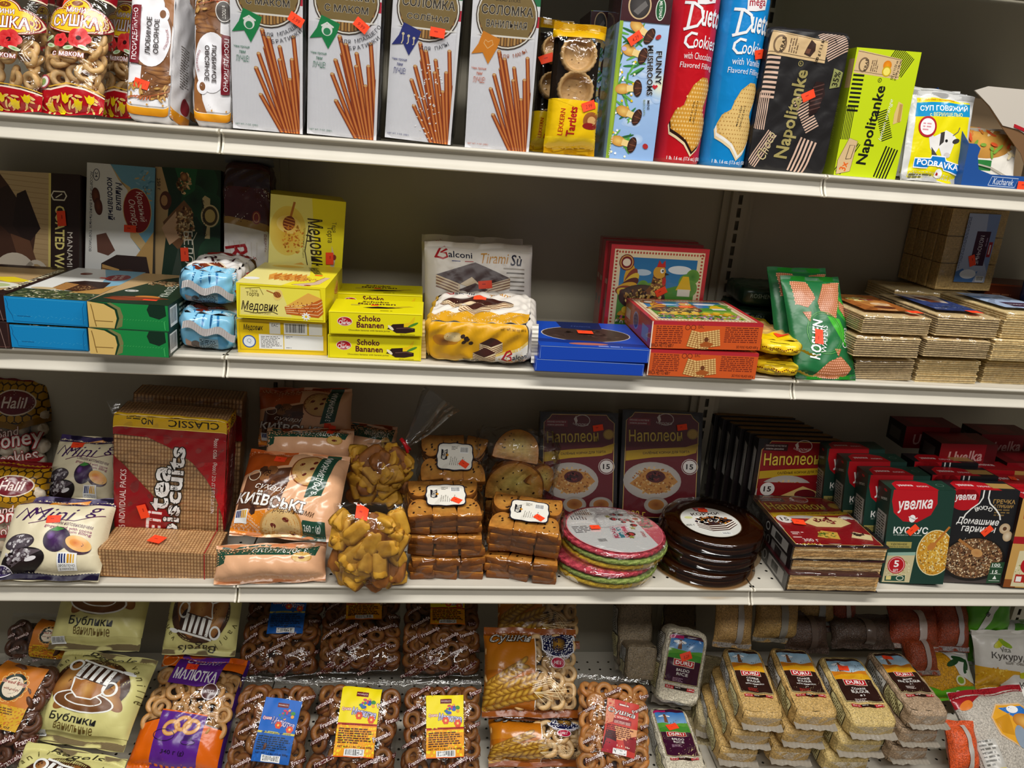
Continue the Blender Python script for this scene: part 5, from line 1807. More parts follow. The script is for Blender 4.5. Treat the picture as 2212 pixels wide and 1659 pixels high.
def med_face(a):
	H = a.H
	a.r(0, 0, 100, H, '#f0e01c')
	a.p([(3, 3), (97, 3), (93, H - 3), (5, H - 3)], '#efe34a')
	a.p([(4, 4), (62, 4), (50, H - 6), (5, H - 5)], '#ecdf7e')
	a.t('Медовик', 26, H * .34, 42, 13, '#2a1d10', .02, sh=.25)
	a.l([(8, H * .2), (20, H * .16), (40, H * .22), (46, H * .16)], 1, '#2a1d10')
	a.t('Твоя', 19, H * .80, 9, 4, '#6a5a1a', .0)
	a.t('Торта', 18, H * .69, 14, 6, '#5a4a14', .02)
	a.l([(10, H * .86), (26, H * .9), (30, H * .7)], .7, '#6a5a1a')
	a.t('традиционный рецепт', 26, H * .16, 24, 2.6, '#8a7a30', .0)
	honey_dip(a, 44, H * .74, .42, 70)
	honey_slice(a, 76, H * .42, .62, 6)
	for k in range(9):
		a.e(78 + 3 * math.cos(k * .7), H * .14 + 3 * math.sin(k * .7), 2.2, .9, '#f6f6f2', rot=k * 40)
	a.e(78, H * .14, 1.5, 1.5, '#e8c020')
	a.l([(2, 2), (98, 2), (94, H - 2), (4, H - 2)], .6, '#b8a010', True)
def med_back(a):
	H = a.H
	a.r(0, 0, 100, H, '#e8c40c')
	a.l([(3, 4), (97, 4), (97, H - 3), (3, H - 3)], .6, '#a88a08', True)
	a.t('Медовик', 18, H * .76, 22, 8, '#2a1d10', .02, sh=.25)
	a.e(13, H * .35, 7.5, 7.5, '#3a5a9c')
	a.e(13, H * .35, 6.2, 6.2, '#dfe6ee')
	a.t('Q', 13, H * .36, 5, 6, '#9aa8b8', .0)
	a.r(36, H * .60, 12, H * .34, '#e8e8e4')
	a.t('EAC', 42, H * .86, 7, 3.4, '#222', .0)
	a.r(24, H * .14, 27, H * .44, '#e9e9e6')
	a.tl(26, H * .50, 23, 8, H * .045, '#777', fill=.5)
	a.r(52, H * .14, 44, H * .44, '#e9e9e6')
	a.tl(54, H * .52, 9, 2, H * .04, '#888')
	a.tl(54, H * .18, 12, 1, H * .04, '#888')
	a.bc(52, H * .60, 26, H * .34)
	a.r(80, H * .60, 15, H * .34, '#efefec')
def med_top(a):
	H = a.H
	a.r(0, 0, 100, H, '#efe02c')
	a.p([(0, 0), (0, H), (60, H), (70, H * .5), (50, 0)], '#ede28e')
	for k in range(7):
		a.p([(24 + 6 * k, H * .42), (30 + 6 * k, H * .54), (36 + 6 * k, H * .28), (30 + 6 * k, H * .2)], '#c46a1c' if k % 2 else '#e09a3c')
	a.gr(56, H * .3, 30, 14, 160, 1.6, ['#d8883a', '#e8b858', '#b8601c'], 5)
	a.e(34, H * .86, 20, 9, '#d89a1a', '#e8c84a')
	a.e(10, H * .22, 9, 8, '#f2f2ee')
	a.t('Медовик', 72, H * .72, 48, 15, '#3a2a14', .02, rot=-70, sh=.25)
	a.p([(60, H * .06), (82, H * .2), (90, H * .44), (96, H * .44), (90, H * .14), (76, H * .02)], '#d8b8a0')
	a.l([(60, H * .06), (82, H * .2), (90, H * .44)], .8, '#7a3a20')
	a.r(76, H * .5, 9, 6, '#ff5a20')
	a.e(78, H * .06, 4, 3, '#a83a20')
def med_right(a):
	a.r(0, 0, 100, a.H, '#d8c814')
	a.l([(8, 2), (40, 6), (96, 30)], .7, '#a89810')
	honey_slice(a, 60, a.H * .6, .3)
for k, lab, art in (('medL2', 'yellow honey cake box showing barcode end, under the other', med_back), ('medL1', 'yellow honey cake box with cake slice on its end, on top', med_face)):
	o, w, h, d = thing(k, 'honey_cake_box', lab, 'cake box', 'yellow honey cake boxes', d=.18)
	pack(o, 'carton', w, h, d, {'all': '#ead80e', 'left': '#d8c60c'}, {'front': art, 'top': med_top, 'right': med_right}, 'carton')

def med_up(a):
	H = a.H
	a.r(0, 0, 100, H, '#eee020')
	a.p([(0, 0), (0, H), (54, H), (62, H * .6), (40, 0)], '#ece48a')
	a.e(24, H * .74, 24, 34, '#d8aa2a', '#e8d060')
	honey_dip(a, 26, H * .82, 1.0, -12)
	a.gr(32, H * .68, 14, 20, 80, 2, ['#d8902a', '#e8b84a', '#c87820'], 4)
	a.t('Медовик', 62, H * .66, 72, 24, '#2a1d10', .02, rot=-82, sh=.25)
	a.l([(52, H * .8), (48, H * .6), (54, H * .45)], 1.2, '#2a1d10')
	a.t('традиционный рецепт', 46, H * .66, 42, 4, '#7a6a2a', .0, rot=-90)
	a.t('Твоя', 86, H * .80, 14, 6, '#6a5a1a', .0, rot=-85)
	a.t('Торта', 80, H * .74, 22, 9, '#5a4a14', .02, rot=-85)
	honey_slice(a, 32, H * .40, .85, -10)
	a.p([(84, H * .66), (90, H * .56), (88, H * .42), (80, H * .30), (74, H * .30), (82, H * .42), (85, H * .55)], '#d8c8b0')
	for k in range(6):
		a.e(80 + 1.6 * k, H * (.32 + .05 * k), 3.2, 4, '#8a2a2a' if k % 2 else '#b8a890')
o, w, h, d = thing('medU', 'honey_cake_box', 'large yellow honey cake box standing behind the flat ones', 'cake box', None)
f = pack(o, 'carton', w, h, d, {'all': '#d8c814'}, {'front': med_up}, 'carton')
sticker(o, f['front'], w * .82, h * .56, -86, w=.021, h=.013)

def banana_art(a):
	H = a.H
	a.l([(1.5, 1), (98.5, 1), (98.5, H - 1), (1.5, H - 1)], .5, '#b8a800', True)
	a.e(17, H * .58, 8, H * .20, '#f2e0d8')
	a.e(17, H * .58, 7.4, H * .18, '#b3121e')
	a.t('Sir', 16, H * .66, 5, 3, '#f4ece8', .0, sh=.2)
	a.t('Charles', 17, H * .53, 12.5, 4.6, '#f4ece8', .03)
	a.t('Schoko', 43, H * .74, 24, 6.6, '#5a1226', .04)
	a.t('Bananen', 44, H * .45, 29, 6.6, '#5a1226', .04)
	a.t('Chocolate bananas with banana puree', 43, H * .2, 44, 2.3, '#4a2a1a', .0)
	a.p([(78, H * .55), (86, H * .62), (91, H * .86), (92, H * .88), (90, H * .56), (84, H * .4), (78, H * .42)], '#e8c414')
	a.e(90, H * .52, 6, H * .05, '#4a8a2a', rot=25)
	a.p([(62, H * .3), (68, H * .52), (80, H * .56), (80, H * .40), (70, H * .26)], '#2c1614')
	a.e(66, H * .36, 4, H * .06, '#f0e6c8', rot=-40)
	a.p([(68, H * .24), (72, H * .36), (84, H * .42), (92, H * .36), (92, H * .22), (82, H * .14), (72, H * .14)], '#2c1614')
	a.l([(72, H * .34), (84, H * .38), (90, H * .33)], .8, '#6a4a44')
	a.t('SERVING SUGGESTION', 84, H * .07, 16, 1.5, '#6a5a10', .0)
def banana_top(a):
	H = a.H
	a.t('Schoko', 46, H * .82, 30, 9, '#4a1a1a', .04)
	a.t('Bananen', 48, H * .66, 42, 9, '#4a1a1a', .04)
	a.tl(46, H * .58, 16, 1, 3, '#6a4a1a')
	a.p([(34, H * .36), (50, H * .46), (78, H * .40), (60, H * .32), (44, H * .3)], '#2c1614')
	a.p([(62, H * .46), (84, H * .56), (90, H * .52), (70, H * .40)], '#c8b020')
	a.r(20, H * .50, 10, 6, '#c8b830')
	a.tl(54, H * .14, 26, 1, 3.4, '#5a4a10')
	a.r(42, H * .52, 8, 5, '#ff4a20')
for k, lab, dd in (('schoB2', 'bright yellow chocolate banana carton, front stack, bottom', .09), ('schoB1', 'bright yellow chocolate banana carton, front stack, on top', .09), ('schoA1', 'bright yellow chocolate banana carton in the stack behind', .085)):
	o, w, h, d = thing(k, 'chocolate_banana_box', lab, 'box of sweets', 'yellow chocolate banana boxes', d=dd)
	pack(o, 'carton', w, h, d, '#e9dd0a', {'front': banana_art, 'top': banana_top}, 'carton')
o, w, h, d = thing('schoA1', 'chocolate_banana_box', 'yellow chocolate banana carton at the bottom of the rear stack', 'box of sweets', 'yellow chocolate banana boxes', d=.085, dz=-.043)
pack(o, 'carton', w, h, d, '#e9dd0a', {'front': banana_art}, 'carton')

# tiramisu cakes
def tira(a, x, y, s, big=True):
	a.push(x, y, s)
	a.p([(-44, 8), (2, 26), (44, 6), (44, -8), (8, -20), (8, -12), (-16, -4), (-16, -12), (-20, -22), (-44, -4)], '#e0c9a4')
	for k in range(4):
		a.l([(-44, 5 - 4 * k), (-18, -6 - 4 * k)], 1.5, '#7a4a2c')
		a.l([(8, -8 - 3.6 * k), (44, 4 - 3.6 * k)], 1.5, '#7a4a2c')
	a.p([(-44, 8), (2, 26), (44, 6), (10, -6), (-2, 6), (-16, -4)], '#3c1a14')
	a.p([(-18, -12), (2, -2), (18, -10), (18, -32), (0, -38), (-18, -28)], '#e0c9a4')
	for k in range(4):
		a.l([(-18, -14 - 4.5 * k), (2, -24 - 4.5 * k if k < 3 else -36), (18, -13 - 4.6 * k)], 1.5, '#7a4a2c')
	a.p([(-18, -12), (2, -2), (18, -11), (-1, -20)], '#43201a')
	a.pop()
def balconi_logo(a, x, y, s):
	a.push(x, y, s)
	a.l([(-15, -5), (-10, 5), (-6, 7), (-4, 4), (-10, 0), (-5, 0), (-4, -4), (-8, -6), (-14, -4)], 2, '#b01a28')
	a.t('alconi', 8, -1, 22, 7, '#1c2038', .02)
	a.l([(0, -8), (8, -8)], .8, '#22307a')
	a.l([(12, -8), (20, -8)], .8, '#b01a28')
	a.pop()
def bal_up(a):
	a.norm(100)
	H = a.H
	a.r(0, 0, 100, H, '#e4ddd4')
	a.p([(0, 0), (100, 0), (100, H * .38), (74, H * .33), (40, H * .2), (0, H * .14)], '#d39a1e')
	a.p([(0, H * .14), (40, H * .2), (74, H * .33), (100, H * .38), (100, H * .405), (74, H * .35), (40, H * .22), (0, H * .16)], '#f0dfae')
	balconi_logo(a, 24, H * .87, 1.0)
	a.t('Tirami', 64, H * .83, 26, 11, '#c98c2a', .0, sh=.25)
	a.t('Sù', 84, H * .82, 11, 12, '#1c2038', .02, sh=.2)
	for k in range(8):
		a.r(72 + (k % 3) * 3, H * (.72 - .045 * k), 20 - (k % 3) * 3, 1.4, '#6a6258' if k % 2 else '#a09688')
	tira(a, 44, H * .58, .78)
	a.p([(10, 4), (20, 18), (36, 20), (50, 10), (46, 0), (12, 0)], '#f4eee4')
	a.e(64, 10, 12, 6, '#ead8b4')
for k, lab in (('balU', 'white tiramisu cake pack standing, the front one'), ('balV', 'white tiramisu cake pack standing behind another')):
	o, w, h, d = thing(k, 'tiramisu_pack', lab, 'cake pack', 'tiramisu cake packs')
	F = bag(o, 'printed_wrapper', w, h, d, '#e0dad0', bal_up, 'foilsoft', p=5, q=5, fin=.012, wr=.0011, seed=6, sealcol='#ddd6cc', pin=.02)
	if k == 'balU':
		sticker(o, F, w * .55, h * .55, 6, None, w=.025, h=.014)
def bal_front(a):
	H = a.H
	a.r(0, 0, 100, H, '#d9a012')
	a.p([(30, 0), (100, 0), (100, H * .58), (78, H * .36), (50, H * .2), (34, H * .12)], '#e9e4da')
	a.p([(0, H * .06), (34, H * .12), (50, H * .2), (78, H * .36), (100, H * .58), (100, H * .5), (78, H * .3), (50, H * .14), (34, H * .07), (0, 0)], '#e8c870')
	a.e(20, H * .58, 13, 5, '#6a3a1a', '#b87a20')
	a.e(28, H * .66, 8, 4.8, '#ead8a8', '#c8a868')
	for x, y in ((37, .68), (40, .64), (38, .55), (44, .52), (41, .60)):
		a.e(x, H * y, 2.2, 1.6, '#2c1810', rot=30)
	for (x, y) in ((62, .54), (56, .30)):
		a.push(x, H * y, .34)
		a.p([(-30, 0), (0, 16), (30, 4), (30, -22), (0, -34), (-30, -20)], '#e4cfa8')
		for q in range(4):
			a.l([(-30, -4 - 5 * q), (0, -17 - 5 * q), (30, -2 - 5 * q)], 2, '#7a4a2c')
		a.p([(-30, 0), (0, 16), (30, 4), (0, -12)], '#43201a')
		a.pop()
	balconi_logo(a, 84, H * .24, .8)
	a.t('Tirami', 83, H * .08, 14, 5, '#c98c2a', .0, sh=.25)
	a.t('Sù', 92, H * .08, 6, 5.4, '#1c2038', .02)
	a.t('NET WT. 14.1 OZ (400 g)', 84, H * .86, 26, 3, '#6a4a10', .01)
	a.tl(36, H * .1, 18, 3, 2.6, '#8a8070')
def bal_top(a):
	H = a.H
	a.r(0, 0, 100, H, '#e4ddd4')
	a.p([(0, 0), (100, 0), (100, H * .3), (0, H * .22)], '#d39a1e')
	balconi_logo(a, 22, H * .85, .9)
	a.t('Tirami', 66, H * .8, 24, 8, '#c98c2a', .0, sh=.25)
	tira(a, 44, H * .52, .8)
	a.r(40, H * .62, 12, 9, '#ff5028')
o, w, h, d = thing('balL', 'tiramisu_pack', 'yellow and white tiramisu cake pack lying flat in front', 'cake pack', 'tiramisu cake packs', d=.175, w=.176, h=.072)
pack(o, 'printed_wrapper', w, h, d, {'all': '#ddd6cc', 'left': '#d8a83a'}, {'front': bal_front, 'top': bal_top}, 'foilsoft', e=6, wr=.0022, seed=11)
for sx in (-1, 1):
	mb = MB()
	n, v, fc = 20, [], []
	for i in range(n + 1):
		t = i / n
		z = h * (.05 + .9 * t)
		for j in range(3):
			v.append((sx * (w / 2 - .004 + j * .005), .012 + .004 * math.sin(7 * t) + .001 * (i % 2), z))
	for i in range(n):
		for j in range(2):
			fc.append((i * 3 + j, i * 3 + j + 1, i * 3 + j + 4, i * 3 + j + 3))
	mb.add(v, fc, '#e0c48a' if sx < 0 else '#ddd8ce', 'foilsoft')
	mb.build('seal', o)

# blue cake boxes with an oval window
def blue_top(a):
	H = a.H
	a.r(0, 0, 100, H, '#1246b0')
	a.e(50, H * .50, 43, H * .30, '#c9c4c4')
	a.e(50, H * .50, 42, H * .29, '#2e211c', '#40302a')
	a.gr(50, H * .5, 34, H * .2, 40, 4, ['#3a2a24', '#251915', '#4a3830'], 4)
	a.p([(28, H), (72, H), (70, H * .72), (55, H * .70), (50, H * .66), (45, H * .70), (30, H * .72)], '#152250')
	a.t('Helena', 50, H * .82, 20, 5, '#3a4a80', .0, sh=.3)
	a.p([(0, H * .16), (100, H * .06), (100, H * .16), (60, H * .22), (0, H * .28)], '#0e2f80')
	a.e(46, H * .12, 18, 4, '#b0685a')
	a.tl(54, 4, 44, 1, 3.5, '#a8b8e0')
def blue_edge(a):
	H = a.H
	a.l([(1, H * .1), (1, H * .97), (99, H * .97), (99, H * .1)], .4, '#8fa8d8')
for k, lab in (('blue2', 'deep blue cake box lying flat, lower one'), ('blue1', 'deep blue cake box with oval window lying flat, upper one')):
	o, w, h, d = thing(k, 'cake_box', lab, 'cake box', 'deep blue cake boxes', d=.165)
	f = pack(o, 'carton', w, h, d, '#1044b4', {'front': blue_edge, 'top': blue_top}, 'carton')
	if k == 'blue1':
		sticker(o, f['top'], w * .50, d * .54, -2, None, w=.026, h=.02)

# waffle boxes with a farmyard hen
def hen_scene(a, sq=1.0):
	a.norm(95)
	H = a.H
	a.r(0, 0, 100, H, '#c02a30')
	a.r(4, 4, 92, H - 8, '#ead8b0')
	rnd = random.Random(3)
	n = int(H / 3.2)
	for i in range(n):
		for x in (6.5, 93.5):
			a.e(x, 6 + i * 3.2, 1.3, 1.0, '#b8402c', n=6)
	for i in range(30):
		for y in (6.5, H - 6.5):
			a.e(6 + i * 3.05, y, 1.0, 1.2, '#b8402c', n=6)
	a.r(11, 11, 78, H - 22, '#3f8fc0', c2='#2470a8')
	a.e(72, H * .78, 12, 4, '#dfe6ea')
	a.e(34, H * .74, 9, 3, '#b8cede')
	a.p([(11, 11), (11, H * .52), (30, H * .6), (50, H * .56), (70, H * .62), (89, H * .66), (89, 11)], '#4f8f34')
	a.p([(40, 11), (60, H * .46), (89, H * .48), (89, 11)], '#8fae3a')
	for (x, y, r) in ((80, .66, 8), (86, .72, 7), (84, .60, 8), (36, .60, 6), (44, .58, 6)):
		a.e(x, H * y, r, r, '#3f7a2a', '#6a9c3c')
	# cottage
	a.p([(70, H * .58), (76, H * .72), (82, H * .72), (86, H * .58)], '#e6b81c')
	a.r(72, H * .52, 13, H * .07, '#e8e0d0')
	# hen
	for k in range(9):
		a.e(21 + 2 * math.sin(k), H * (.70 - .03 * k), 11, 5, ['#d8a42a', '#8a3a2a', '#e0bc3c', '#5a2420'][k % 4], rot=80 - 16 * k)
	a.e(36, H * .49, 24, H * .13, '#6a4630', '#3a2c2a')
	a.p([(46, H * .46), (60, H * .54), (58, H * .74), (52, H * .80), (46, H * .76), (44, H * .62), (36, H * .52)], '#7a4a24')
	a.gr(38, H * .48, 20, H * .09, 90, 2.4, ['#c89a4a', '#e8c878', '#2a1c1c', '#8a5a34'], 5, 2)
	a.gr(51, H * .62, 6, H * .12, 40, 2, ['#c89a4a', '#e0b85a', '#4a2c1c'], 6, 2)
	a.e(51.5, H * .75, 6.5, 6, '#d8a030')
	a.p([(48, H * .80), (50, H * .87), (53, H * .83), (56, H * .87), (57, H * .80)], '#c42a24')
	a.e(57, H * .66, 2, 4, '#c42a24')
	a.p([(57, H * .75), (62, H * .73), (57, H * .72)], '#2a2420')
	a.e(54, H * .765, 2.0, 2.2, '#f2f2ee')
	a.e(54.6, H * .765, .9, 1.1, '#141414')
	# chicks in the flowers
	for i in range(7):
		a.e(18 + i * 10, H * (.30 + .02 * (i % 2)), 5.5, 5, '#e8b828', '#c48a14')
		a.e(20 + i * 10, H * (.36 + .02 * (i % 2)), 3.4, 3.2, '#eec63a')
	a.gr(50, H * .2, 37, H * .09, 130, 2, ['#d86a8a', '#7a5ab0', '#f0e8e0', '#3f7a2a', '#e8c83a', '#2f6a24'], 9, 1.3, True)
	a.e(17, H - 16, 7.5, 7.5, '#7a1418')
	a.e(17, H - 16, 4, 3.6, '#f0e0c8')
	a.ring(17, H - 16, 6.6, 6.6, 1, '#d8a85a')
	a.t('280 г', 14, H * .14, 12, 5, '#2a5a9c', .03)
def hen_top(a):
	H = a.H
	hen_scene(a)
	a.r(42, H * .58, 13, 8, '#ff5020')
def hen_side(a):
	H = a.H
	a.r(0, 0, 100, H, '#d4571c')
	a.r(0, H - 3, 100, 3, '#b82430')
	a.r(0, 0, 1, H, '#f0e0d0')
	a.tl(4, H * .80, 24, 9, H * .075, '#7a2410', seed=4, just=True)
	a.tl(66, H * .80, 30, 8, H * .075, '#7a2410', seed=5, just=True)
	a.t('EAC', 44, H * .84, 5, 3.2, '#5a1a10', .0)
	a.ring(32, H * .80, 2.4, 2.4, .6, '#7a2410')
	a.ring(37, H * .80, 2.4, 2.4, .6, '#7a2410')
	for cx, cy, r in ((44, H * .34, -12), (52, H * .40, 10)):
		a.push(cx, cy, 1, r)
		a.r(-10, -H * .34, 20, H * .62, '#e8c07a')
		for i in range(8):
			a.l([(-10 + 2.6 * i, -H * .34), (-10 + 2.6 * i, H * .28)], .5, '#9a5a20')
			a.l([(-10, -H * .33 + i * H * .078), (10, -H * .33 + i * H * .078)], .5, '#9a5a20')
		a.pop()
	a.p([(46, 2), (54, 2), (57, H * .2), (50, H * .3), (44, H * .18)], '#a8541c')
	a.e(50, H * .36, 2, 2, '#6a3414')
	a.t('МАСА НЕТТО 600 г', 11, H * .12, 20, 3.6, '#4a140c', .02)
	a.t('ЗО FOG VILADI 600 g', 88, H * .1, 20, 3, '#6a2410', .01)
def hen_left(a):
	H = a.H
	a.r(0, 0, 100, H, '#b03e1c')
	a.r(0, H - 3, 100, 3, '#a82030')
	a.e(44, H * .5, 10, H * .34, '#26285a')
	a.ring(44, H * .5, 10, H * .34, 1.5, '#8a90b8')
	a.r(68, H * .12, 22, H * .52, '#8a90a0')
	a.r(4, H * .3, 18, H * .4, '#c8a890')
for k, lab in (('henL2', 'orange sided waffle box lying flat, lower one'), ('henL1', 'orange sided waffle box lying flat, upper one with farmyard print')):
	o, w, h, d = thing(k, 'waffle_box', lab, 'box of waffles', 'orange sided waffle boxes', d=.175)
	pack(o, 'carton', w, h, d, '#c8501c', {'front': hen_side, 'top': hen_top, 'left': hen_left}, 'wrapped')
def hen_edge(a):
	a.r(0, 0, 100, a.H, '#9a2426')
	a.e(50, a.H * .4, 30, 26, '#2a2440')
	a.r(20, a.H * .6, 60, 30, '#b8a08a')
for k, lab in (('henU', 'red framed waffle box with a hen, standing in front of its row'), ('henV', 'red edged waffle box standing just behind the hen one'), ('henW', 'red edged waffle box standing at the back of the row')):
	o, w, h, d = thing(k, 'waffle_box', lab, 'box of waffles', 'red framed waffle boxes standing')
	f = pack(o, 'carton', w, h, d, {'all': '#8e1c24', 'top': '#a83a40'}, {'front': hen_scene, 'left': hen_edge}, 'wrapped')
	if k == 'henU':
		sticker(o, f['front'], w * .55, h * .56, 30, None, w=.021, h=.0125)

# small yellow ended packs
def zig(a):
	H = a.H
	a.r(0, 0, 100, H, '#e8c40a', c2='#f0d42a')
	for i in range(24):
		a.e(4 + i * 4, H * .5 + 2 * math.sin(i), 1.9, 1.5, '#6a2410', rot=40 * i, n=7)
	a.r(38, 0, 8, H * .46, '#b8a060')
	a.l([(20, H * .9), (60, H * .84)], 1, '#6a5a10')
def zig_top(a):
	H = a.H
	a.r(0, 0, 100, H, '#d8b060')
	a.p([(0, 0), (100, 0), (100, H * .2), (50, H * .26), (0, H * .2)], '#e8c40a')
	a.p([(0, H), (100, H), (100, H * .74), (0, H * .7)], '#e8c814')
	a.t('SUSSLY', 62, H * .86, 40, 12, '#a01c1c', .04, rot=160)
	a.e(50, H * .48, 42, 26, '#d0a468', '#b88a50')
for k, lab in (('yelL2', 'crumpled yellow ended tartlet pack lying below another'), ('yelL1', 'crumpled yellow ended tartlet pack lying on top')):
	o, w, h, d = thing(k, 'tartlet_pack', lab, 'pack of tartlets', 'yellow ended packs lying flat', d=.21)
	f = pack(o, 'printed_wrapper', w, h, d, {'all': '#d8b41a'}, {'front': zig, 'top': zig_top}, 'foil', e=4, wr=.0022, seed=3 if k == 'yelL1' else 8)
	mb = MB()
	n, v, fc = 30, [], []
	for i in range(n + 1):
		x = -w * .5 + w * 1.16 * i / n
		for j in range(2):
			v.append((x, -.002 - .010 * j, h * .5 + (.002 if j else -.002) + .003 * math.sin(i * .4) + .0016 * (i % 2) * j - .006 * max(0, (i / n - .7))))
	for i in range(n):
		fc.append((2 * i, 2 * i + 2, 2 * i + 3, 2 * i + 1))
	mb.add(v, fc, '#e2c010', 'foil')
	mb.build('seal', o)
	if k == 'yelL1':
		sticker(o, f['top'], w * .62, d * .2, 10, None, w=.024, h=.016)

# green wafer bags
def wafer_pic(a, pts, rot=0):
	a.p(pts, '#a8643c')
	xs, ys = [p[0] for p in pts], [p[1] for p in pts]
	x0, x1, y0, y1 = min(xs), max(xs), min(ys), max(ys)
	V = []
	for i in range(int((x1 - x0) / 3.4) + 2):
		for j in range(int((y1 - y0) / 3.4) + 2):
			x, y = x0 + 3.4 * i + 1.4 * (j % 2), y0 + 3.4 * j
			if any_in(x, y, pts):
				V.append((x, y))
	for x, y in V:
		a.e(x, y, 1.35, 1.1, '#e0a080', n=6, rot=30)
def rosh_art(a):
	a.norm(168)
	H = a.H
	a.r(0, 0, 100, H, '#1c6a3a')
	a.p([(0, 0), (100, 0), (100, 20), (60, 8), (0, 14)], '#0f4a26')
	a.p([(60, H * .58), (82, H * .56), (96, H * .30), (100, H * .12), (88, H * .26)], '#3fae2c')
	a.p([(70, H * .95), (100, H * .7), (100, H * .5), (80, H * .62)], '#2f9a34')
	wafer_pic(a, [(12, H * .93), (38, H * .93), (46, H * .76), (30, H * .66), (12, H * .70)])
	wafer_pic(a, [(66, H * .92), (96, H * .93), (76, H * .56), (50, H * .63), (48, H * .72)])
	wafer_pic(a, [(86, H * .74), (99, H * .70), (100, H * .54), (84, H * .66)])
	wafer_pic(a, [(20, H * .62), (34, H * .62), (30, H * .52)])
	wafer_pic(a, [(64, H * .27), (76, H * .27), (70, H * .2)])
	wafer_pic(a, [(26, 4), (52, 26), (74, 34), (92, 16), (80, 4)])
	a.ring(52, H * .42, 30, 34, .8, '#5aa84a')
	a.ring(52, H * .42, 27, 31, .5, '#5aa84a')
	a.t('ROSHEN', 36, H * .36, 62, 17, '#f2f4f2', .04, rot=78)
	a.t('WAFERS', 49, H * .36, 44, 9, '#f2f4f2', .0, rot=78)
	a.t('Cocoa', 86, H * .38, 34, 9, '#eef4ea', .0, rot=78)
for k, lab in (('roshU', 'green cocoa wafer bag leaning outwards, front one'), ('roshV', 'green cocoa wafer bag leaning behind the front one')):
	o, w, h, d = thing(k, 'wafer_bag', lab, 'bag of wafers', 'green wafer bags')
	F = bag(o, 'printed_wrapper', w, h, d, '#1a6436', rosh_art, 'foilsoft', p=3, q=3, fin=.009, wr=.0013, seed=7, sealcol='#2f9a34', pin=.03)
	if k == 'roshU':
		sticker(o, F, w * .40, h * .38, 82, None, w=.026, h=.015)
for i, (x, y, z) in enumerate(((.935, .185, .003), (.93, .19, .042), (.94, .195, .081))):
	o = empty('wafer_bag', (x, y, z), (0, 0, -.12), 'near black green wafer pack in the dim stack, %s of three' % ['bottom', 'middle', 'top'][i], 'bag of wafers', 'dim stack of dark green wafer packs')
	def dk(a):
		a.t('ROSHEN', 32, a.H * .6, 34, 7, '#7a8a80', .0)
		a.t('Cocoa', 74, a.H * .45, 22, 5, '#7a8a80', .0)
		a.r(88, 0, 12, a.H * .7, '#2a8a30')
	pack(o, 'printed_wrapper', .115, .036, .13, '#0c2416', {'front': dk}, 'foilsoft', e=6, wr=.001, seed=i)

# film wrapped wafer sheet stacks
def wafer_stack(o, w, h, d, dark, n=9, name='wafer_sheet', filling=None):
	rnd = random.Random(int(w * 1e5) + int(h * 1e5))
	t = h / n
	sheets = []
	for i in range(n):
		mb = MB()
		jx, jy = rnd.uniform(-.0012, .0012), rnd.uniform(-.001, .001)
		mb.box(-w / 2 + .002 + jx, w / 2 - .002 + jx, .002 + jy, d - .002 + jy, i * t, i * t + t * .66, '#e3cb95' if not dark else '#d8be8e', 'wafer', .0006)
		if i < n - 1:
			mb.box(-w / 2 + .003 + jx, w / 2 - .003 + jx, .003 + jy, d - .003, i * t + t * .66, (i + 1) * t, '#4a3228' if dark else '#cda86a', 'wafer')
		mb.build(name, o)
def film_box(o, w, h, d, wr=.0013, seed=1, mat='film', name='clear_film'):
	fs = soft_faces(w + .004, h + .003, d + .004, 12, wr, seed)
	mb = MB()
	for k, (F, W, H) in fs.items():
		if k != 'bottom':
			grid_face(mb, lambda u, v, oo, F=F: F(u, v, oo) + (0, -.002, 0), W, H, max(4, int(W / .006)), max(3, int(H / .005)), '#ffffff', mat)
	mb.build(name, o)
def wlabel(kind):
	def draw(a):
		H = a.H
		if kind == 1:
			a.r(0, 0, 100, H, '#9c5a24')
			a.p([(10, H), (60, H), (90, H * .5), (70, 0), (40, 0)], '#b87a3a')
			a.gr(40, H * .7, 20, 18, 30, 6, ['#e8d060', '#d8b040', '#f0e8a0'], 2)
			a.e(66, H * .4, 20, 14, '#d8b48a')
			a.e(58, H * .2, 22, 12, '#5a2a18')
			a.r(44, H * .64, 30, 8, '#8a1c3a')
			a.t('Ореховые', 50, H * .05, 40, 5, '#f0e0c0', .02)
		elif kind == 2:
			a.r(0, 0, 100, H, '#2a3a6c')
			a.p([(0, H), (100, H), (80, H * .5), (30, H * .6)], '#b8a898')
			a.p([(30, H * .9), (60, H * .8), (70, H * .55), (40, H * .5)], '#6a3a24')
			a.gr(55, H * .25, 34, 16, 60, 3, ['#3a4a7a', '#1a2440', '#5a6a8a'], 3)
			a.t('Вафли', 20, H * .12, 26, 6, '#e8e8f0', .02)
		else:
			a.r(0, 0, 100, H, '#9fb0cc')
			a.r(30, H * .1, 56, H * .3, '#3a1a34')
			a.t('МОЛОЧНЫЕ', 58, H * .25, 50, 9, '#e8e4ea', .0)
			a.e(20, H * .7, 26, 12, '#6a8ab8')
	return draw
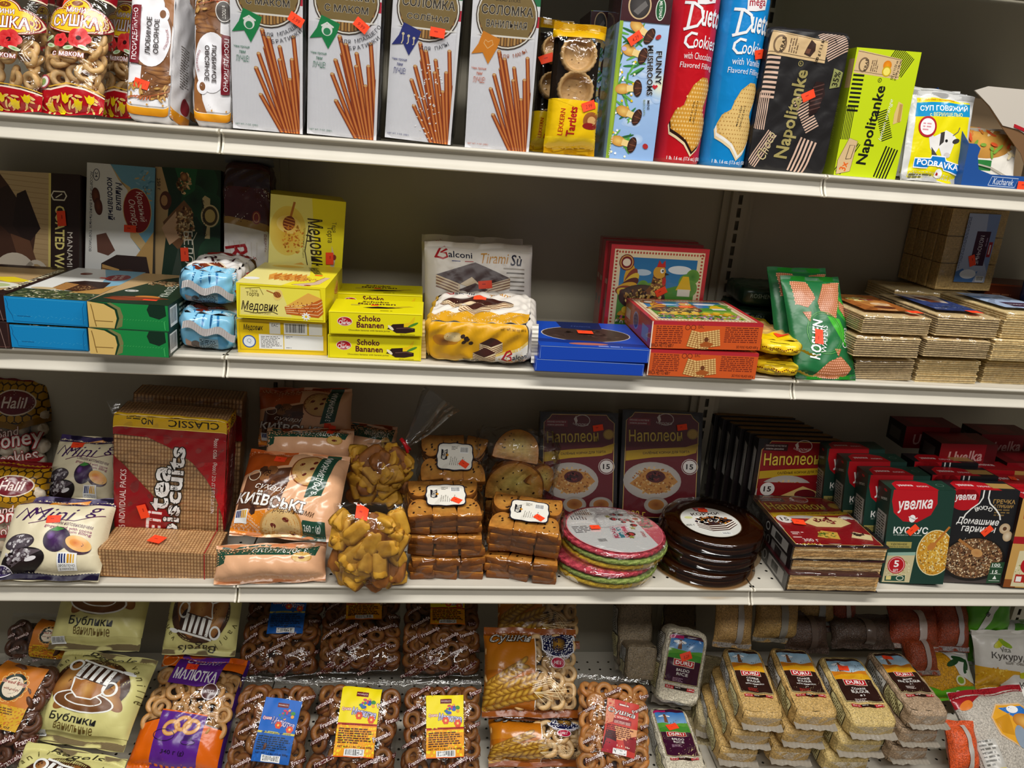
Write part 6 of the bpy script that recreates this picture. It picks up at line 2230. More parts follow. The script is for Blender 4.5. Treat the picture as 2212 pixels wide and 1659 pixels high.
for col, dark, labs in (('w1', (1, 1, 1), 1), ('w2', (1, 1, 0), 2), ('w3', (0, 0, 0), 3)):
	for lv, nm in zip('cba', ('bottom', 'middle', 'top')):
		k = col + lv
		dk = dark['abc'.index(lv)]
		where = {'w1': 'first stack right of the green bags', 'w2': 'second stack from the green bags', 'w3': 'pale stack at the right edge'}[col]
		o, w, h, d = thing(k, 'wafer_sheet_pack', 'clear wrapped wafer sheet pack, %s of the %s' % (nm, where), 'pack of wafers', 'clear wrapped wafer sheet packs', d=.18)
		wafer_stack(o, w, h, d, dk, 9 if h < .036 else 11)
		film_box(o, w, h, d, .0016, hash_seed(k))
		if lv == 'a':
			Ft = lambda u, v, off: np.stack([np.asarray(u) - w / 2, np.asarray(v), h + .0035 + off + 0 * np.asarray(u)], 1)
			label_on(o, Ft, w * .14, d * .16, w * .72, d * .72, wlabel(labs), lift=.0004)
			sticker(o, Ft, w * (.84 if labs == 1 else .7), d * .14, 4, None, lift=.0012, w=.024, h=.018)

# milk wafer packs standing on the stack behind
def molo_label(a):
	H = a.H
	a.r(0, 0, 100, H, '#aab6d2')
	a.p([(60, H), (100, H), (100, 30), (84, 60), (70, H * .6)], '#7d92c0')
	a.p([(0, 0), (0, 30), (20, 40), (44, 20), (70, 34), (60, 0)], '#4a76b4')
	a.e(40, 24, 26, 14, '#e0e6f0')
	a.tl(8, H * .95, H * .8, 5, 4.4, '#5a6484', -90)
	a.r(38, H * .25, 44, H * .50, '#3a1430')
	a.t('МОЛОЧНЫЕ', 58, H * .48, H * .42, 13, '#e4dfe8', .0, rot=-90)
	a.tl(74, H * .66, 50, 1, 5, '#a88ab0', -90)
	a.r(84, H * .38, 12, H * .22, '#9c1a26')
	a.r(88, H * .42, 4, H * .14, '#e8d8d8')
	a.bc(68, 3, 26, 16)
for i in range(4):
	o, w, h, d = thing('moloU', 'wafer_sheet_pack', ['milk wafer pack with pale blue label, standing on the rear stack', 'wafer sheet pack standing second behind the pale blue label', 'wafer sheet pack standing third behind the pale blue label', 'wafer sheet pack leaning at the left end of the standing row'][i], 'pack of wafers', 'wafer packs standing at the back', dx=-.003 * i, dy=.0285 * i, dz=.001 * i, d=.027)
	o.rotation_euler[0] = 0
	n = 3
	for r in range(n):
		mb = MB()
		z0, z1 = h * r / n + .0006, h * (r + 1) / n - .0006
		# sheets stand on edge: vertical grooves on the left side
		m = 6
		for q in range(m):
			mb.box(-w / 2, w / 2, d * q / m, d * (q + .72) / m, z0, z1, '#c9a86c', 'wafer', .0005)
		mb.box(-w / 2 + .001, w / 2 - .001, 0.001, d - .001, z0, z1, '#a8844c', 'wafer')
		# embossed face
		a = Art(w, z1 - z0)
		for q in range(34):
			for rr in range(int(a.H / 3)):
				a.z = 1
				a.l([(q * 3, rr * 3), (q * 3 + 1.6, rr * 3 + 1.6)] if (rr // 4) % 2 else [(q * 3 + 1.6, rr * 3), (q * 3, rr * 3 + 1.6)], .7, '#dfc28a')
		if i == 0:
			a.emit(mb, lambda u, v, off, z0=z0: np.stack([u - w / 2, -off + 0 * u, v + z0], 1), 'wafer')
		mb.build('wafer_block', o)
	film_box(o, w, h, d, .001, i + 2, 'film')
	if i == 0:
		Fm = lambda u, v, off: np.stack([np.asarray(u) - w / 2, -.003 - off + 0 * np.asarray(u), np.asarray(v)], 1)
		label_on(o, Fm, w * .28, h * .11, w * .56, h * .84, molo_label, lift=.0006)
		sticker(o, Fm, w * .52, h * .38, -68, None, lift=.0016, w=.022, h=.013)
for i, (x, z, wd) in enumerate(((1.30, .003, .15), (1.30, .035, .15), (1.29, .067, .155), (1.285, .096, .17))):
	o = empty('wafer_sheet_pack', (x, .22, z), (0, 0, -.1), 'wafer sheet pack lying at the back, %s layer under the standing packs' % ['lowest', 'second', 'third', 'topmost'][i], 'pack of wafers', 'wafer packs lying at the back')
	wafer_stack(o, wd, .028, .12, False, 6)
	film_box(o, wd, .028, .12, .0012, i)
for i, (x, y, z) in enumerate(((1.50, .26, .003), (1.51, .255, .05), (1.50, .26, .097))):
	o = empty('wafer_box', (x, y, z), (0, 0, -.08), 'dim rust brown wafer box stacked at the back right, %s' % ['bottom', 'middle', 'top'][i], 'box of wafers', 'rust brown boxes at the back')
	def rb(a):
		a.r(0, a.H - 2, 100, 2, '#a04a20')
		a.ring(70, a.H * .5, 8, 8, 1.2, '#c07a50')
		a.tl(10, a.H * .5, 30, 2, 4, '#a86a48')
	pack(o, 'carton', .16, .045, .09, '#6a2c12', {'front': rb}, 'carton')
o = empty('wafer_pack', (1.475, .15, .12), (-.1, .06, 0), 'navy blue wafer pack at the right edge, lettering running downwards', 'pack of wafers')
def nv(a):
	a.r(0, 0, 100, a.H, '#16275c')
	a.t('BON', 36, a.H * .74, 40, 16, '#dfe4f0', .02, rot=-78)
	a.t('Wafer', 28, a.H * .36, 52, 12, '#dfe4f0', .0, rot=-78, sh=.3)
pack(o, 'printed_wrapper', .075, .085, .05, '#16275c', {'front': nv}, 'foilsoft', e=8, wr=.0008)
for i in range(3):
	o = empty('wafer_pack', (1.475, .15, .003 + .039 * i), (0, 0, 0), 'dark navy wafer pack lying under the upright navy one, %s' % ['lowest', 'middle', 'highest'][i], 'pack of wafers', 'navy wafer packs lying flat')
	pack(o, 'printed_wrapper', .1, .037, .1, '#1a2444', {}, 'foilsoft', e=7, wr=.0008)

# ================================================================== THIRD SHELF
def part_copy(me, name, parent, loc, rot=(0, 0, 0), s=(1, 1, 1)):
	b = bpy.data.objects.new(name, me)
	COL.objects.link(b)
	b.parent = parent
	b.location, b.rotation_euler, b.scale = loc, rot, s
	return b

def take_mesh(mb):
	o = mb.build('part')
	me = o.data
	bpy.data.objects.remove(o)
	return me

def lump_mesh(seed, col, hi, sq=2.6, n=14, m=9, mat='bake', j=.10, rind=None):
	"""rounded irregular lump of unit size"""
	rnd = random.Random(seed)
	ph = [rnd.uniform(0, 6.28) for _ in range(6)]
	v, c, f = [], [], []
	a, b = np.array(lin(col)), np.array(lin(hi))
	for i in range(m + 1):
		th = PI * i / m
		for k in range(n):
			p = 2 * PI * k / n
			d = Vector((math.sin(th) * math.cos(p), math.sin(th) * math.sin(p), math.cos(th)))
			q = sum(abs(x) ** sq for x in d) ** (-1 / sq)
			q *= 1 + j * (math.sin(3 * p + ph[0]) * math.sin(2 * th + ph[1]) + .6 * math.sin(5 * p + ph[2] + 2 * th))
			v.append(tuple(d * q))
			g = .5 + .5 * math.sin(4 * p + 3 * th + ph[3]) * math.sin(3 * th + ph[4])
			c.append(lin(rind) if rind and d.x > .62 else tuple(a * (1 - g) + b * g))
	for i in range(m):
		for k in range(n):
			f.append((i * n + k, (i + 1) * n + k, (i + 1) * n + (k + 1) % n, i * n + (k + 1) % n))
	mb = MB()
	mb.add(v, f, c, mat, True)
	return take_mesh(mb)

# honey cookies
GLAZED = [lump_mesh(i, '#b9a284', '#e8ddca', 2.2, j=.06) for i in range(3)]
def honey_art(a):
	a.norm(125)
	H = a.H
	t = H * .58
	a.r(0, t, 100, H - t, '#b8860f')
	for i in range(12):
		for j in range(int((H - t) / 8) + 2):
			x, y = i * 9 + (4.5 if j % 2 else 0), t + 4 + j * 8
			a.ring(x, y, 5.4, 5.4, 1.0, '#3a2408', n=6, rot=30)
	a.p([(0, t - 8), (30, t + 6), (70, t - 2), (100, t + 8), (100, t), (70, t - 8), (30, t - 2), (0, t - 14)], '#8c6410')
	a.r(0, H * .93, 100, H * .07, '#7a1016')
	a.e(66, H * .75, 24, 14, '#e8d8c0')
	a.e(66, H * .75, 22.6, 12.6, '#6e1420')
	a.t('Halil', 66, H * .75, 30, 12, '#f0e0d8', .02, sh=.2)
	a.t('Sand', 60, H * .50, 26, 9, '#f0e2da', .0, rot=10, sh=.2, o='#8a1820', ow=.06)
	a.t('Honey', 66, H * .42, 62, 22, '#f0e2da', .02, rot=8, sh=.15, o='#9a1a22', ow=.06)
	a.t('Cookies', 64, H * .28, 54, 14, '#f0e2da', .0, rot=8, sh=.15, o='#9a1a22', ow=.06)
	a.p([(30, H * .17), (92, H * .24), (96, H * .28), (30, H * .2)], '#a01a24')
for k, lab, n in (('honB', 'clear honey cookie bag with honeycomb print, standing at the left end', 0), ('honF', 'clear honey cookie bag slumped forward at the left end', 1)):
	o, w, h, d = thing(k, 'honey_cookie_bag', lab, 'bag of cookies', 'honeycomb printed cookie bags')
	bag(o, 'film_bag', w, h, d, '#ffffff', honey_art, 'film', fin=.008, seed=4 + n, seals=(0, 1), sealcol='#7a1016', wr=.0022)
	rnd = random.Random(k)
	for i in range(5):
		for j in range(5):
			x, z = -w * .40 + w * .2 * i + rnd.uniform(-.004, .004), .022 + (h * .68) * j / 5 + rnd.uniform(-.004, .004)
			s, t = abs(2 * x / w), abs(2 * z / h - 1)
			T = d / 2 * math.sqrt(max(0, 1 - s ** 2.4)) * math.sqrt(max(0, 1 - t ** 2.6))
			part_copy(GLAZED[(i + j) % 3], 'glazed_cookie', o, (x * .92, -max(T - .016, 0), z), (rnd.uniform(0, 3), rnd.uniform(0, 3), 0), (.0165, .0145, .0165))
	mb = MB()
	mb.box(-w * .36, w * .36, -.006, d * .25, .03, h * .8, '#4a3a28', 'bake', .006)  # dark core stands for the shade between the cookies
	mb.build('cookie_dark_core', o)
	o.children[-1]['kind'] = 'stuff'

# plum gingerbread
def plum_art(a):
	a.norm(105)
	H = a.H
	a.r(0, 0, 100, H, '#e4d9b8')
	a.r(0, H * .88, 100, H * .12, '#2c1850')
	a.p([(0, H * .88), (30, H * .86), (60, H * .85), (100, H * .88), (100, H * .93), (0, H * .93)], '#2c1850')
	a.r(0, 0, 100, H * .07, '#1a1030')
	a.p([(38, H * .84), (70, H * .90), (74, H * .98), (42, H * .93)], '#e08a1c')
	a.e(56, H * .91, 12, 4.2, '#f0c890', rot=12)
	a.e(56, H * .91, 11, 3.4, '#e08a1c', rot=12)
	a.t('КИВХЛІБ', 56, H * .91, 18, 4, '#fff4e0', .03, rot=12)
	a.l([(10, H * .68), (18, H * .80), (24, H * .70), (26, H * .66), (32, H * .80), (40, H * .68)], 1.6, '#3a1450')
	a.t('Mini', 45, H * .72, 54, 17, '#3a1450', -.005, sh=.45)
	a.t('g', 86, H * .76, 14, 15, '#3a1450', .0, sh=.4)
	a.l([(26, H * .6), (50, H * .66), (70, H * .64), (96, H * .74)], 1, '#5a1a4a')
	a.t('сливовим наповнювачем', 66, H * .60, 46, 4, '#6a4a5a', .0, rot=-8)
	a.t('gingerbread with cocoa', 66, H * .545, 46, 4.6, '#8a1a5a', .01, rot=-8)
	a.t('and plum filling', 72, H * .50, 34, 4.6, '#8a1a5a', .01, rot=-8)
	a.e(22, H * .38, 15, 10, '#6a6068', '#3a3038', rot=10)
	a.gr(22, H * .39, 12, 7, 40, 2, ['#c8c4c8', '#8a8288', '#4a4048', '#e0dcde'], 4)
	a.e(58, H * .42, 13, 15, '#4a2260', '#24102e')
	a.e(52, H * .46, 4, 5, '#7a52a0', '#4a2260')
	a.p([(50, H * .52), (56, H * .57), (64, H * .54), (57, H * .51)], '#3f8a3a')
	a.e(78, H * .36, 14, 10, '#3a1430', rot=-28)
	a.e(79, H * .375, 13, 8, '#e88a3a', '#f4c070', rot=-28)
	a.e(77, H * .38, 6, 4, '#d8701c', '#f0a040', rot=-28)
	a.e(28, H * .19, 22, 13, '#241416', '#120a0c', rot=14)
	a.p([(12, H * .17), (26, H * .31), (46, H * .29), (30, H * .20), (16, H * .12)], '#5a4e54')
	a.gr(24, H * .24, 13, 6, 50, 2.2, ['#b8b2b6', '#7a7078', '#3a2a30', '#d8d4d6'], 5)
	a.e(36, H * .20, 6, 2.4, '#e8e4e6', rot=20)
	a.r(62, H * .11, 18, 17, '#f2f2f0')
	for i, c in enumerate(['#1a2a6a', '#1a2a6a', '#1a2a6a', '#d89a1c', '#d89a1c', '#e8b83c']):
		a.r(63.5 + 2.6 * i, H * .11 + 6.5, 1.9 - .3 * (i % 3), 9, c)
	a.t('ЗРОБЛЕНО', 71, H * .11 + 4.4, 15, 2, '#555', .0)
	a.t('В УКРАЇНІ', 71, H * .11 + 1.8, 13, 2, '#555', .0)
	a.e(2, H * .09, 14, 7, '#e8e4ec')
	a.e(2, H * .09, 13, 6, '#2c1850')
	a.t('г (g)', 7, H * .09, 9, 6, '#f0ecf4', .02)
for k, lab in (('plumB', 'cream plum gingerbread bag leaning behind another'), ('plumF', 'cream plum gingerbread bag with purple top lying in front')):
	o, w, h, d = thing(k, 'gingerbread_bag', lab, 'bag of gingerbread', 'cream plum gingerbread bags')
	F = bag(o, 'printed_bag', w, h, d, '#ded3b0', plum_art, 'foilsoft', p=3, q=3, fin=.012, wr=.0022, seed=5 if k == 'plumF' else 8, sealcol='#1a1030', pin=.02)
	sticker(o, F, w * (.5 if k == 'plumF' else .36), h * (.655 if k == 'plumF' else .82), 6, None)

# tea biscuits: inner packets with ribbed biscuit edges
def biscuit_packet(o, w, h, d, cols, rows, name='biscuit_packet', loc=(0, 0, 0), deep=8, amp=.0014):
	mb = MB()
	A, G = np.array(lin('#e2b680')), np.array(lin('#8a5830'))  # G: shade of the grooves painted into the biscuit colour
	def face(F, W, H, ca, ra):
		nu, nv = ca * 4, ra * 4
		uu, vv = np.meshgrid(np.linspace(0, W, nu + 1), np.linspace(0, H, nv + 1))
		uu, vv = uu.ravel(), vv.ravel()
		bu, bv = np.abs(np.sin(PI * ca * uu / W)), np.abs(np.sin(PI * ra * vv / H))
		bb = np.minimum(bu ** .5, .35 + .65 * bv ** .6)
		P = F(uu, vv, amp * (bb - 1))
		f = [(j * (nu + 1) + i, j * (nu + 1) + i + 1, (j + 1) * (nu + 1) + i + 1, (j + 1) * (nu + 1) + i) for j in range(nv) for i in range(nu)]
		mb.add(P + np.array(loc), f, [tuple(G * (1 - q) + A * q) for q in np.clip(bb * 1.15 - .15, 0, 1)], 'bake', True)
	fs = soft_faces(w, h, d)
	face(*fs['front'], cols, rows)
	face(*fs['top'], cols, deep)
	S = fs['right'][0]
	for k in ('left', 'right', 'back', 'bottom'):
		grid_face(mb, lambda u, v, oo, F=fs[k][0]: F(u, v, oo) + np.array(loc), fs[k][1], fs[k][2], 6, 3, '#b9844e', 'bake', False)
	return mb.build(name, o)

def swoosh_art(a):
	a.norm(116)
	H = a.H
	R = '#9c0f18'
	a.r(0, H * .90, 100, H * .10, '#d2a516')
	a.t('CLASSIC', 70, H * .95, 44, 7.5, '#2a2008', .02, rot=180)
	a.t('NO', 30, H * .955, 10, 7.5, '#2a2008', .04, rot=180)
	a.tl(24, H * .975, 14, 3, 2.4, '#3a3010', 180)
	a.r(0, H * .835, 100, H * .065, '#8c1018')
	a.p([(0, H * .835), (30, H * .82), (56, H * .72), (70, H * .62), (84, H * .46), (94, H * .30), (98, H * .14), (100, 0), (100, H * .835)], R)
	a.p([(72, H * .62), (100, H * .66), (100, H * .10), (96, H * .2), (88, H * .40)], '#b5121c')
	a.p([(0, 0), (60, 0), (50, H * .16), (34, H * .34), (20, H * .48), (8, H * .60), (0, H * .66)], '#8c0d16')
	a.p([(56, 0), (66, 0), (76, H * .01), (62, H * .03)], '#8c0d16')
	a.t('tea', 42, H * .39, 46, 16, '#f2efec', .06, rot=86, o='#15100e', ow=.07)
	a.t('biscuits', 53, H * .36, 92, 15, '#f2efec', .06, rot=86, o='#15100e', ow=.07)
	a.t('ETi', 36, H * .09, 22, 13, '#f4e8e6', .05, rot=86, o='#b5121c', ow=.07)
	a.t('25 INDIVIDUAL PACKS', 9, H * .27, 62, 5.4, '#e8c8c4', .01, rot=88)
	a.t('NET WT 2 LB 3.27 OZ (1000g)   PESO 1000g', 89, H * .52, 76, 4, '#e8d4cc', .01, rot=89)
	a.r(92.5, 0, 1.4, H * .26, '#a8141c')
	a.r(0, H * .896, 100, .8, '#f0d060')
def swoosh_side(a):
	H = a.H
	a.r(0, 0, 100, H, '#8c0d16')
	a.r(0, H * .9, 100, H * .1, '#d2a516')
	a.p([(0, 0), (100, 0), (100, H * .4), (60, H * .2)], '#b9844e')
	a.t('ETi bis', 44, H * .52, 74, 20, '#f0e4e0', .03, rot=84)
	a.t('ОВС', 50, H * .95, 40, 16, '#2a2008', .02)

o, w, h, d = thing('etiU', 'tea_biscuit_pack', 'red and yellow wrapped tea biscuit pack standing on end', 'pack of biscuits', 'large tea biscuit packs', d=.072)
for i in range(5):
	biscuit_packet(o, w * .985, h / 5 - .0012, d, 34, 6 if i else 6, loc=(0, 0, i * h / 5 + .0006))
mb = MB()
fs = soft_faces(w + .003, h + .004, d + .004, 24, .0008, 4)
for k, fn in (('front', swoosh_art), ('right', swoosh_side)):
	F, W, Hh = fs[k]
	a = Art(W, Hh)
	fn(a)
	a.emit(mb, lambda u, v, oo, F=F: F(u, v, oo) + (0, -.002, 0), 'foil', lift=.0006, step=.00005, edge=.006)
F, W, Hh = fs['top']
a = Art(W, Hh)
a.r(0, 0, 100, 3, '#d2a516')
a.emit(mb, lambda u, v, oo, F=F: F(u, v, oo) + (0, -.002, 0), 'foil', lift=.0006, edge=.006)
mb.build('printed_wrapper', o)
film_box(o, w + .002, h + .004, d, .0012, 5, 'film')
Ff = lambda u, v, off: np.stack([np.asarray(u) - w / 2, -.0045 - off + 0 * np.asarray(u), np.asarray(v)], 1)
sticker(o, Ff, w * .27, h * .19, -72, None, w=.026, h=.015)
mb = MB()
mb.add([(-w / 2 - .012, .01, h + .020), (-w / 2 + .012, .012, h + .024), (-w / 2 + .004, .0, h), (-w / 2 - .002, .004, h)], [(0, 1, 2, 3)], '#ffffff', 'film')
mb.build('film_corner', o)

o, w, h, d = thing('etiL', 'tea_biscuit_pack', 'tea biscuit pack lying flat at the front, ribbed biscuit edges showing', 'pack of biscuits', 'large tea biscuit packs', d=.075)
biscuit_packet(o, w, h, d, 36, 8, deep=12)
film_box(o, w, h, d, .0012, 3, 'wrap')
mb = MB()
mb.box(w * .40, w * .408, -.0032, -.0028, 0, h, '#a8141c', 'foil')
mb.box(w * .40, w * .408, -.003, d, h + .0022, h + .0026, '#a8141c', 'foil')
mb.build('tear_strip', o)
Ff = lambda u, v, off: np.stack([np.asarray(u) - w / 2, np.asarray(v), h + .0025 + off + 0 * np.asarray(u)], 1)
sticker(o, Ff, w * .44, d * .42, -18, None, w=.024, h=.022)

o, w, h, d = thing('etiB', 'tea_biscuit_pack', 'tea biscuit pack standing at the back, dim, ribbed top with red spot', 'pack of biscuits', 'large tea biscuit packs', d=.06)
for i in range(5):
	biscuit_packet(o, w * .97, h / 5 - .001, d, 30, 5, loc=(0, 0, i * h / 5 + .0006), amp=.002)
mb = MB()
Ff = lambda u, v, off: np.stack([np.asarray(u) - w / 2, -.004 - off + 0 * np.asarray(u), np.asarray(v)], 1)
a = Art(w, h)
a.p([(74, a.H * .66), (100, a.H * .66), (98, a.H * .86), (88, a.H * .90), (78, a.H * .84)], '#8c0d16')
a.t('1000g', 88, a.H * .77, 26, 9, '#e8dcd8', .02, rot=90)
a.emit(mb, Ff, 'foil')
mb.build('printed_wrapper', o)
film_box(o, w, h, d, .0012, 6, 'film')

# rusk bags
def kyiv_art(a):
	a.norm(100)
	H = a.H
	G, P_ = '#1f4a38', '#eab48a'
	a.r(0, 0, 100, H, P_)
	a.p([(0, 0), (36, 0), (34, H * .22), (0, H * .20)], '#e8861c')
	a.p([(0, H * .62), (46, H * .74), (48, H), (0, H)], '#b8521a')
	a.p([(4, H * .22), (44, H * .24), (50, H * .50), (50, H * .72), (8, H * .60)], '#5a3420')
	a.gr(28, H * .44, 20, 26, 40, 5, ['#7a4a28', '#4a2a1a', '#8a5a34', '#3a2016'], 4, 1.4)
	a.e(68, H * .70, 18, 20, '#8a4a20')
	a.e(68, H * .70, 16.6, 18.6, '#d8b478', '#c89858')
	for x, y in ((60, .76), (72, .80), (64, .64), (76, .66), (70, .72)):
		a.e(x, H * y, 2.6, 1.6, '#6a2418', rot=40)
	a.p([(78, H), (92, H), (84, H * .42), (68, H * .38)], G)
	a.t('З РОДЗИНКАМИ', 80.5, H * .68, H * .52, 7, '#eef0ea', .02, rot=82)
	a.p([(66, 0), (92, 0), (90, H * .16), (70, H * .15)], G)
	a.t('260 г (g)', 79, H * .09, 16, 6, '#eef0ea', .01, rot=4)
	a.e(50, H * .08, 20, 18, '#c88c44')
	a.e(50, H * .08, 18, 16, '#d8b478')
	for x, y in ((42, .10), (54, .14), (60, .04)):
		a.e(x, H * y, 3, 1.8, '#6a2418', rot=-20)
	a.t('сухарі', 34, H * .46, 30, 9, '#f4ece4', .0, rot=-10, sh=.3)
	a.t('КИЇВСЬКІ', 37, H * .33, 68, 15, '#f6f4f0', .045, rot=-8, o='#5a3a24', ow=.05)
	a.t('з родзинками', 58, H * .22, 44, 7, '#5a3a1c', -.005, rot=-4, sh=.4)
	a.r(4, H * .10, 13, 13, '#f2f2f0')
	for i, c in enumerate(['#1a2a6a', '#1a2a6a', '#1a2a6a', '#d89a1c', '#d89a1c', '#e8b83c']):
		a.r(5 + 1.9 * i, H * .10 + 5, 1.4, 7, c)
	a.ring(16, H * .60, 6, 6, .7, '#e8d8c0')
def kyiv_side(a):
	a.norm(52)
	H = a.H
	a.r(0, 0, 100, H, '#eab48a')
	a.p([(4, H * .70), (92, H * .62), (96, H * .92), (6, H * .98)], '#1f4a38')
	a.p([(0, H * .40), (10, H * .5), (12, H * .92), (0, H * .9)], '#1f4a38')
	a.t('З РОДЗИНКАМИ', 60, H * .79, 50, 9, '#eef0ea', .02, rot=176)
	a.e(80, H * .58, 9, 7, '#c88c44')
	a.e(80, H * .58, 8, 6, '#d8b060')
	a.e(80, H * .57, 3, 1.6, '#6a2418')
	a.l([(16, H * .9), (22, H * .8), (18, H * .7)], 1, '#6a4a2a')
def kyiv_back(a):
	kyiv_art(a)
for k, lab, art, cl in (('kyivE', 'dark orange rusk bag lying at the back under the shelf above', kyiv_art, '#b8551a'), ('kyivD', 'orange rusk bag lying behind the front one', kyiv_side, '#c87838'),
						('kyivF', 'dim orange and green rusk bag at the far back', kyiv_side, '#b8662a'), ('kyivU', 'peach and orange raisin rusk bag, upper one in front', kyiv_art, '#eab48a'),
						('kyivL', 'peach raisin rusk bag lying lowest at the shelf edge', kyiv_side, '#eab48a')):
	o, w, h, d = thing(k, 'rusk_bag', lab, 'bag of rusks', 'raisin rusk bags')
	F = bag(o, 'printed_bag', w, h, d, cl, art, 'foil', p=3, q=2.6, fin=.008, wr=.0030, seed=hash_seed(k), sealcol='#e0a070' if k[-1] in 'UL' else '#a8501c', pin=.03)
	if k == 'kyivU':
		sticker(o, F, w * .36, h * .82, -6, None, w=.021)
	elif k in ('kyivE', 'kyivD'):
		sticker(o, F, w * (.76 if k == 'kyivE' else .74), h * (.3 if k == 'kyivE' else .93), 84, None, w=.021)

# cake pieces in tied bags
CHUNK = [lump_mesh(20 + i, '#b8801f', '#e2ac3c', 9, 18, 12, j=.12, rind='#7a4a18') for i in range(4)]
CRUST = [lump_mesh(40 + i, '#6a3a14', '#a8682a', 4, 14, 9, j=.05) for i in range(2)]
def chunk_bag(k, lab, n, tie, dark):
	o, w, h, d = thing(k, 'cake_piece_bag', lab, 'bag of cake pieces', 'tied bags of yellow cake pieces')
	rnd = random.Random(k)
	i = 0
	for r in range(6):
		for c in range(5):
			x = -w * .38 + w * .76 * c / 4 + rnd.uniform(-.006, .006)
			z = .018 + (h * .80 - .02) * r / 5 + rnd.uniform(-.005, .005)
			s, t = min(1, abs(2 * x / w)), min(1, abs(2 * z / h - 1))
			T = d / 2 * math.sqrt(max(0, 1 - s ** 2.4)) * math.sqrt(max(0, 1 - t ** 2.6))
			me = CRUST[i % 2] if rnd.random() < (.35 if dark else .25) else CHUNK[i % 4]
			part_copy(me, 'cake_piece', o, (x, -max(T - .013, 0) + rnd.uniform(0, .006), z), (rnd.uniform(-.6, .6), rnd.uniform(0, 3), rnd.uniform(-.5, .5)),
					  (.013 + rnd.uniform(0, .004), .009, .016 + rnd.uniform(0, .011)))
			i += 1
	mb = MB()
	mb.box(-w * .32, w * .32, -.004, d * .3, .02, h * .8, '#5a3212', 'bake', .01)  # dark core, painted shade behind the cake pieces
	mb.build('cake_dark_core', o)
	o.children[-1]['kind'] = 'stuff'
	F = bag(o, 'film_bag', w, h, d, '#ffffff', None, 'film', p=2.6, q=2.2, fin=.004, wr=.0042, seed=n, seals=(0, 0))
	if tie:
		# gathered neck, red tie and a loose plume of film
		mb = MB()
		cx, cz = w * .44, h * .97
		v, f, m = [], [], 16
		prof = [(-.045, -.020, .040), (-.016, -.006, .020), (0, 0, .0075), (.012, .014, .012), (.026, .034, .020), (.050, .078, .034), (.062, .092, .040)]
		for i, (px, pz, r) in enumerate(prof):
			for q in range(m):
				t = 2 * PI * q / m
				rr = r * (1 + (.28 * math.cos(5 * t) if i > 2 else .1 * math.cos(5 * t)))
				v.append((cx + px + rr * math.cos(t) * .75, rr * math.sin(t) * .6, cz + pz - rr * math.cos(t) * .5))
		for i in range(len(prof) - 1):
			for q in range(m):
				f.append((i * m + q, i * m + (q + 1) % m, (i + 1) * m + (q + 1) % m, (i + 1) * m + q))
		mb.add(v, f, '#ffffff', 'film', True)
		mb.build('film_plume', o)
		mb = MB()
		pts = [(cx + .010 * math.cos(t) * .8 + .0, .009 * math.sin(t), cz - .010 * math.cos(t) + .0) for t in [2 * PI * q / 14 for q in range(15)]]
		mb.tube(pts, .0022, '#c81420', 'foil', 6)
		mb.tube([(cx - .010, -.008, cz + .012), (cx - .002, -.011, cz + .002), (cx + .004, -.010, cz - .014)], .0035, '#c81420', 'foil', 6)
		mb.build('twist_tie', o)
	else:
		sticker(o, F, w * .40, h * .93, -8, None, lift=.001)
	return o
chunk_bag('cakeB', 'tied clear bag of cake pieces with red tie, behind', 3, True, True)
chunk_bag('cakeF', 'clear bag of yellow cake pieces at the shelf edge', 6, False, False)

# raisin biscotti trays
def slice_mesh(w, t, h, seed, face='#cf9644', crust='#74400f', raisins=5):
	"""loaf slice lying on its cut face: half round outline, thickness t"""
	rnd = random.Random(seed)
	n = 18
	pts = []
	for i in range(n + 1):
		a = PI * i / n
		pts.append((-w / 2 * math.cos(a) * (1 + .04 * math.sin(3 * a + seed)), -h * .5 + h * (math.sin(a) ** .75)))
	pts += [(w * .46, -h * .5 - .002), (-w * .46, -h * .5 - .002)]
	mb = MB()
	N = len(pts)
	v = [(p[0], p[1], 0) for p in pts] + [(p[0] * 1.03, p[1] * 1.03, t * .5) for p in pts] + [(p[0], p[1], t) for p in pts]
	f = []
	for L in range(2):
		for i in range(N):
			f.append((L * N + i, L * N + (i + 1) % N, (L + 1) * N + (i + 1) % N, (L + 1) * N + i))
	c = [lin(crust)] * N + [lin('#7a4314')] * N + [lin('#9a5c22')] * N
	mb.add(v, f, c, 'bake', True)
	for z in (0, t):
		q = [(p[0] * .985, p[1] * .985, z + (.0002 if z else -.0002)) for p in pts] + [(0, 0, z + (.0006 if z else -.0006))]
		tri = [((i + 1) % N, i, N) if z == 0 else (i, (i + 1) % N, N) for i in range(N)]
		mb.add(q, tri, [lin('#b87830')] * N + [lin(face)], 'bake', True)
	for i in range(raisins):
		x, y, r = rnd.uniform(-w * .34, w * .34), rnd.uniform(-h * .34, h * .34), rnd.uniform(.0018, .0034)
		a0 = rnd.uniform(0, 3)
		e = []
		for q in range(7):
			a = 2 * PI * q / 7
			X, Y = r * math.cos(a), r * .6 * math.sin(a)
			e.append((x + X * math.cos(a0) - Y * math.sin(a0), y + X * math.sin(a0) + Y * math.cos(a0), t + .0009))
		mb.add(e, [tuple(range(7))], '#33180e', 'bake')
	return take_mesh(mb)
SL = [slice_mesh(.043, .0125, .047, i) for i in range(4)]
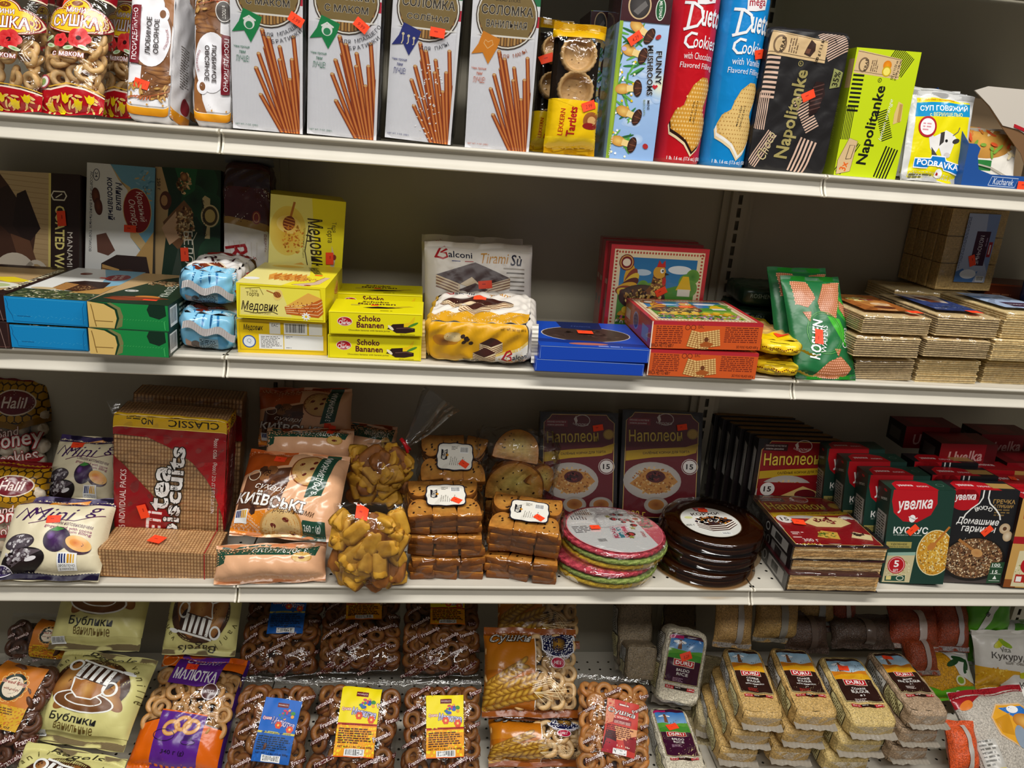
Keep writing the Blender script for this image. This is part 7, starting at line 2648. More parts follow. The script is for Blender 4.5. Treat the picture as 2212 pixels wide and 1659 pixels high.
def mel_label(a):
	H = a.H
	pts = []
	for i in range(48):
		t = 2 * PI * i / 48
		r = (abs(math.cos(t)) ** 5 + abs(math.sin(t)) ** 5) ** -.2 * (1 + .03 * math.cos(8 * t))
		pts.append((50 + 46 * r * math.cos(t), H / 2 + (H / 2 - 4) * r * math.sin(t)))
	a.p([((x - 50) * 1.03 + 50, (y - H / 2) * 1.04 + H / 2) for x, y in pts], '#1c1c2c')
	a.p([((x - 50) * .97 + 50, (y - H / 2) * .965 + H / 2) for x, y in pts], '#ebe7dc')
	a.p([(14, H * .40), (22, H * .36), (30, H * .40), (30, H * .74), (22, H * .70), (14, H * .74)], '#16141c')
	a.t('MELONE', 22, H * .55, H * .30, 9, '#ebe7dc', .05, rot=82)
	a.p([(30, H * .48), (34, H * .54), (30, H * .60), (26, H * .54)], '#c8861c')
	for i in range(8):
		a.tl(38 + 5 * i, H * .2, H * (.32 if i > 3 else .5), 1, 3, '#8a867c', 84, seed=i)
	a.bc(62, H * .62, 22, H * .22)
	a.tl(40, H * .82, 18, 3, 4, '#8a867c')
	a.tl(70, H * .3, 20, 2, 4, '#8a867c', 84)
def tray(lab, loc, rot, lay=3, label=True, deep=2, st=None):
	o = empty('biscotti_tray', loc, rot, lab, 'pack of biscotti', 'wrapped raisin biscotti packs')
	rnd = random.Random(int(loc[0] * 999) + int(loc[2] * 777))
	W, D, T = .132, .052 * deep, .0125
	for r in range(deep):
		for c in range(3):
			for q in range(lay):
				part_copy(SL[rnd.randrange(4)], 'biscotti_slice', o, (-.043 + .043 * c + rnd.uniform(-.002, .002), .026 + .052 * r + rnd.uniform(-.002, .002), q * T + .001),
						  (rnd.uniform(-.05, .05), rnd.uniform(-.06, .06), rnd.uniform(-.2, .2) + (PI if r else 0)), (1, 1, .97))
	h = lay * T + .003
	fs = soft_faces(W + .006, h + .003, D + .006, 7, .0022, rnd.randrange(9))
	mb = MB()
	for k, (F, w_, h_) in fs.items():
		grid_face(mb, lambda u, v, oo, F=F: F(u, v, oo) + (0, -.003, -.001), w_, h_, max(5, int(w_ / .006)), max(5, int(h_ / .006)), '#ffffff', 'film')
	mb.build('clear_film', o)
	if label:
		Ft = lambda u, v, off: np.stack([np.asarray(u), np.asarray(v), h + .003 + off + 0 * np.asarray(u)], 1)
		label_on(o, Ft, -.034, D * .18, .076, .066, mel_label)
		sticker(o, Ft, .022, D * .34, -34, None, lift=.002, w=.018, h=.013)
	return o
tray('wrapped raisin biscotti pack at the bottom of the left stack', (.356, .022, -.399), (0, 0, .04), 3, False)
tray('wrapped raisin biscotti pack in the middle of the left stack', (.352, .026, -.357), (0, 0, .0), 3, False)
tray('wrapped raisin biscotti pack with white label, top of the left stack', (.346, .032, -.314), (.17, -.02, .03), 3, True)
tray('wrapped raisin biscotti pack with white label, leaning at the back', (.362, .205, -.318), (.62, 0, -.05), 3, True)
tray('wrapped raisin biscotti pack supporting the leaning one at the back', (.356, .165, -.399), (0, 0, .02), 5, False)
tray('wrapped raisin biscotti pack at the bottom of the right stack', (.482, .018, -.399), (0, .0, -.22), 3, False)
tray('wrapped raisin biscotti pack with white label, top of the right stack', (.487, .030, -.352), (.16, .03, -.17), 4, True)

# upright bag of loaf slices behind
BIG = [slice_mesh(.115, .013, .078, 7 + i, '#d6c06a', '#8a5a20', 9) for i in range(3)]
o = empty('loaf_slice_bag', (.487, .195, -.335), (.0, 0, -.08), 'clear bag of large pale loaf slices behind the biscotti', 'bag of loaf slices')
for i in range(4):
	part_copy(BIG[i % 3], 'loaf_slice', o, (.004 * i, .016 + .0145 * i, .045), (PI / 2, .05 * i, 0))
part_copy(BIG[1], 'loaf_slice', o, (.0, .04, .104), (PI / 2 - .6, .12, 0), (.8, .8, 1))
part_copy(BIG[2], 'loaf_slice', o, (.048, .03, .05), (PI / 2, .5, .6), (.6, .6, 1))
film_box(o, .155, .125, .082, .0045, 3, 'film')
for i in range(1):
	o = empty('loaf_slice_bag', (.49, .175, -.399), (0, 0, 0), 'clear bag of loaf slices lying under the upright one', 'bag of loaf slices')
	for q in range(4):
		part_copy(BIG[q % 3], 'loaf_slice', o, (0, .05, .001 + .014 * q))
	film_box(o, .13, .06, .095, .003, 5, 'film')

# torte layer cartons
def nap_box(a, dim=False):
	if a.sy == 1:
		a.norm(145)
	H = a.H
	a.r(0, 0, 100, H, '#1c1216')
	c = 9
	fr = [(5, 4), (95, 4), (95, H - 14), (88, H - 8), (85, H - 3), (15, H - 3), (12, H - 8), (5, H - 14)]
	a.p(fr, '#6a0f1c' if dim else '#8f0d18')
	a.l(fr, .9, '#d8b468', True)
	a.r(7, H * .865, 28, 9, '#8f1c2c' if dim else '#3a1a1c')
	a.t('ПРЕЖНЕЕ КАЧЕСТВО В', 21, H * .865 + 6.4, 24, 2.2, '#e8dcd8', .02)
	a.t('НОВОМ ДИЗАЙНЕ', 20, H * .865 + 2.4, 21, 2.6, '#e8dcd8', .03)
	a.ring(54, H * .925, 10, 8, .9, '#d8cfc8', a0=-120, a1=150)
	a.p([(43, H * .94), (46, H * .97), (48, H * .92), (46, H * .89)], '#e4dcd6')
	a.t('Черока', 52, H * .888, 20, 5, '#e4dcd6', .0, sh=.35)
	a.t('Наполеон', 42, H * .775, 66, 16, '#e8c64a', .02, o='#3a0a10', ow=.04, rot=3)
	a.e(88, H * .80, 7, 7, '#a8862c')
	a.e(88, H * .80, 5.5, 5.5, '#c8a03c')
	a.p([(6, H * .625), (40, H * .655), (80, H * .68), (96, H * .72), (93, H * .63), (80, H * .60), (40, H * .575), (6, H * .535)], '#c8a21e')
	a.t('САЛЁНЫЕ КОРЖИ ДЛЯ ТОРТА', 56, H * .625, 58, 4.6, '#3a1a10', .03, rot=4)
	a.e(86, H * .50, 8.5, 8.5, '#ece6e0')
	a.t('15', 86, H * .50, 9, 7, '#2a1a1a', .04)
	a.ring(86, H * .50, 10.6, 10.6, .9, '#d8cfc8', n=14)
	a.e(40, H * .36, 36, 25, '#ddd6ce', '#b9b0a8')
	a.p([(12, H * .33), (34, H * .47), (62, H * .44), (72, H * .36), (56, H * .26), (36, H * .24)], '#c88c44')
	a.gr(42, H * .36, 26, 18, 120, 2, ['#dba860', '#b8742e', '#e8c488', '#a8642a'], 3)
	a.e(44, H * .40, 12, 8, '#3a1014', '#5a1a1c')
	a.gr(44, H * .40, 9, 5, 24, 2, ['#7a2024', '#2a0a0c', '#8a3a34'], 6)
	for x in (46, 80):
		a.e(x, H * .14, 15, 11, '#cfc6bc', '#a89e94')
		a.e(x, H * .145, 10, 7, '#8a4a20', '#b87a3c')
	a.t('320 г', 22, H * .06, 22, 7, '#e8c64a', .02)
def nap_red(a):
	a.norm(112)
	nap_box(a)
	H = a.H
	a.p([(6, 6), (94, 6), (94, H * .5), (6, H * .5)], '#8f0d18')
	a.p([(34, H * .34), (60, H * .46), (90, H * .36), (78, H * .24), (46, H * .22)], '#e0bc74')
	a.e(64, H * .36, 13, 7, '#6a141c')
	a.e(18, H * .42, 8.5, 8.5, '#ece6e0')
	a.t('15', 18, H * .42, 9, 7, '#2a1a1a', .04)
for k, lab in (('n1', 'maroon torte layer carton with gold lettering, standing, first of two'), ('n2', 'maroon torte layer carton with gold lettering, standing, second of two')):
	o, w, h, d = thing(k, 'torte_layer_carton', lab, 'carton of cake layers', 'maroon torte layer cartons')
	f = pack(o, 'carton', w, h, d, {'all': '#1a1114'}, {'front': lambda a: nap_box(a, True)}, 'wrapped')
	film_box(o, w, h, d, .0007, 4, 'wrap')
	sticker(o, f['front'], w * .74, h * .86, 10, None, lift=.004, w=.021)
def layer_side(o, w, h, d, seed, n=6, name='wafer_layer'):
	"""pale puff layers showing in the open side of the wrap"""
	rnd = random.Random(seed)
	for i in range(n):
		mb = MB()
		z0, z1 = h * i / n + .0004, h * (i + 1) / n - .0004
		m = 18
		v = []
		for j in range(m + 1):
			x = -w / 2 + .003 + (w - .006) * j / m
			dz = rnd.uniform(-.0007, .0007)
			for (yy, zz) in ((.001 + rnd.uniform(0, .0012), z0 + dz), (.001 + rnd.uniform(0, .0012), z1 + dz), (d - .003, z1 + dz), (d - .003, z0 + dz)):
				v.append((x, yy, zz))
		f = []
		for j in range(m):
			b = j * 4
			for q in range(4):
				f.append((b + q, b + 4 + q, b + 4 + (q + 1) % 4, b + (q + 1) % 4))
		f += [(0, 1, 2, 3), (m * 4 + 3, m * 4 + 2, m * 4 + 1, m * 4)]
		mb.add(v, f, rnd.choice(['#d9b47c', '#e3c492', '#c79a5c', '#d0a468']), 'wafer', False)
		mb.build(name, o)
def lie_top(a):
	a.norm(112)
	nap_box(a)
	H = a.H
	a.p([(6, 6), (94, 6), (94, H * .52), (6, H * .52)], '#8f0d18')
	a.e(16, H * .50, 8.5, 8.5, '#ece6e0')
	a.t('15', 16, H * .50, 9, 7, '#2a1a1a', .04)
	a.p([(34, H * .44), (52, H * .57), (80, H * .55), (86, H * .44), (70, H * .36), (44, H * .36)], '#e6cf92')
	a.gr(60, H * .49, 12, 7, 30, 2.4, ['#7a1a20', '#9a2a2c', '#5a0f14'], 4)
	a.p([(34, H * .17), (44, H * .29), (60, H * .26), (56, H * .13)], '#d8b04a')
	a.gr(46, H * .21, 10, 6, 30, 2, ['#5a7a2a', '#e8c85a', '#c8962c'], 5)
	a.p([(70, H * .17), (78, H * .28), (94, H * .22), (90, H * .12)], '#e8d4a0')
	a.gr(80, H * .23, 8, 3, 20, 2, ['#3a2420', '#5a3a30'], 5)
	a.t('300 г', 24, H * .11, 16, 6, '#f0e8e0', .02)
	a.tl(10, H * .24, 16, 2, 3.4, '#e8d0c8')
	a.tl(8, H * .15, 20, 1, 3.4, '#e8d0c8')
def lie_left(a):
	a.r(0, 0, 100, a.H, '#1a1416')
	a.r(58, a.H * .15, 34, a.H * .7, '#b8b4ae')
	a.r(66, a.H * .25, 14, a.H * .5, '#3a3836')
	a.ring(50, a.H * .5, 4, a.H * .3, 1, '#c8c4be')
for k, lab in (('nl3', 'bottom'), ('nl2', 'middle'), ('nl1', 'top')):
	o, w, h, d = thing(k, 'torte_layer_carton', 'torte layer carton lying flat with pale layer edges, %s of the stack' % lab, 'carton of cake layers', 'torte layer cartons lying flat', d=.2)
	fs = pack(o, 'printed_sleeve', w, .0016, d, {'all': '#1a1114'}, {}, 'wrapped')
	o.children[-1].location = (0, 0, 0)
	mb = MB()
	mb.box(-w / 2, w / 2, 0, d, h - .0016, h, '#3a1014', 'wrapped')
	mb.box(-w / 2, -w / 2 + .0012, 0, d, 0, h, '#1a1416', 'wrapped')
	ff = soft_faces(w, h, d)
	for kk, fn in (('top', lie_top), ('left', lie_left)):
		if kk == 'left' or k == 'nl1':
			a = Art(ff[kk][1], ff[kk][2])
			fn(a)
			a.emit(mb, ff[kk][0], 'wrapped')
	mb.build('printed_lid', o)
	layer_side(o, w - .003, h - .0034, d, hash_seed(k), 6)
	for c in o.children:
		if c.name.startswith('wafer_layer'):
			c.location = (.0006, 0, .0017)
	film_box(o, w, h, d, .0012, hash_seed(k), 'film')
	if k == 'nl1':
		sticker(o, ff['top'][0], w * .27, d * .42, -10, None, lift=.004, w=.024, h=.02)
def nap_side(a):
	a.r(0, 0, 100, a.H, '#191315')
	a.p([(20, a.H * .4), (70, a.H * .38), (84, a.H * .86), (30, a.H * .9)], '#a8a49e')
	a.tl(36, a.H * .8, a.H * .35, 4, 8, '#4a4844', -84)
for i in range(6):
	o, w, h, d = thing('n3', 'torte_layer_carton', 'red torte layer carton at the front of the standing row' if i == 0 else 'torte layer carton in the standing row, number %d behind the red front one' % i, 'carton of cake layers', 'standing row of torte layer cartons',
					   d=.0205, dx=-.011 * i, dy=.0218 * i, dz=.0015 * i)
	o.rotation_euler[0] = -math.radians(8)
	pack(o, 'carton', w, h, d, {'all': '#1c1416', 'top': '#5a4628', 'right': '#3a2a1c'}, {'front': nap_red if i == 0 else can, 'left': nap_side}, 'wrapped')
	mb = MB()
	for q in range(3):
		mb.box(-w / 2 + .004, w / 2 - .004, d * (.12 + .3 * q), d * (.34 + .3 * q), h, h + .0012, '#8a6a3a', 'wafer')
	mb.build('layer_edge', o)

# wafer discs, three coloured layers in each pack
def disc_pack(lab, cx, cy, z0, R, paper):
	o = empty('wafer_disc_pack', (cx, cy, z0), (math.radians(-2), math.radians(1.5), .2), lab, 'pack of wafer discs', 'round coloured wafer discs')
	t = .0108
	for i, (c, c2) in enumerate((('#dcb62c', '#b8921c'), ('#9aa85a', '#6f8238'), ('#cc4c58', '#9c2c3c'))):
		mb = MB()
		n, v, f, k = 110, [], [], []
		prof = [(0, .001), (.94, .001), (1.0, .0032), (1.0, t - .003), (.985, t - .001), (0, t - .0005)]
		rnd = random.Random(i)
		for j in range(n):
			a = 2 * PI * j / n
			rp = 1 + .008 * math.sin(a * 46) + rnd.uniform(-.003, .003)
			for q, (r, z) in enumerate(prof):
				v.append((R * r * (rp if 0 < q < 5 else 1) * math.cos(a), R * r * (rp if 0 < q < 5 else 1) * math.sin(a), z + (rnd.uniform(-.0008, .0008) if q in (2, 3) else 0)))
				k.append(lin(c if (j // 2 + q) % 2 else c2))
		for j in range(n):
			for q in range(5):
				f.append((j * 6 + q, ((j + 1) % n) * 6 + q, ((j + 1) % n) * 6 + q + 1, j * 6 + q + 1))
		mb.add(v, f, k, 'wafer', True)
		b = mb.build('wafer_layer', o)
		b.location = (.002 * math.sin(i * 2), .002 * math.cos(i * 3), i * t)
	mb = MB()
	mb.lathe([(0.0005, 3 * t + .002), (R * .9, 3 * t + .002), (R + .001, 3 * t - .002), (R + .002, t), (R + .001, .002)], '#ffffff', 'film', 64)
	mb.build('clear_film', o)
	if paper:
		S = 2 * R * .93
		a = Art(S, S)
		pts = [(50 + 49 * math.cos(t_), 50 + 49 * math.sin(t_)) for t_ in [2 * PI * q / 60 for q in range(60)]]
		pts = [p for p in pts if p[0] < 80]
		top = [p for p in pts if p[1] >= 50]
		a.e(50, 50, 50, 50, '#e06a78')
		a.gr(84, 62, 12, 18, 160, 2, ['#8aa88a', '#c85a70', '#e0909c', '#9ab49a'], 3)
		arc = [math.radians(52 + (308 - 52) * q / 50) for q in range(51)]
		a.p([(50 + 49 * math.cos(t_), 50 + 49 * math.sin(t_)) for t_ in arc], '#eeeeec')
		a.tl(14, 74, 10, 6, 3, '#7a7a80', 82)
		a.tl(22, 84, 14, 8, 2.4, '#5a5a60', 84, seed=4)
		a.bc(22, 24, 10, 8)
		a.tl(6, 58, 20, 5, 3, '#6a6a70')
		a.p([(34, 52), (36, 74), (46, 84), (66, 80), (62, 60), (60, 52)], '#c8c8c6')
		a.p([(38, 54), (40, 74), (50, 82), (64, 78), (62, 58)], '#e8e8e6')
		a.p([(40, 30), (46, 54), (66, 58), (62, 30)], '#e8d0d4')
		for q, c in enumerate(['#c05a70', '#3a8a9a', '#d8486a']):
			a.p([(42 + 6 * q, 30), (46 + 6 * q, 52), (51 + 6 * q, 53), (47 + 6 * q, 30)], c)
		a.gr(52, 42, 9, 11, 70, 1.4, ['#ffffff', '#f0d8dc', '#d8e8ea'], 4)
		for x, y, r in ((62, 80, 4), (70, 78, 3.4), (58, 70, 4.4), (66, 68, 3.6), (72, 66, 3.4), (76, 62, 3), (74, 54, 4), (62, 36, 5), (66, 62, 3)):
			a.e(x, y, r, r * .8, '#3a1418')
			a.e(x + .6, y - .5, r * .5, r * .6, '#c8303c')
		for x, y in ((54, 76), (60, 30), (70, 48)):
			a.p([(x + 4 * math.cos(q * PI / 5) * (1 if q % 2 == 0 else .45), y + 4 * math.sin(q * PI / 5) * (1 if q % 2 == 0 else .45)) for q in range(10)], '#a8a84a')
		a.e(82, 66, 5.5, 6, '#f0ece6')
		a.e(82, 67, 3, 3, '#c8502a')
		a.t('Liga', 82, 61.5, 6, 3, '#4a7a4a', .02, rot=-80)
		a.t('LIGHT', 75, 34, 12, 3.4, '#c84a5a', .02, rot=78)
		a.tl(68, 92, 12, 2, 3, '#c84a5a', -14)
		mb = MB()
		a.emit(mb, lambda u, v, off: np.stack([u - S / 2, v - S / 2, 3 * t + .0012 + off + 0 * u], 1), 'paper')
		mb.build('paper_label', o)
		sticker(o, lambda u, v, off: np.stack([np.asarray(u), np.asarray(v), 3 * t + .0028 + off + 0 * np.asarray(u)], 1), -.038, .004, -6, None, w=.019, h=.015)
	return o
disc_pack('round pack of red, green and yellow wafer discs, lower one jutting over the edge', .648, .082, -.399, .0985, False)
disc_pack('round pack of red, green and yellow wafer discs with white label, upper one', .666, .090, -.3655, .0985, True)

# round chocolate cake bases in clear tubs
def korzh(lab, cx, cy, z0, top):
	o = empty('cake_base_pack', (cx, cy, z0), (0, 0, .1), lab, 'pack of cake bases', 'round chocolate cake bases')
	R, h = .094, .0255
	for i in range(2):
		mb = MB()
		mb.lathe([(0.0005, 0), (R - .003, 0), (R, .003), (R, .0085), (R - .003, .0115), (0.0005, .0115)], '#3a1e0c', 'bake', 56)
		b = mb.build('cake_layer', o)
		b.location = (0, 0, .001 + .0118 * i)
	mb = MB()
	mb.lathe([(R + .007, .001), (R + .008, .003), (R + .003, .0045), (R + .0035, h - .006), (R - .002, h), (R * .66, h + .0005), (R * .62, h - .001), (.0005, h - .001)], '#ffffff', 'tub', 64)
	mb.build('plastic_tub', o)
	if top:
		S = R * 1.24
		a = Art(S, S)
		a.e(50, 50, 50, 50, '#5a4a38')
		a.e(50, 50, 48.5, 48.5, '#e4e1da', '#d0cfc8', n=40)
		a.p([(38, 98), (62, 98), (60, 88), (50, 85), (40, 88)], '#8a1a28')
		a.tl(42, 93, 16, 2, 3, '#e8c8c8')
		a.t('КОРЖИ', 52, 76, 50, 9, '#2a1a18', .04)
		a.tl(40, 68, 26, 1, 3, '#6a5a50')
		a.p([(22, 34), (24, 54), (40, 64), (66, 66), (90, 54), (92, 38), (70, 22), (40, 20)], '#3a2018')
		for q in range(3):
			a.l([(22, 38 + 6 * q), (40, 24 + 6 * q), (70, 26 + 6 * q), (92, 41 + 5 * q)], 2.4, '#ece4da')
		a.gr(56, 54, 30, 12, 90, 3.2, ['#f2ece2', '#2a1a2a', '#c8862c', '#1a1420', '#f6f2ec', '#a85a1c'], 4, 1.2)
		a.t('400 г', 11, 42, 15, 6, '#4a4a48', .01)
		a.bc(52, 8, 16, 8)
		a.e(18, 66, 7, 4, '#c8c88a')
		mb = MB()
		Fz = h + .0016
		a.emit(mb, lambda u, v, off: np.stack([u - S / 2 - .012, v - S / 2 - .012, Fz + off + 0 * u], 1), 'paper')
		mb.build('paper_label', o)
		sticker(o, lambda u, v, off: np.stack([np.asarray(u), np.asarray(v), Fz + .001 + off + 0 * np.asarray(u)], 1), -.010, .028, -14, None, w=.018, h=.013)
	return o
MAT['tub'] = film_mat('tub_plastic', .07, .05, 20, (.62, .46, .30))
ORDER.append('tub')
korzh('round chocolate cake base pack, bottom of the stack of three', .846, .094, -.399, False)
korzh('round chocolate cake base pack, middle of the stack of three', .857, .102, -.3715, False)
korzh('round chocolate cake base pack with white label, top of the three', .865, .110, -.344, True)

# couscous and side dish cartons
def uv_front(a):
	a.norm(150)
	H = a.H
	a.r(0, 0, 100, H, '#183a30')
	a.p([(4, H), (72, H), (74, H * .86), (66, H * .74), (46, H * .66), (24, H * .67), (8, H * .76), (3, H * .88)], '#b50f1c')
	a.t('увелка', 40, H * .83, 54, 19, '#f4f0ee', .05, rot=4, sh=.15)
	a.e(38, H * .70, 5, 6, '#f4f0ee')
	a.l([(32, H * .72), (42, H * .69), (46, H * .71)], 1.6, '#f4f0ee')
	a.t('КУСКУС', 38, H * .575, 54, 11, '#f2f2ee', .05)
	a.t('ИЗ ТВЁРДЫХ СОРТОВ ПШЕНИЦЫ', 34, H * .525, 44, 2.6, '#c8d0c8', .01)
	a.e(80, H * .34, 29, 37, '#e8d8a8')
	a.e(80, H * .34, 27.5, 35.5, '#d8a838', '#c88c24')
	a.gr(80, H * .34, 26, 34, 420, 1.5, ['#f0d27a', '#d8a034', '#f6e4a8', '#b87c1c'], 4, 1.2)
	a.l([(98, H * .62), (78, H * .44)], 3.4, '#b8702c')
	a.e(74, H * .41, 8, 5, '#c07a34', rot=40)
	a.r(2, H * .385, 40, 10, '#a89a54')
	a.t('УДОБНЕЕ', 22, H * .385 + 6, 26, 3.6, '#1c241c', .02)
	a.t('ВАРИТЬ В ПАКЕТИКЕ', 22, H * .385 + 2, 34, 2.4, '#1c241c', .01)
	a.p([(2, 2), (46, 2), (50, H * .34), (6, H * .33)], '#c9bd94')
	a.p([(6, H * .30), (50, H * .31), (50, H * .345), (6, H * .335)], '#8fb0a0')
	a.gr(26, H * .15, 20, 16, 90, 1.4, ['#e6dcb0', '#b8a868'], 5)
	a.e(22, H * .20, 14, 14, '#b50f1c')
	a.ring(22, H * .20, 12.6, 12.6, 1, '#e8b8b8', n=18)
	a.t('5', 22, H * .215, 8, 11, '#f6f2f0', .06)
	a.t('ШТ', 22, H * .145, 8, 4, '#f6f2f0', .03)
	a.p([(6, 4), (38, 4), (38, H * .09), (6, H * .08)], '#1f4a38')
	a.r(8, 6, 8, 6, '#d8c880')
	a.ring(30, 9, 6, 4, 1, '#e8e4d0')
def uv_top(c, word):
	def draw(a):
		H = a.H
		a.r(0, 0, 100, H, c)
		a.p([(8, 0), (74, 0), (68, H * .7), (54, H * .9), (24, H * .9), (12, H * .6)], '#b50f1c')
		a.t('увелка', 30, H * .42, 24, 9, '#f0e8e6', .04)
		a.t(word, 56, H * .36, 18, 6, '#f0e8e6', .02)
		a.ring(86, H * .5, 6, 6, .8, '#5a7a6a')
	return draw
def uv_side(a):
	H = a.H
	a.r(0, 0, 100, H, '#15302a')
	a.r(0, H * .0, 100, H * .02, '#0a1512')
	a.t('КУСКУС', 56, H * .86, 46, 9, '#c8d0c8', .03, rot=14)
	a.e(60, H * .955, 12, 5, '#a01420')
	a.r(18, H * .30, 70, H * .42, '#9a9c98')
	a.tl(22, H * .68, 62, 14, H * .028, '#3a3c3a', fill=.55)
	a.tl(18, H * .22, 60, 5, 6, '#5a6a60')
for i in range(4):
	o, w, h, d = thing('kus', 'couscous_carton', ['dark green couscous carton with red logo panel, frontmost of its row', 'dark green couscous carton, second in its row', 'dark green couscous carton, third in its row', 'dark green couscous carton at the back of its row'][i], 'carton of groats', 'row of dark green cartons', d=.052, dx=-.012 * i, dy=.057 * i, dz=.002 * i)
	f = pack(o, 'carton', w, h, d, {'all': '#15302a', 'left': '#0f241e'}, {'front': uv_front, 'top': uv_top('#173a2e', 'КУСКУС'), 'left': uv_side}, 'carton')
	if i == 0:
		sticker(o, f['front'], w * .40, h * .585, 46, None, w=.022)
def gar_front(a):
	a.norm(142)
	H = a.H
	a.r(0, 0, 100, H, '#1a1a1e')
	a.r(0, 0, 100, 10, '#4a403c', c2='#2a2628')
	a.e(22, H * .90, 21, 17, '#b50f1c')
	a.r(1, H * .90, 42, H * .1, '#b50f1c')
	a.t('увелка', 23, H * .91, 30, 11, '#f4f0ee', .05, rot=3, sh=.15)
	a.t('ГРЕЧКА', 80, H * .885, 32, 6.4, '#b08a4c', .03)
	a.t('С ГРИБАМИ', 80, H * .835, 28, 5, '#b08a4c', .02)
	a.tl(68, H * .79, 26, 3, 4, '#7a6238')
	for sx in (-1, 1):
		a.l([(52 + sx * 4, H), (52 + sx * 4, H * .92), (52 + sx * 8, H * .86), (52 + sx * 18, H * .80), (52 + sx * 25, H * .74), (52 + sx * 27, H * .69)], 2, '#ecebe6')
	a.ta('ВКУСНО', 52, H * .66, 22, 118, -11, 6, '#f2f0ea', .02)
	a.t('Домашние', 47, H * .665, 62, 12, '#f4f2ee', .02, rot=-2, sh=.1)
	a.t('гарниры', 50, H * .575, 50, 11, '#f4f2ee', .02, rot=-2, sh=.1)
	a.ta('и просто', 52, H * .66, 33, -124, 9, 6, '#f2f0ea', .02, inside=True)
	a.ring(52, H * .62, 36, 36, 2, '#ecebe6', a0=-140, a1=-50)
	a.e(88, H * .60, 8, 8, '#d9c6a8', '#b89c78')
	a.e(94, H * .52, 7, 8, '#e0d0b4', '#b89c78')
	a.e(88, H * .60, 3, 3, '#5a3a24')
	a.e(50, H * .26, 47, 34, '#2a2422', '#14100f')
	a.e(50, H * .27, 43, 31, '#6a4a30')
	a.gr(50, H * .27, 42, 30, 620, 1.9, ['#d8b88c', '#4a2c1c', '#8a5a3c', '#ecd8b4', '#2c1810', '#b08458'], 4, 1.9)
	a.l([(24, H * .47), (48, H * .36)], 4, '#a8703a')
	a.e(54, H * .33, 9, 6, '#b8804a', '#c8965c', rot=-20)
	a.p([(76, 0), (96, 2), (98, H * .24), (78, H * .23)], '#24492f')
	a.t('100', 86, H * .205, 12, 5, '#e8ece4', .03)
	a.t('15', 86, H * .13, 8, 5, '#e8ece4', .03)
	for y in (.18, .105, .03):
		a.r(79, H * y, 16, .8, '#c8d0c4')
	a.p([(84, H * .05), (87, H * .09), (90, H * .05)], '#e8ece4')
for i in range(3):
	o, w, h, d = thing('gar', 'side_dish_carton', ['black buckwheat side dish carton with a pan photo, frontmost', 'black side dish carton, second in its row', 'black side dish carton at the back of its row'][i], 'carton of groats', 'row of black cartons', d=.052, dx=.0, dy=.057 * i, dz=.002 * i)
	def gt(a):
		uv_top('#1c1c20', 'ГРЕЧКА')(a)
		a.r(66, a.H * .2, 32, a.H * .5, '#b08a4c')
	f = pack(o, 'carton', w, h, d, {'all': '#17171a'}, {'front': gar_front, 'top': gt}, 'carton')
	if i == 0:
		sticker(o, f['front'], w * .62, h * .575, 46, None, w=.022)
def thr_front(a):
	H = a.H
	a.r(0, 0, 100, H, '#c89a52')
	a.r(0, 0, 20, 14, '#8a4a1c')
	a.p([(12, 2), (80, 2), (84, H * .46), (14, H * .42)], '#d8cca4')
	a.gr(40, H * .2, 26, 24, 160, 1.6, ['#e8dcb4', '#b8a86c', '#8a9a4a', '#f0e8cc'], 5)
	a.e(36, H * .26, 15, 15, '#b50f1c')
	a.t('5', 36, H * .27, 8, 11, '#f6f2f0', .06)
	a.r(16, H * .06, 30, 14, '#b02418')
	a.r(18, H * .07, 9, 9, '#f0ece6')
	a.r(0, H * .50, 30, 12, '#a81420')
	a.p([(4, H), (72, H), (74, H * .86), (46, H * .7), (8, H * .78)], '#b50f1c')
for i in range(3):
	o, w, h, d = thing('thr', 'groats_carton', ['tan and red groats carton at the right edge, frontmost', 'groats carton with red top, second at the right edge', 'groats carton with red top at the back of the right edge'][i], 'carton of groats', 'row of tan and red cartons', d=.056, dy=.06 * i, dx=-.006 * i, dz=.002 * i)
	def ts(a):
		a.r(0, 0, 100, a.H, '#2c1a16')
		a.r(20, 4, 56, 16, '#b8bab8')
		a.tl(14, a.H * .4, 40, 6, 4, '#6a5048', 80)
	def tt_(a):
		a.r(0, 0, 100, a.H, '#a8121e')
		a.t('увелка', 34, a.H * .5, 36, 12, '#f0e8e6', .04)
	f = pack(o, 'carton', w, h, d, {'all': '#2c1a16', 'top': '#a8121e'}, {'front': thr_front, 'left': ts, 'top': tt_}, 'carton')
	if i == 1:
		sticker(o, f['top'], w * .42, d * .5, 70, None, w=.022)
def uvt(a):
	H = a.H
	a.r(0, 0, 100, H, '#8c0f1a')
	a.t('Uvelka', 46, H * .45, 60, 20, '#d8a8a4', .03, rot=4, sh=.15)
	a.r(80, 0, 20, H, '#5a0c12')
def uvts(a):
	a.r(0, 0, 100, a.H, '#1c1614')
	a.r(16, a.H * .2, 60, a.H * .5, '#5a5450')
for i, (dx, dy, dz) in enumerate(((0, 0, 0), (-.03, .075, .006), (.135, .06, .0), (.14, -.02, -.03))):
	o, w, h, d = thing('uvT', 'groats_carton', ['dark red carton lying on top of the rows, pale lettering on its side', 'dark red carton lying behind the lettered one', 'dim red carton lying on top, further right', 'dark red carton on top at the right edge'][i], 'carton of groats', 'dark red cartons lying on top', d=.07, dx=dx, dy=dy, dz=dz, w=.118)
	pack(o, 'carton', w, h, d, {'all': '#6c0e16'}, {'front': uvt, 'left': uvts, 'top': lambda a: a.r(20, 10, 50, a.H - 20, '#8a1420')}, 'carton')

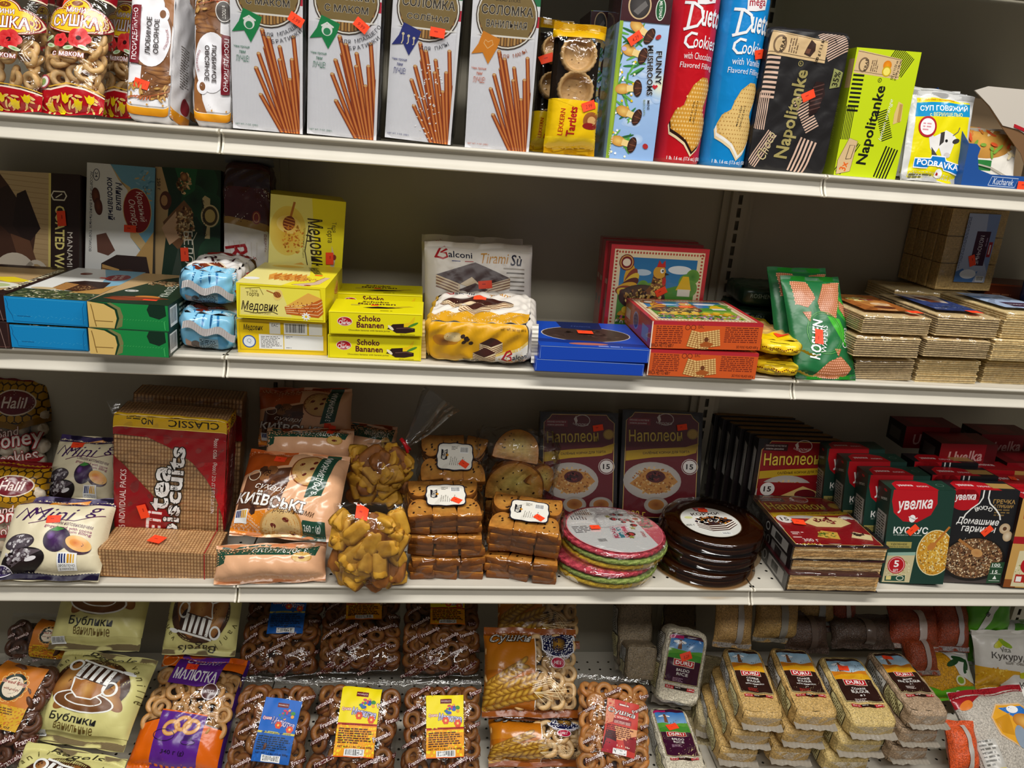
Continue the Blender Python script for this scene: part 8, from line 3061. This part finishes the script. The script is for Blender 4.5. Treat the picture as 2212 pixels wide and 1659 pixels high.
# ================================================================== BOTTOM DECK
def franz(a, n=22, seed=1, keep=None):
	"""brand word scattered slantwise over the film"""
	rnd = random.Random(seed)
	H = a.H
	k = 0
	for i in range(4):
		for j in range(int(H / 19)):
			x, y = 13 + 25 * i + (9 if j % 2 else -3), 8 + 19 * j + 5 * (i % 2) + rnd.uniform(-2, 2)
			if keep and not keep(x, y):
				continue
			a.t('Franzeluța', x, y, 25, 6.2, '#f2e6e0', .02, rot=26, o='#5a1616', ow=.10)
def kid_label(bg, low, band, ink, bottom):
	def draw(a):
		H = a.H
		a.r(0, 0, 100, H, bg)
		a.r(0, 0, 100, H * .46, low)
		a.r(0, H * .44, 100, 5, band)
		a.r(38, H * .86, 30, 11, '#6a141c')
		a.t('FRANZELUȚA', 53, H * .86 + 5.5, 26, 3.6, '#f0dcd4', .02)
		a.t('Сушка', 18, H * .67, 24, 9, '#f4f0f0' if ink == 'w' else '#f4ece0', .03, o='#b02030', ow=.1, sh=.2)
		a.t('Малютка', 64, H * .62, 62, 17, '#d8d4ea', .025, o='#3a3a8a', ow=.08, rot=-8)
		for x, y, r in ((52, .58, 9), (84, .53, 9)):
			for q in range(6):
				a.e(x + r * .6 * math.cos(q * 1.05), H * y + r * .6 * math.sin(q * 1.05), r * .5, r * .42, '#e0502a', n=10)
			a.e(x, H * y, 3, 3, '#f2d060')
		rnd = random.Random(5)
		for q in range(16):
			a.e(70 + rnd.uniform(-18, 16), H * .74 + rnd.uniform(-10, 14), rnd.uniform(3, 6), rnd.uniform(2.5, 5), rnd.choice(['#c83a5a', '#2a5ab8', '#3a8a3a', '#e8a040', '#e8d8d0', '#5a2a7a']), n=9)
		a.t('VANILLA CRISP BREAD WITH SUGAR', 50, H * .455, 80, 3, '#8a1a10' if ink != 'w' else '#1a3a5a', .01)
		a.tl(6, H * .38, 88, 7, 5, '#5a2a08' if ink != 'w' else '#0a2a4a', fill=.55)
		a.t('NET WT 1.1 lbs 17.6 oz 500g', 50, H * .135, 86, 5.6, '#4a1408' if ink != 'w' else '#0a1a3a', .02)
		a.bc(26, 2, 50, H * .10)
		if bottom:
			a.r(0, 0, 100, 2, bottom)
	return draw
BLUE = kid_label('#0f62c0', '#0b58ac', '#d8cc5a', 'w', None)
YEL = kid_label('#f0dc10', '#f0a010', '#b02414', 'd', '#e0601a')
def pop_label(a):
	H = a.H
	a.r(0, 0, 100, H, '#c23a30')
	a.p([(0, H), (22, H), (30, H * .6), (0, H * .5)], '#d88a6a')
	a.p([(0, H * .05), (40, H * .2), (36, H * .4), (6, H * .42)], '#3a1018')
	a.p([(0, 0), (40, 0), (44, H * .22), (10, H * .26)], '#a01428')
	a.p([(30, H * .5), (100, H * .52), (100, H * .3), (40, H * .26)], '#e0a070')
	a.p([(60, H * .3), (100, H * .4), (100, H * .1), (70, H * .12)], '#8a1420')
	a.r(36, H * .9, 34, 6, '#6a101c')
	a.r(38, H * .905, 30, 4, '#e8d0c8')
	a.t('Сушка', 48, H * .77, 84, 17, '#f4ece6', .02, sh=.1, o='#2a2a2a', ow=.08, rot=-3)
	a.t('С МАКОМ', 48, H * .68, 44, 6, '#f4e4dc', .02)
	a.r(24, H * .56, 56, 13, '#8a1420')
	a.t('CRISP BREAD RINGS', 52, H * .60, 50, 3.6, '#f0d8cc', .01)
	a.t('WITH POPPY SEEDS', 52, H * .57, 50, 3.6, '#f0d8cc', .01)
	a.tl(6, H * .5, 86, 7, 5, '#5a1410', fill=.5)
	a.t('1,1 lb', 62, H * .16, 40, 5, '#f0d8c0', .02)
	a.bc(32, 1, 42, H * .10)
def orange_label(a):
	H = a.H
	a.r(0, 0, 100, H, '#c8741c')
	a.r(0, 0, 100, H * .36, '#d8a81c')
	for q in range(14):
		t = 2 * PI * q / 14
		a.ring(52 + 26 * math.cos(t), H * .64 + 26 * math.sin(t), 6, 6, 1.4, '#e8c070', n=12)
	a.e(52, H * .64, 27, 27, '#1a2a24')
	a.e(52, H * .64, 21, 21, '#e8d8c0')
	a.t('Bread Ring', 52, H * .70, 52, 8, '#8a2018', .02, o='#e8c8b0', ow=.08)
	a.t('with poppy', 52, H * .60, 34, 6, '#8a3a20', .02)
	a.tl(10, H * .30, 80, 4, 4.4, '#6a4a10')
	a.t('1.1 lbs 17.6 oz', 50, H * .05, 70, 6, '#4a2a08', .02)
def ring_pack(k, lab, lbl, lu, lv, lw, lh, rot=0, col=('#9a5a26', '#d8a060'), group='clear bags of ring breads', dim=False, seed=1, **ov):
	o, w, h, d = thing(k, 'ring_bread_bag', lab, 'bag of ring breads', group, **ov)
	u0, v0 = w * lu, w * lv
	def keep(x, y):
		if lw == 0:
			return True
		X, Y = x / 100 * w, y / 100 * w
		return not (u0 - .012 < X < u0 + w * lw + .012 and v0 - .006 < Y < v0 + w * lh + .006)
	F = bag(o, 'film_bag', w, h, d, '#ffffff', lambda a: franz(a, seed=seed, keep=keep), 'film', p=3.2, q=3, fin=.011, wr=.0026, seed=seed, seals=(0, 1), sealcol='clear', step=.00002)
	rings_in(o, w, h, d, .0128, .0058, col[0], col[1], seed=seed, p=3.2, q=3, gap=.70, lay=2)
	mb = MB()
	mb.box(-w * .42, w * .42, 0, d * .34, .02, h - .02, '#3a1d0c', 'bake', .008)  # dark core added behind the rings as the shade in their gaps
	mb.build('bread_dark_core', o)
	o.children[-1]['kind'] = 'stuff'
	if lw:
		label_on(o, F, u0, v0, w * lw, w * lh, lbl, rot=rot, lift=.0016)
	return o, F, w, h
DK = ('#6a3816', '#c08848')  # mid tone and lit highlight of the rings, both put in as colour
ring_pack('fr1', 'clear ring bread bag with blue label in the front row', BLUE, .34, .30, .48, .74, -4, DK, seed=3)
ring_pack('fr2', 'clear ring bread bag with yellow label in the front row, beside the blue label', YEL, .30, .30, .46, .72, 0, DK, seed=4)
ring_pack('fr3', 'clear ring bread bag with yellow label, front row, next to the wheat print bag', YEL, .31, .30, .48, .70, 2, DK, seed=5)
ring_pack('fc1', 'clear ring bread bag with blue label, lying behind under the shelf edge', BLUE, .33, .50, .46, .62, 0, DK, seed=6, h=.195)
ring_pack('fc2', 'clear ring bread bag with orange label end, lying behind in the middle', YEL, .30, .62, .46, .5, 0, DK, seed=7, h=.195)
ring_pack('fc3', 'clear ring bread bag with orange label end, lying behind nearest the wheat print bag', YEL, .34, .62, .46, .5, 0, DK, seed=8, h=.195)
ring_pack('mak', 'clear ring bread bag with red poppy label at the front', pop_label, .30, .34, .46, .66, -7, ('#a8672c', '#e0b070'), seed=9)
ring_pack('frZ', 'clear bag of small breads with orange label in the left corner', orange_label, .36, .46, .48, .60, -10, ('#5a3420', '#8a5a3c'), seed=10)
ring_pack('frY', 'dim clear bag with orange label at the back left', orange_label, .5, .16, .5, .6, -4, ('#4a2c1c', '#6a4430'), seed=11)

# vanilla bagel bags
def bagel_art(a):
	H = a.H
	W = '#f4f4f0'
	Y = '#ddd68c'
	a.p([(0, H * .10), (100, H * .12), (100, H), (0, H)], Y)
	a.e(50, H * .60, 41, 38, '#c8c07a')
	a.e(50, H * .60, 40, 37, '#7a4a20', '#3a1c0c')
	for x, y, rx, ry, r in ((26, .62, 11, 30, -20), (36, .44, 10, 26, -35), (70, .62, 10, 30, 25), (76, .46, 9, 22, 40), (54, .36, 26, 8, 6), (50, .62, 9, 20, 4)):
		a.e(x, H * (y + .03), rx * .9, ry * .9, '#c8924a', '#8a5424', rot=r)
	a.e(70, H * .66, 6, 12, '#2a140a', rot=-20)
	W = '#f4f4f0'
	a.e(50, H * .42, 31, 13, '#8a5a2c', '#6a4020', rot=-4)
	a.ring(50, H * .42, 32, 14, 1.8, W, rot=-4)
	a.ring(50, H * .44, 20, 8, 1.5, W, rot=-4)
	cup = [(32, H * .66), (34, H * .52), (42, H * .455), (58, H * .45), (66, H * .52), (68, H * .64)]
	a.p(cup, '#a86c34')
	a.e(50, H * .55, 9, 15, '#d8a45c', '#a86a30')
	a.l(cup, 1.8, W)
	a.l([(32, H * .66), (40, H * .64), (46, H * .66), (54, H * .635), (60, H * .65), (68, H * .64)], 1.6, W)
	a.ring(72, H * .58, 8, 10, 2.2, W)
	a.push(52, H * .73, 1, -12)
	a.p([(-22, 10), (22, 10), (18, -12), (-16, -12)], '#3a2010')
	for q in range(5):
		a.r(-18 + 8 * q, -11, 4.6, 20, W)
	a.l([(-24, 11), (24, 11)], 2.4, W)
	a.ring(-26, 2, 7, 8, 2.4, W)
	a.e(30, 12, 7, 2.4, W)
	a.pop()
	a.t('Bagels', 52, H * .93, 54, 13, '#2a2418', -.005, sh=.35)
	a.ta('vanilla', 50, H * .56, 50, 156, -9, 6, '#5a5228')
	a.ta('vanille', 50, H * .56, 49, 46, -9, 6, '#5a5228')
	a.t('Бублики', 46, H * .235, 48, 12, '#1c1c1c', .015, rot=-3)
	a.t('ванильные', 48, H * .155, 40, 8, '#6a5424', .0, rot=-3)
	a.bc(3, H * .04, 16, 9)
for k, lab, fl in (('bubF', 'pale yellow bagel bag with cup drawing, front one of its pile', 0), ('bubB', 'pale yellow bagel bag lying higher at the back left', 0), ('bubC', 'pale yellow bagel bag lying upside down at the back', 1), ('bubL', 'pale yellow bagel bag lying underneath at the very front', 0)):
	o, w, h, d = thing(k, 'bagel_bag', lab, 'bag of bagels', 'pale yellow bagel bags')
	if fl or k == 'bubB':
		h = .2
	def ba(a, fl=fl):
		a.norm(125)
		if fl:
			a.push(100, a.H, 1, 180)
		bagel_art(a)
		if fl:
			a.pop()
	bag(o, 'printed_bag', w, h, d, '#d8d088', ba, 'foilsoft', p=2.8, q=2.6, fin=.012, wr=.0028, seed=hash_seed(k), sealcol='#8a7a5a', pin=.03)

# orange and purple ring bag
def mal_art(a):
	a.norm(126)
	H = a.H
	O, V = '#e0660c', '#5a1f8a'
	a.r(0, H * .86, 100, H * .14, O)
	a.p([(0, 0), (100, 0), (100, H * .36), (82, H * .38), (50, H * .42), (30, H * .42), (0, H * .36)], O)
	a.l([(0, H * .36), (30, H * .42), (50, H * .42), (82, H * .38), (100, H * .36)], 1.4, '#3a1208')
	a.p([(24, 0), (74, 0), (76, H * .46), (24, H * .48)], V)
	a.l([(24, H * .48), (76, H * .46)], 1.4, O)
	a.p([(22, H), (76, H), (74, H * .72), (54, H * .69), (18, H * .71)], V)
	a.t('сушки', 52, H * .92, 40, 10, '#e8dcf0', -.01, sh=.4)
	a.t('МАЛЮТКА', 48, H * .79, 50, 13, '#f4f0f6', .035, rot=-3)
	a.ring(10, H * .92, 9, 8, 1, '#f0b880')
	a.e(70, H * .66, 9, 9, '#f0e4e8')
	a.e(70, H * .66, 8.2, 8.2, '#4a2020')
	a.t('в ПОСТ', 70, H * .66, 10, 3.6, '#f0e4e8', .02)
	for x, y in ((40, .34), (52, .38), (62, .36)):
		a.ring(x, H * y, 10, 8, 4, '#c8843c', '#e8b470', rot=20)
	a.ring(34, H * .28, 12, 6, .8, '#2a0e44')
	a.ring(62, H * .24, 8, 3, .8, '#2a0e44')
	a.r(57, H * .25, 9, 5, '#3a1464')
	a.t('340 г (g)', 48, H * .155, 26, 5, '#1c0a2c', .01)
	a.r(97, 0, 3, H, '#3a1464')
o, w, h, d = thing('mal', 'ring_bread_bag', 'orange and purple ring bread bag beside the pale yellow bagels', 'bag of ring breads')
F = bag(o, 'film_bag', w, h, d, '#ffffff', mal_art, 'film', p=3, q=3, fin=.012, wr=.002, seed=6, seals=(0, 1), sealcol='#c85a10')
rings_in(o, w, h, d, .0125, .0050, '#c08a4c', '#ecc994', seed=14, p=3, q=3, fin=.03, gap=.76, lay=2)
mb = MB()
mb.box(-w * .44, w * .44, 0, d * .3, .02, h - .02, '#3a1d0c', 'bake', .006)  # dark core in place of the shaded breads further in
mb.build('bread_dark_core', o)
o.children[-1]['kind'] = 'stuff'
sticker(o, F, w * .40, h * .865, 4, '3.79', w=.023, lift=.003)

# wheat ear ring bags
def ear_art(a):
	a.norm(100)
	H = a.H
	O = '#b8680c'
	a.p([(0, 0), (54, 0), (54, H), (0, H)], O)
	a.r(0, H * .5, 54, H * .36, '#c87c14', c2='#b4640c')
	a.r(0, H * .90, 100, H * .10, '#8a4410')
	a.r(0, 0, 100, H * .09, '#8a4410')
	a.l([(54, H * .09), (54, H * .9)], 1, '#f0e8dc')
	for (x0, y0, x1, y1) in ((2, .12, 56, .26), (4, .24, 52, .40), (6, .34, 40, .56)):
		for q in range(9):
			t = q / 8
			x, y = x0 + (x1 - x0) * t, H * (y0 + (y1 - y0) * t)
			for s in (-1, 1):
				a.e(x + 1, y + s * 3.4, 6.4, 2.9, '#d8a83a', '#7a4a0c', rot=22 + s * 26, n=12)
	for q in range(9):
		a.l([(50, H * (.28 + .012 * q)), (70, H * (.34 + .01 * q)), (84, H * (.10 + .03 * q))] if q % 2 else [(52, H * .26), (90 - 3 * q, H * (.30 - .02 * q))], .6, '#f0d8a8')
	a.t('Сушки', 28, H * .84, 44, 11, '#e8e4e0', .02, sh=.35, o='#2a2018', ow=.07)
	a.p([(60, H * .90), (97, H * .90), (97, H * .72), (90, H * .66), (80, H * .64), (68, H * .66), (61, H * .72)], '#e8e8ec')
	a.p([(61.5, H * .90), (95.5, H * .90), (95.5, H * .725), (89, H * .672), (80, H * .653), (69, H * .672), (62.5, H * .725)], '#0e1440')
	a.e(79, H * .79, 8, 9, '#b8862c', '#3a2a1c')
	a.ta('НЕВСКАЯ СУШКА', 79, H * .80, 17, -140, 8, 4, '#d8d4e0', .01, inside=True)
	a.e(78, H * .585, 8, 6.5, '#f0e0e4')
	a.e(78, H * .585, 7.2, 5.8, '#b0143a')
	a.t('НЕТ', 78, H * .585, 8, 4, '#f8f0f2', .03)
	a.t('11.09.2025', 87, H * .24, 14, 2.6, '#2a1a10', .02)
	a.t('12:45', 86, H * .21, 8, 2.6, '#2a1a10', .02)
for k, lab in (('earT', 'orange brown ring bread bag with wheat ears, upright on its pile'), ('earL', 'orange brown wheat ear ring bag lying underneath at the front'), ('earB', 'orange brown wheat ear ring bag lying at the back under the shelf')):
	o, w, h, d = thing(k, 'ring_bread_bag', lab, 'bag of ring breads', 'wheat print ring bread bags')
	if k == 'earB':
		h = .17
	F = bag(o, 'film_bag', w, h, d, '#ffffff', ear_art, 'film', p=3, q=3, fin=.014, wr=.0024, seed=hash_seed(k), sealcol='#9a5214')
	rings_in(o, w, h, d, .0130, .0050, '#cfa468', '#f2dcb4', seed=hash_seed(k), p=3, q=3, gap=.76, lay=2, skip=lambda x, z: x < -.01)
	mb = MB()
	mb.box(-w * .44, w * .44, .002, d * .3, .02, h - .02, '#4a2a10', 'bake', .006)  # dark core makes the shade between the rings
	mb.build('bread_dark_core', o)
	o.children[-1]['kind'] = 'stuff'

# rice and bulgur bricks
def duru(sky, field, panel, lines, red, baldo=False):
	def draw(a):
		H = a.H
		t, b = H * .97, H * .30
		x0, x1 = 11, 89
		a.p([(x0 - 2, b - 2), (x1 + 2, b - 2), (x1 + 2, t - 6), (x1 - 6, t + 2), (x0 - 2, t + 2)], '#14100e')
		a.p([(x0 - 1, b - 1), (x1 + 1, b - 1), (x1 + 1, t - 6), (x1 - 6, t + 1), (x0 - 1, t + 1)], '#d8c890')
		a.p([(x0, b), (x1, b), (x1, t - 6), (x1 - 6, t), (x0, t)], panel)
		m = b + (t - b) * .46
		a.r(x0, m, x1 - x0, (t - m) * .82, sky[0], c2=sky[1])
		a.e(34, m + (t - m) * .62, 15, 4, '#e8eef2')
		a.p([(x0, m), (x1, m), (x1, m + (t - m) * .40), (60, m + (t - m) * .32), (x0, m + (t - m) * .36)], field[0])
		a.p([(x0, m), (x1, m), (x1, m + (t - m) * .22), (50, m + (t - m) * .26), (x0, m + (t - m) * .14)], field[1])
		a.p([(30, m + (t - m) * .36), (40, m + (t - m) * .36), (38, m + (t - m) * .66), (35, m + (t - m) * .74), (32, m + (t - m) * .66)], '#7a4a2c')
		a.l([(26, m + (t - m) * .78), (44, m + (t - m) * .56)], 1, '#5a3a2a')
		a.l([(26, m + (t - m) * .56), (44, m + (t - m) * .78)], 1, '#5a3a2a')
		if baldo:
			a.r(x0 - 4, t - 16, 34, 9, '#a8145c', 3)
		else:
			a.p([(x0, m), (44, m), (60, m + 10), (x0, m + 8)], '#d89414')
		a.r(26, m - 15, 48, 15, '#e4d4b8')
		a.r(27, m - 14, 46, 13, '#b0121c')
		a.t('DURU', 50, m - 7.5, 38, 8.6, '#f6f2ee', .035)
		y = m - 23
		for s, hh, ww in lines:
			a.t(s, 50, y, ww, hh, '#f0ece6', .015)
			y -= hh + 2.6
		for q in range(3):
			a.tl(30, y - 1.5 - 3 * q, 40, 1, 2.2, red, seed=q)
		a.r(16, b - 15, 68, 7, '#b0121c')
		a.r(36, b - 15, 30, 7, '#241410')
		a.t('35.2 oz', 26, b - 11.5, 16, 3.6, '#f4ece8', .01)
		a.t('1.000 g', 75, b - 11.5, 15, 3.6, '#f4ece8', .02)
		a.tl(39, b - 11, 24, 1, 2.6, '#e8dcd4')
	return draw
def facts(a):
	H = a.H
	a.r(10, H * .50, 76, H * .40, '#14100e')
	a.r(13, H * .51, 70, H * .38, '#c8c8c4')
	a.tl(16, H * .86, 62, 14, H * .026, '#3a3a38', fill=.5)
	a.r(10, H * .14, 76, H * .35, '#14100e')
	a.r(13, H * .15, 70, H * .33, '#d8cf98')
	a.tl(16, H * .45, 60, 13, H * .024, '#5a5230', fill=.5)
SUN = (('#c8d4dc', '#8ab4d0'), ('#c8781c', '#d8a01c'))
BUL = {'b1': (SUN, '#2c1612', (('COARSE', 6, 30), ('BULGUR', 6, 32), ('WITH VERMICELLI', 4, 44), ('# 3', 3.4, 6)), '#c83a30', '#c4a060', 'speckled bulgur brick topping the first pile beside the rice'),
	   'b2': (SUN, '#2c1612', (('COARSE', 6, 30), ('BULGUR', 6, 32), ('WITH VERMICELLI', 4, 44), ('# 3', 3.4, 6)), '#c83a30', '#c4a060', 'speckled bulgur brick topping the second pile from the rice'),
	   'b3': (SUN, '#2c1612', (('COARSE', 5, 30), ('BULGUR', 7, 38), ('# 3', 5, 10)), '#e8d8d0', '#cbb070', 'golden coarse bulgur brick jutting furthest forward, third of the row'),
	   'b4': (SUN, '#2c1612', (('BROWN', 4.6, 22), ('FINE BULGUR', 6.4, 56), ('# 1', 4.4, 8)), '#e8d8d0', '#a88e72', 'brownish fine bulgur brick, last of the row, top of its pile')}
def brick(k, kind, lab, cat, grp, grain, art, seal=True, **ov):
	o, w, h, d = thing(k, kind, lab, cat, grp, **ov)
	f = pack(o, 'film_brick', w, h, d, grain, {'front': art, 'left': facts} if art else {'left': facts}, 'grain', e=7, wr=.0013, seed=hash_seed(k), artmat='foil')
	if seal:
		mb = MB()
		n, v, fc = 20, [], []
		for j in range(n + 1):
			for i in range(2):
				v.append((-w * .47 + w * .94 * j / n, d * (.62 + .02 * i) + .001 * (j % 2), .004 - .016 * i + .0015 * math.sin(j)))
		for j in range(n):
			fc.append((2 * j, 2 * j + 2, 2 * j + 3, 2 * j + 1))
		mb.add(v, fc, '#958d80', 'foil')
		mb.build('seal', o)
		mb = MB()
		mb.add([(-w * .43, d * .16, -.0008), (w * .43, d * .16, -.0008), (w * .10, d * .55, -.0016), (-w * .10, d * .55, -.0016)], [(0, 1, 2, 3)], '#ffffff', 'film')
		mb.build('folded_flap', o)
	return o, f, w, h
for k, (sc_, panel, lines, red, grain, lab) in BUL.items():
	o, f, w, h = brick(k, 'bulgur_brick', lab, 'pack of bulgur', 'bulgur bricks', grain, duru(sc_[0], sc_[1], panel, lines, red))
	if k in ('b3', 'b4'):
		sticker(o, f['front'], w * .42, h * (.78 if k == 'b3' else .86), -4, None, w=.022, lift=.002)
	for n in (1, 2):
		brick(k, 'bulgur_brick', 'bulgur brick, %s in the %s, folded end showing' % (('second from top', 'lowest')[n - 1], {'b1': 'first pile beside the rice', 'b2': 'second pile from the rice', 'b3': 'golden third pile', 'b4': 'brownish last pile'}[k]), 'pack of bulgur', 'bulgur bricks', grain, None, dz=-.047 * n, dx=(-.014 if k != 'b4' else -.006) * n, dy=.004 * n)
GRN = (('#9cc4e0', '#2a70b8'), ('#5a9a34', '#3f8a28'))
o, f, w, h = brick('ricU', 'rice_brick', 'white rice brick with green field label, standing propped on another', 'pack of rice', 'rice bricks', '#cfc6b0', duru(GRN[0], GRN[1], '#3a0f2a', (('BALDO', 6, 30), ('RICE', 6.4, 26)), '#c8a0b8', True))
sticker(o, f['front'], w * .52, h * .66, 28, '8.29', w=.024, h=.016, lift=.002)
o, f, w, h = brick('ricL', 'rice_brick', 'white rice brick with green field label, lying at the front', 'pack of rice', 'rice bricks', '#cfc6b0', duru(GRN[0], GRN[1], '#3a0f2a', (('BALDO', 6, 30), ('RICE', 6.4, 26)), '#c8a0b8', True))
sticker(o, f['front'], w * .46, h * .68, 20, None, w=.024, h=.016, lift=.002)
for k, lab in (('ricB', 'dim rice brick standing at the back beside the empty gap'), ('ricC', 'dim rice brick in front of the one at the back, beside the empty gap')):
	brick(k, 'rice_brick', lab, 'pack of rice', 'rice bricks', '#8a7a62', None)  # darker rice tone, the shade at the back put into the colour
for i, (x, y, z, yw) in enumerate(((.925, .06, -.765, -.25), (.905, .05, -.817, -.22), (.90, .25, -.817, -.1), (.90, .25, -.70, -.3))):
	PLAN['sb%d' % i] = (x, y, z, yw, math.radians(80 if i != 2 else 4), 0, .075, .19 if i != 2 else .12, .05)
	brick('sb%d' % i, 'rice_brick', ['rice brick lying left of the bulgur piles, upper, printed side showing', 'rice brick lying left of the bulgur piles, lower', 'rice brick standing deep behind the propped one', 'dim rice brick lying across the back behind the propped one'][i], 'pack of rice', 'rice bricks', '#b0a078' if i < 2 else '#6a5a44', None)  # rear bricks have the shade painted into their rice colour

# loose film bags of groats heaped behind; rear red lentils carry shade in their colour
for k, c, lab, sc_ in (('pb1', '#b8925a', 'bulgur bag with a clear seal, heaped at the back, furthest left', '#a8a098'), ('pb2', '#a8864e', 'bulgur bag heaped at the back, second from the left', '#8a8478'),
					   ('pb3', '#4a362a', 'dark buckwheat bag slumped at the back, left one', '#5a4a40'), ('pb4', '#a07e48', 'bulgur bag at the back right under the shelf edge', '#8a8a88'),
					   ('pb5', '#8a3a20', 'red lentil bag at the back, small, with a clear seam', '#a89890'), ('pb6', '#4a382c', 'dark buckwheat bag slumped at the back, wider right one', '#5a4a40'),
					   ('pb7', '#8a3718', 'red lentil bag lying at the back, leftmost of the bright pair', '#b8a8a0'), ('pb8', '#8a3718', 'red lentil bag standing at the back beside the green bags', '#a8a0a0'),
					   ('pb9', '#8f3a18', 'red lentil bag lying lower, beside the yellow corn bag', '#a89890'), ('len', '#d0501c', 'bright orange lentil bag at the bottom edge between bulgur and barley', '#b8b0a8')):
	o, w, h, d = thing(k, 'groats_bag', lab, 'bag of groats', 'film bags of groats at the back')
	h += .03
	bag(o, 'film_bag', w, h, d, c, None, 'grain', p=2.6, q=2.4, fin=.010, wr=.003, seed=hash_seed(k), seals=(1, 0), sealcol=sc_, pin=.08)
	mb = MB()
	Fs = pillow_map(w, h, d, 2.6, 2.4, .010, .003, hash_seed(k), .08)
	a = Art(w * .16, h * .8)
	a.r(0, 0, 100, a.H, sc_)
	a.emit(mb, lambda u, v, off: Fs(np.asarray(u) + w * .5, np.asarray(v) + h * .12, off), 'foil', lift=.002, edge=.006)
	mb.build('back_seam', o)
def corn_art(a):
	H = a.H
	a.p([(52, H), (100, H), (100, H * .3), (86, H * .35), (66, H * .5)], '#e2e0da')
	a.p([(0, 0), (100, 0), (100, H * .28), (60, H * .26), (30, H * .18), (0, H * .3)], '#5fae1c')
	for x, y, r in ((60, .72, 20), (76, .80, -10), (84, .66, 60)):
		a.e(x, H * y, 14, 4.4, '#1c4a20', rot=r)
	a.e(66, H * .38, 9, 8, '#e8e4c0')
	a.e(66, H * .38, 6, 5.4, '#8aae1c')
	a.r(82, H * .38, 8, 16, '#dfe8d8')
	a.r(92, H * .36, 7, 16, '#dfe8d8')
	a.t('2', 60, H * .12, 8, 12, '#e8f0d8', .04)
o, w, h, d = thing('corn', 'corn_grits_bag', 'golden corn grits bag with white and green print', 'bag of groats')
bag(o, 'printed_bag', w, h, d, '#d89a12', corn_art, 'grain', p=2.8, q=2.6, fin=.008, wr=.002, seed=3, artmat='foilsoft', sealcol='#d0c8b0')
for k, lab in (('grA', 'bright green bag with a white seam, high at the back right'), ('grB', 'bright green bag lying lower at the back right')):
	o, w, h, d = thing(k, 'groats_bag', lab, 'bag of groats', 'bright green bags')
	def ga(a):
		a.l([(20, 0), (40, a.H * .5), (72, a.H)], 14, '#d8d8d4')
		a.r(34, a.H * .42, 8, 8, '#3a3a3a', 50)
	bag(o, 'printed_bag', w, h + .03, d, '#4f9a14', ga, 'foilsoft', p=2.4, q=2.4, fin=.008, wr=.0036, seed=hash_seed(k), sealcol='#d8d8d4')
def white_art(a):
	H = a.H
	a.p([(0, 0), (60, 0), (54, H * .34), (0, H * .42)], '#d8a018')
	a.gr(24, H * .18, 26, 16, 80, 1.6, ['#f0c850', '#c88a10'], 3)
	a.e(30, H * .80, 9, 3.4, '#c8c81c', rot=30)
	a.e(38, H * .80, 9, 3.4, '#8aae1c', rot=-30)
	a.t('Vita', 36, H * .70, 14, 6, '#6a6a60', .0)
	a.t('Кукурудза', 48, H * .57, 62, 10, '#3a3430', .0, rot=-4)
	a.t('шліфована', 52, H * .47, 34, 5, '#6a6258', .0, rot=-4)
for k, lab in (('whA', 'white corn bag with yellow corner at the back right'), ('whB', 'white corn bag with yellow corner, lower one at the right edge')):
	o, w, h, d = thing(k, 'corn_grits_bag', lab, 'bag of groats', 'white corn bags')
	bag(o, 'printed_bag', w, h + .02, d, '#dcd8d0', white_art, 'foilsoft', p=2.6, q=2.6, fin=.010, wr=.0034, seed=hash_seed(k), sealcol='#d4d0c8')
def yach_art(a):
	a.norm(112)
	H = a.H
	a.r(0, H * .93, 100, H * .07, '#8a1220')
	a.p([(0, H * .84), (22, H * .88), (36, H * .93), (0, H * .93)], '#9a1a24')
	a.e(12, H * .86, 9, 4, '#d8782c', rot=20)
	a.p([(30, H * .72), (46, H * .84), (78, H * .82), (96, H * .70), (98, H * .54), (80, H * .42), (50, H * .44), (32, H * .56)], '#d8b48a')
	a.p([(32, H * .72), (46, H * .825), (78, H * .805), (94, H * .70), (96, H * .55), (79, H * .435), (50, H * .455), (34, H * .57)], '#e0a028')
	a.p([(46, H * .80), (78, H * .79), (90, H * .70), (60, H * .70)], '#2a70c0')
	a.e(64, H * .77, 8, 4, '#f0f0f0')
	a.p([(34, H * .70), (56, H * .74), (50, H * .54), (36, H * .58)], '#c88a18')
	a.e(74, H * .64, 17, 9, '#e8b860', '#b8701c', rot=-14)
	a.e(80, H * .58, 10, 12, '#a84a1c', '#d88a3a', rot=30)
	a.e(72, H * .50, 18, 8, '#e0b070', '#a86a2c')
	a.e(58, H * .52, 8, 12, '#8a98a8', rot=-20)
	a.p([(66, H * .42), (100, H * .40), (100, H * .32), (66, H * .34)], '#a81420')
	a.t('ЯЧНА', 80, H * .375, 24, 6, '#f4e8e4', .03, rot=-2)
	a.t('№1', 96, H * .375, 6, 5, '#f4e8e4', .02)
	a.p([(40, 0), (100, 0), (100, H * .30), (70, H * .33), (48, H * .24)], '#b80f1c')
	a.e(74, H * .14, 22, 18, '#d8202a', '#8a0a14')
	for q in range(4):
		a.e(54 + 12 * q, H * .30, 6, 4, '#e8b830', '#d0601c')
	a.r(2, H * .28, 20, H * .26, '#b8b4ac')
	a.tl(4, H * .52, 16, 7, H * .034, '#5a564e')
	a.r(6, H * .20, 16, H * .09, '#d0c070')
	a.bc(10, H * .08, 18, H * .11)
o, w, h, d = thing('yach', 'barley_groats_bag', 'pale barley groats bag with red seal and oval harvest picture, right corner', 'bag of groats')
bag(o, 'printed_bag', w, h, d, '#b4aca0', yach_art, 'grain', p=2.8, q=2.8, fin=.012, wr=.0018, seed=5, artmat='foil', sealcol='#9a1420')
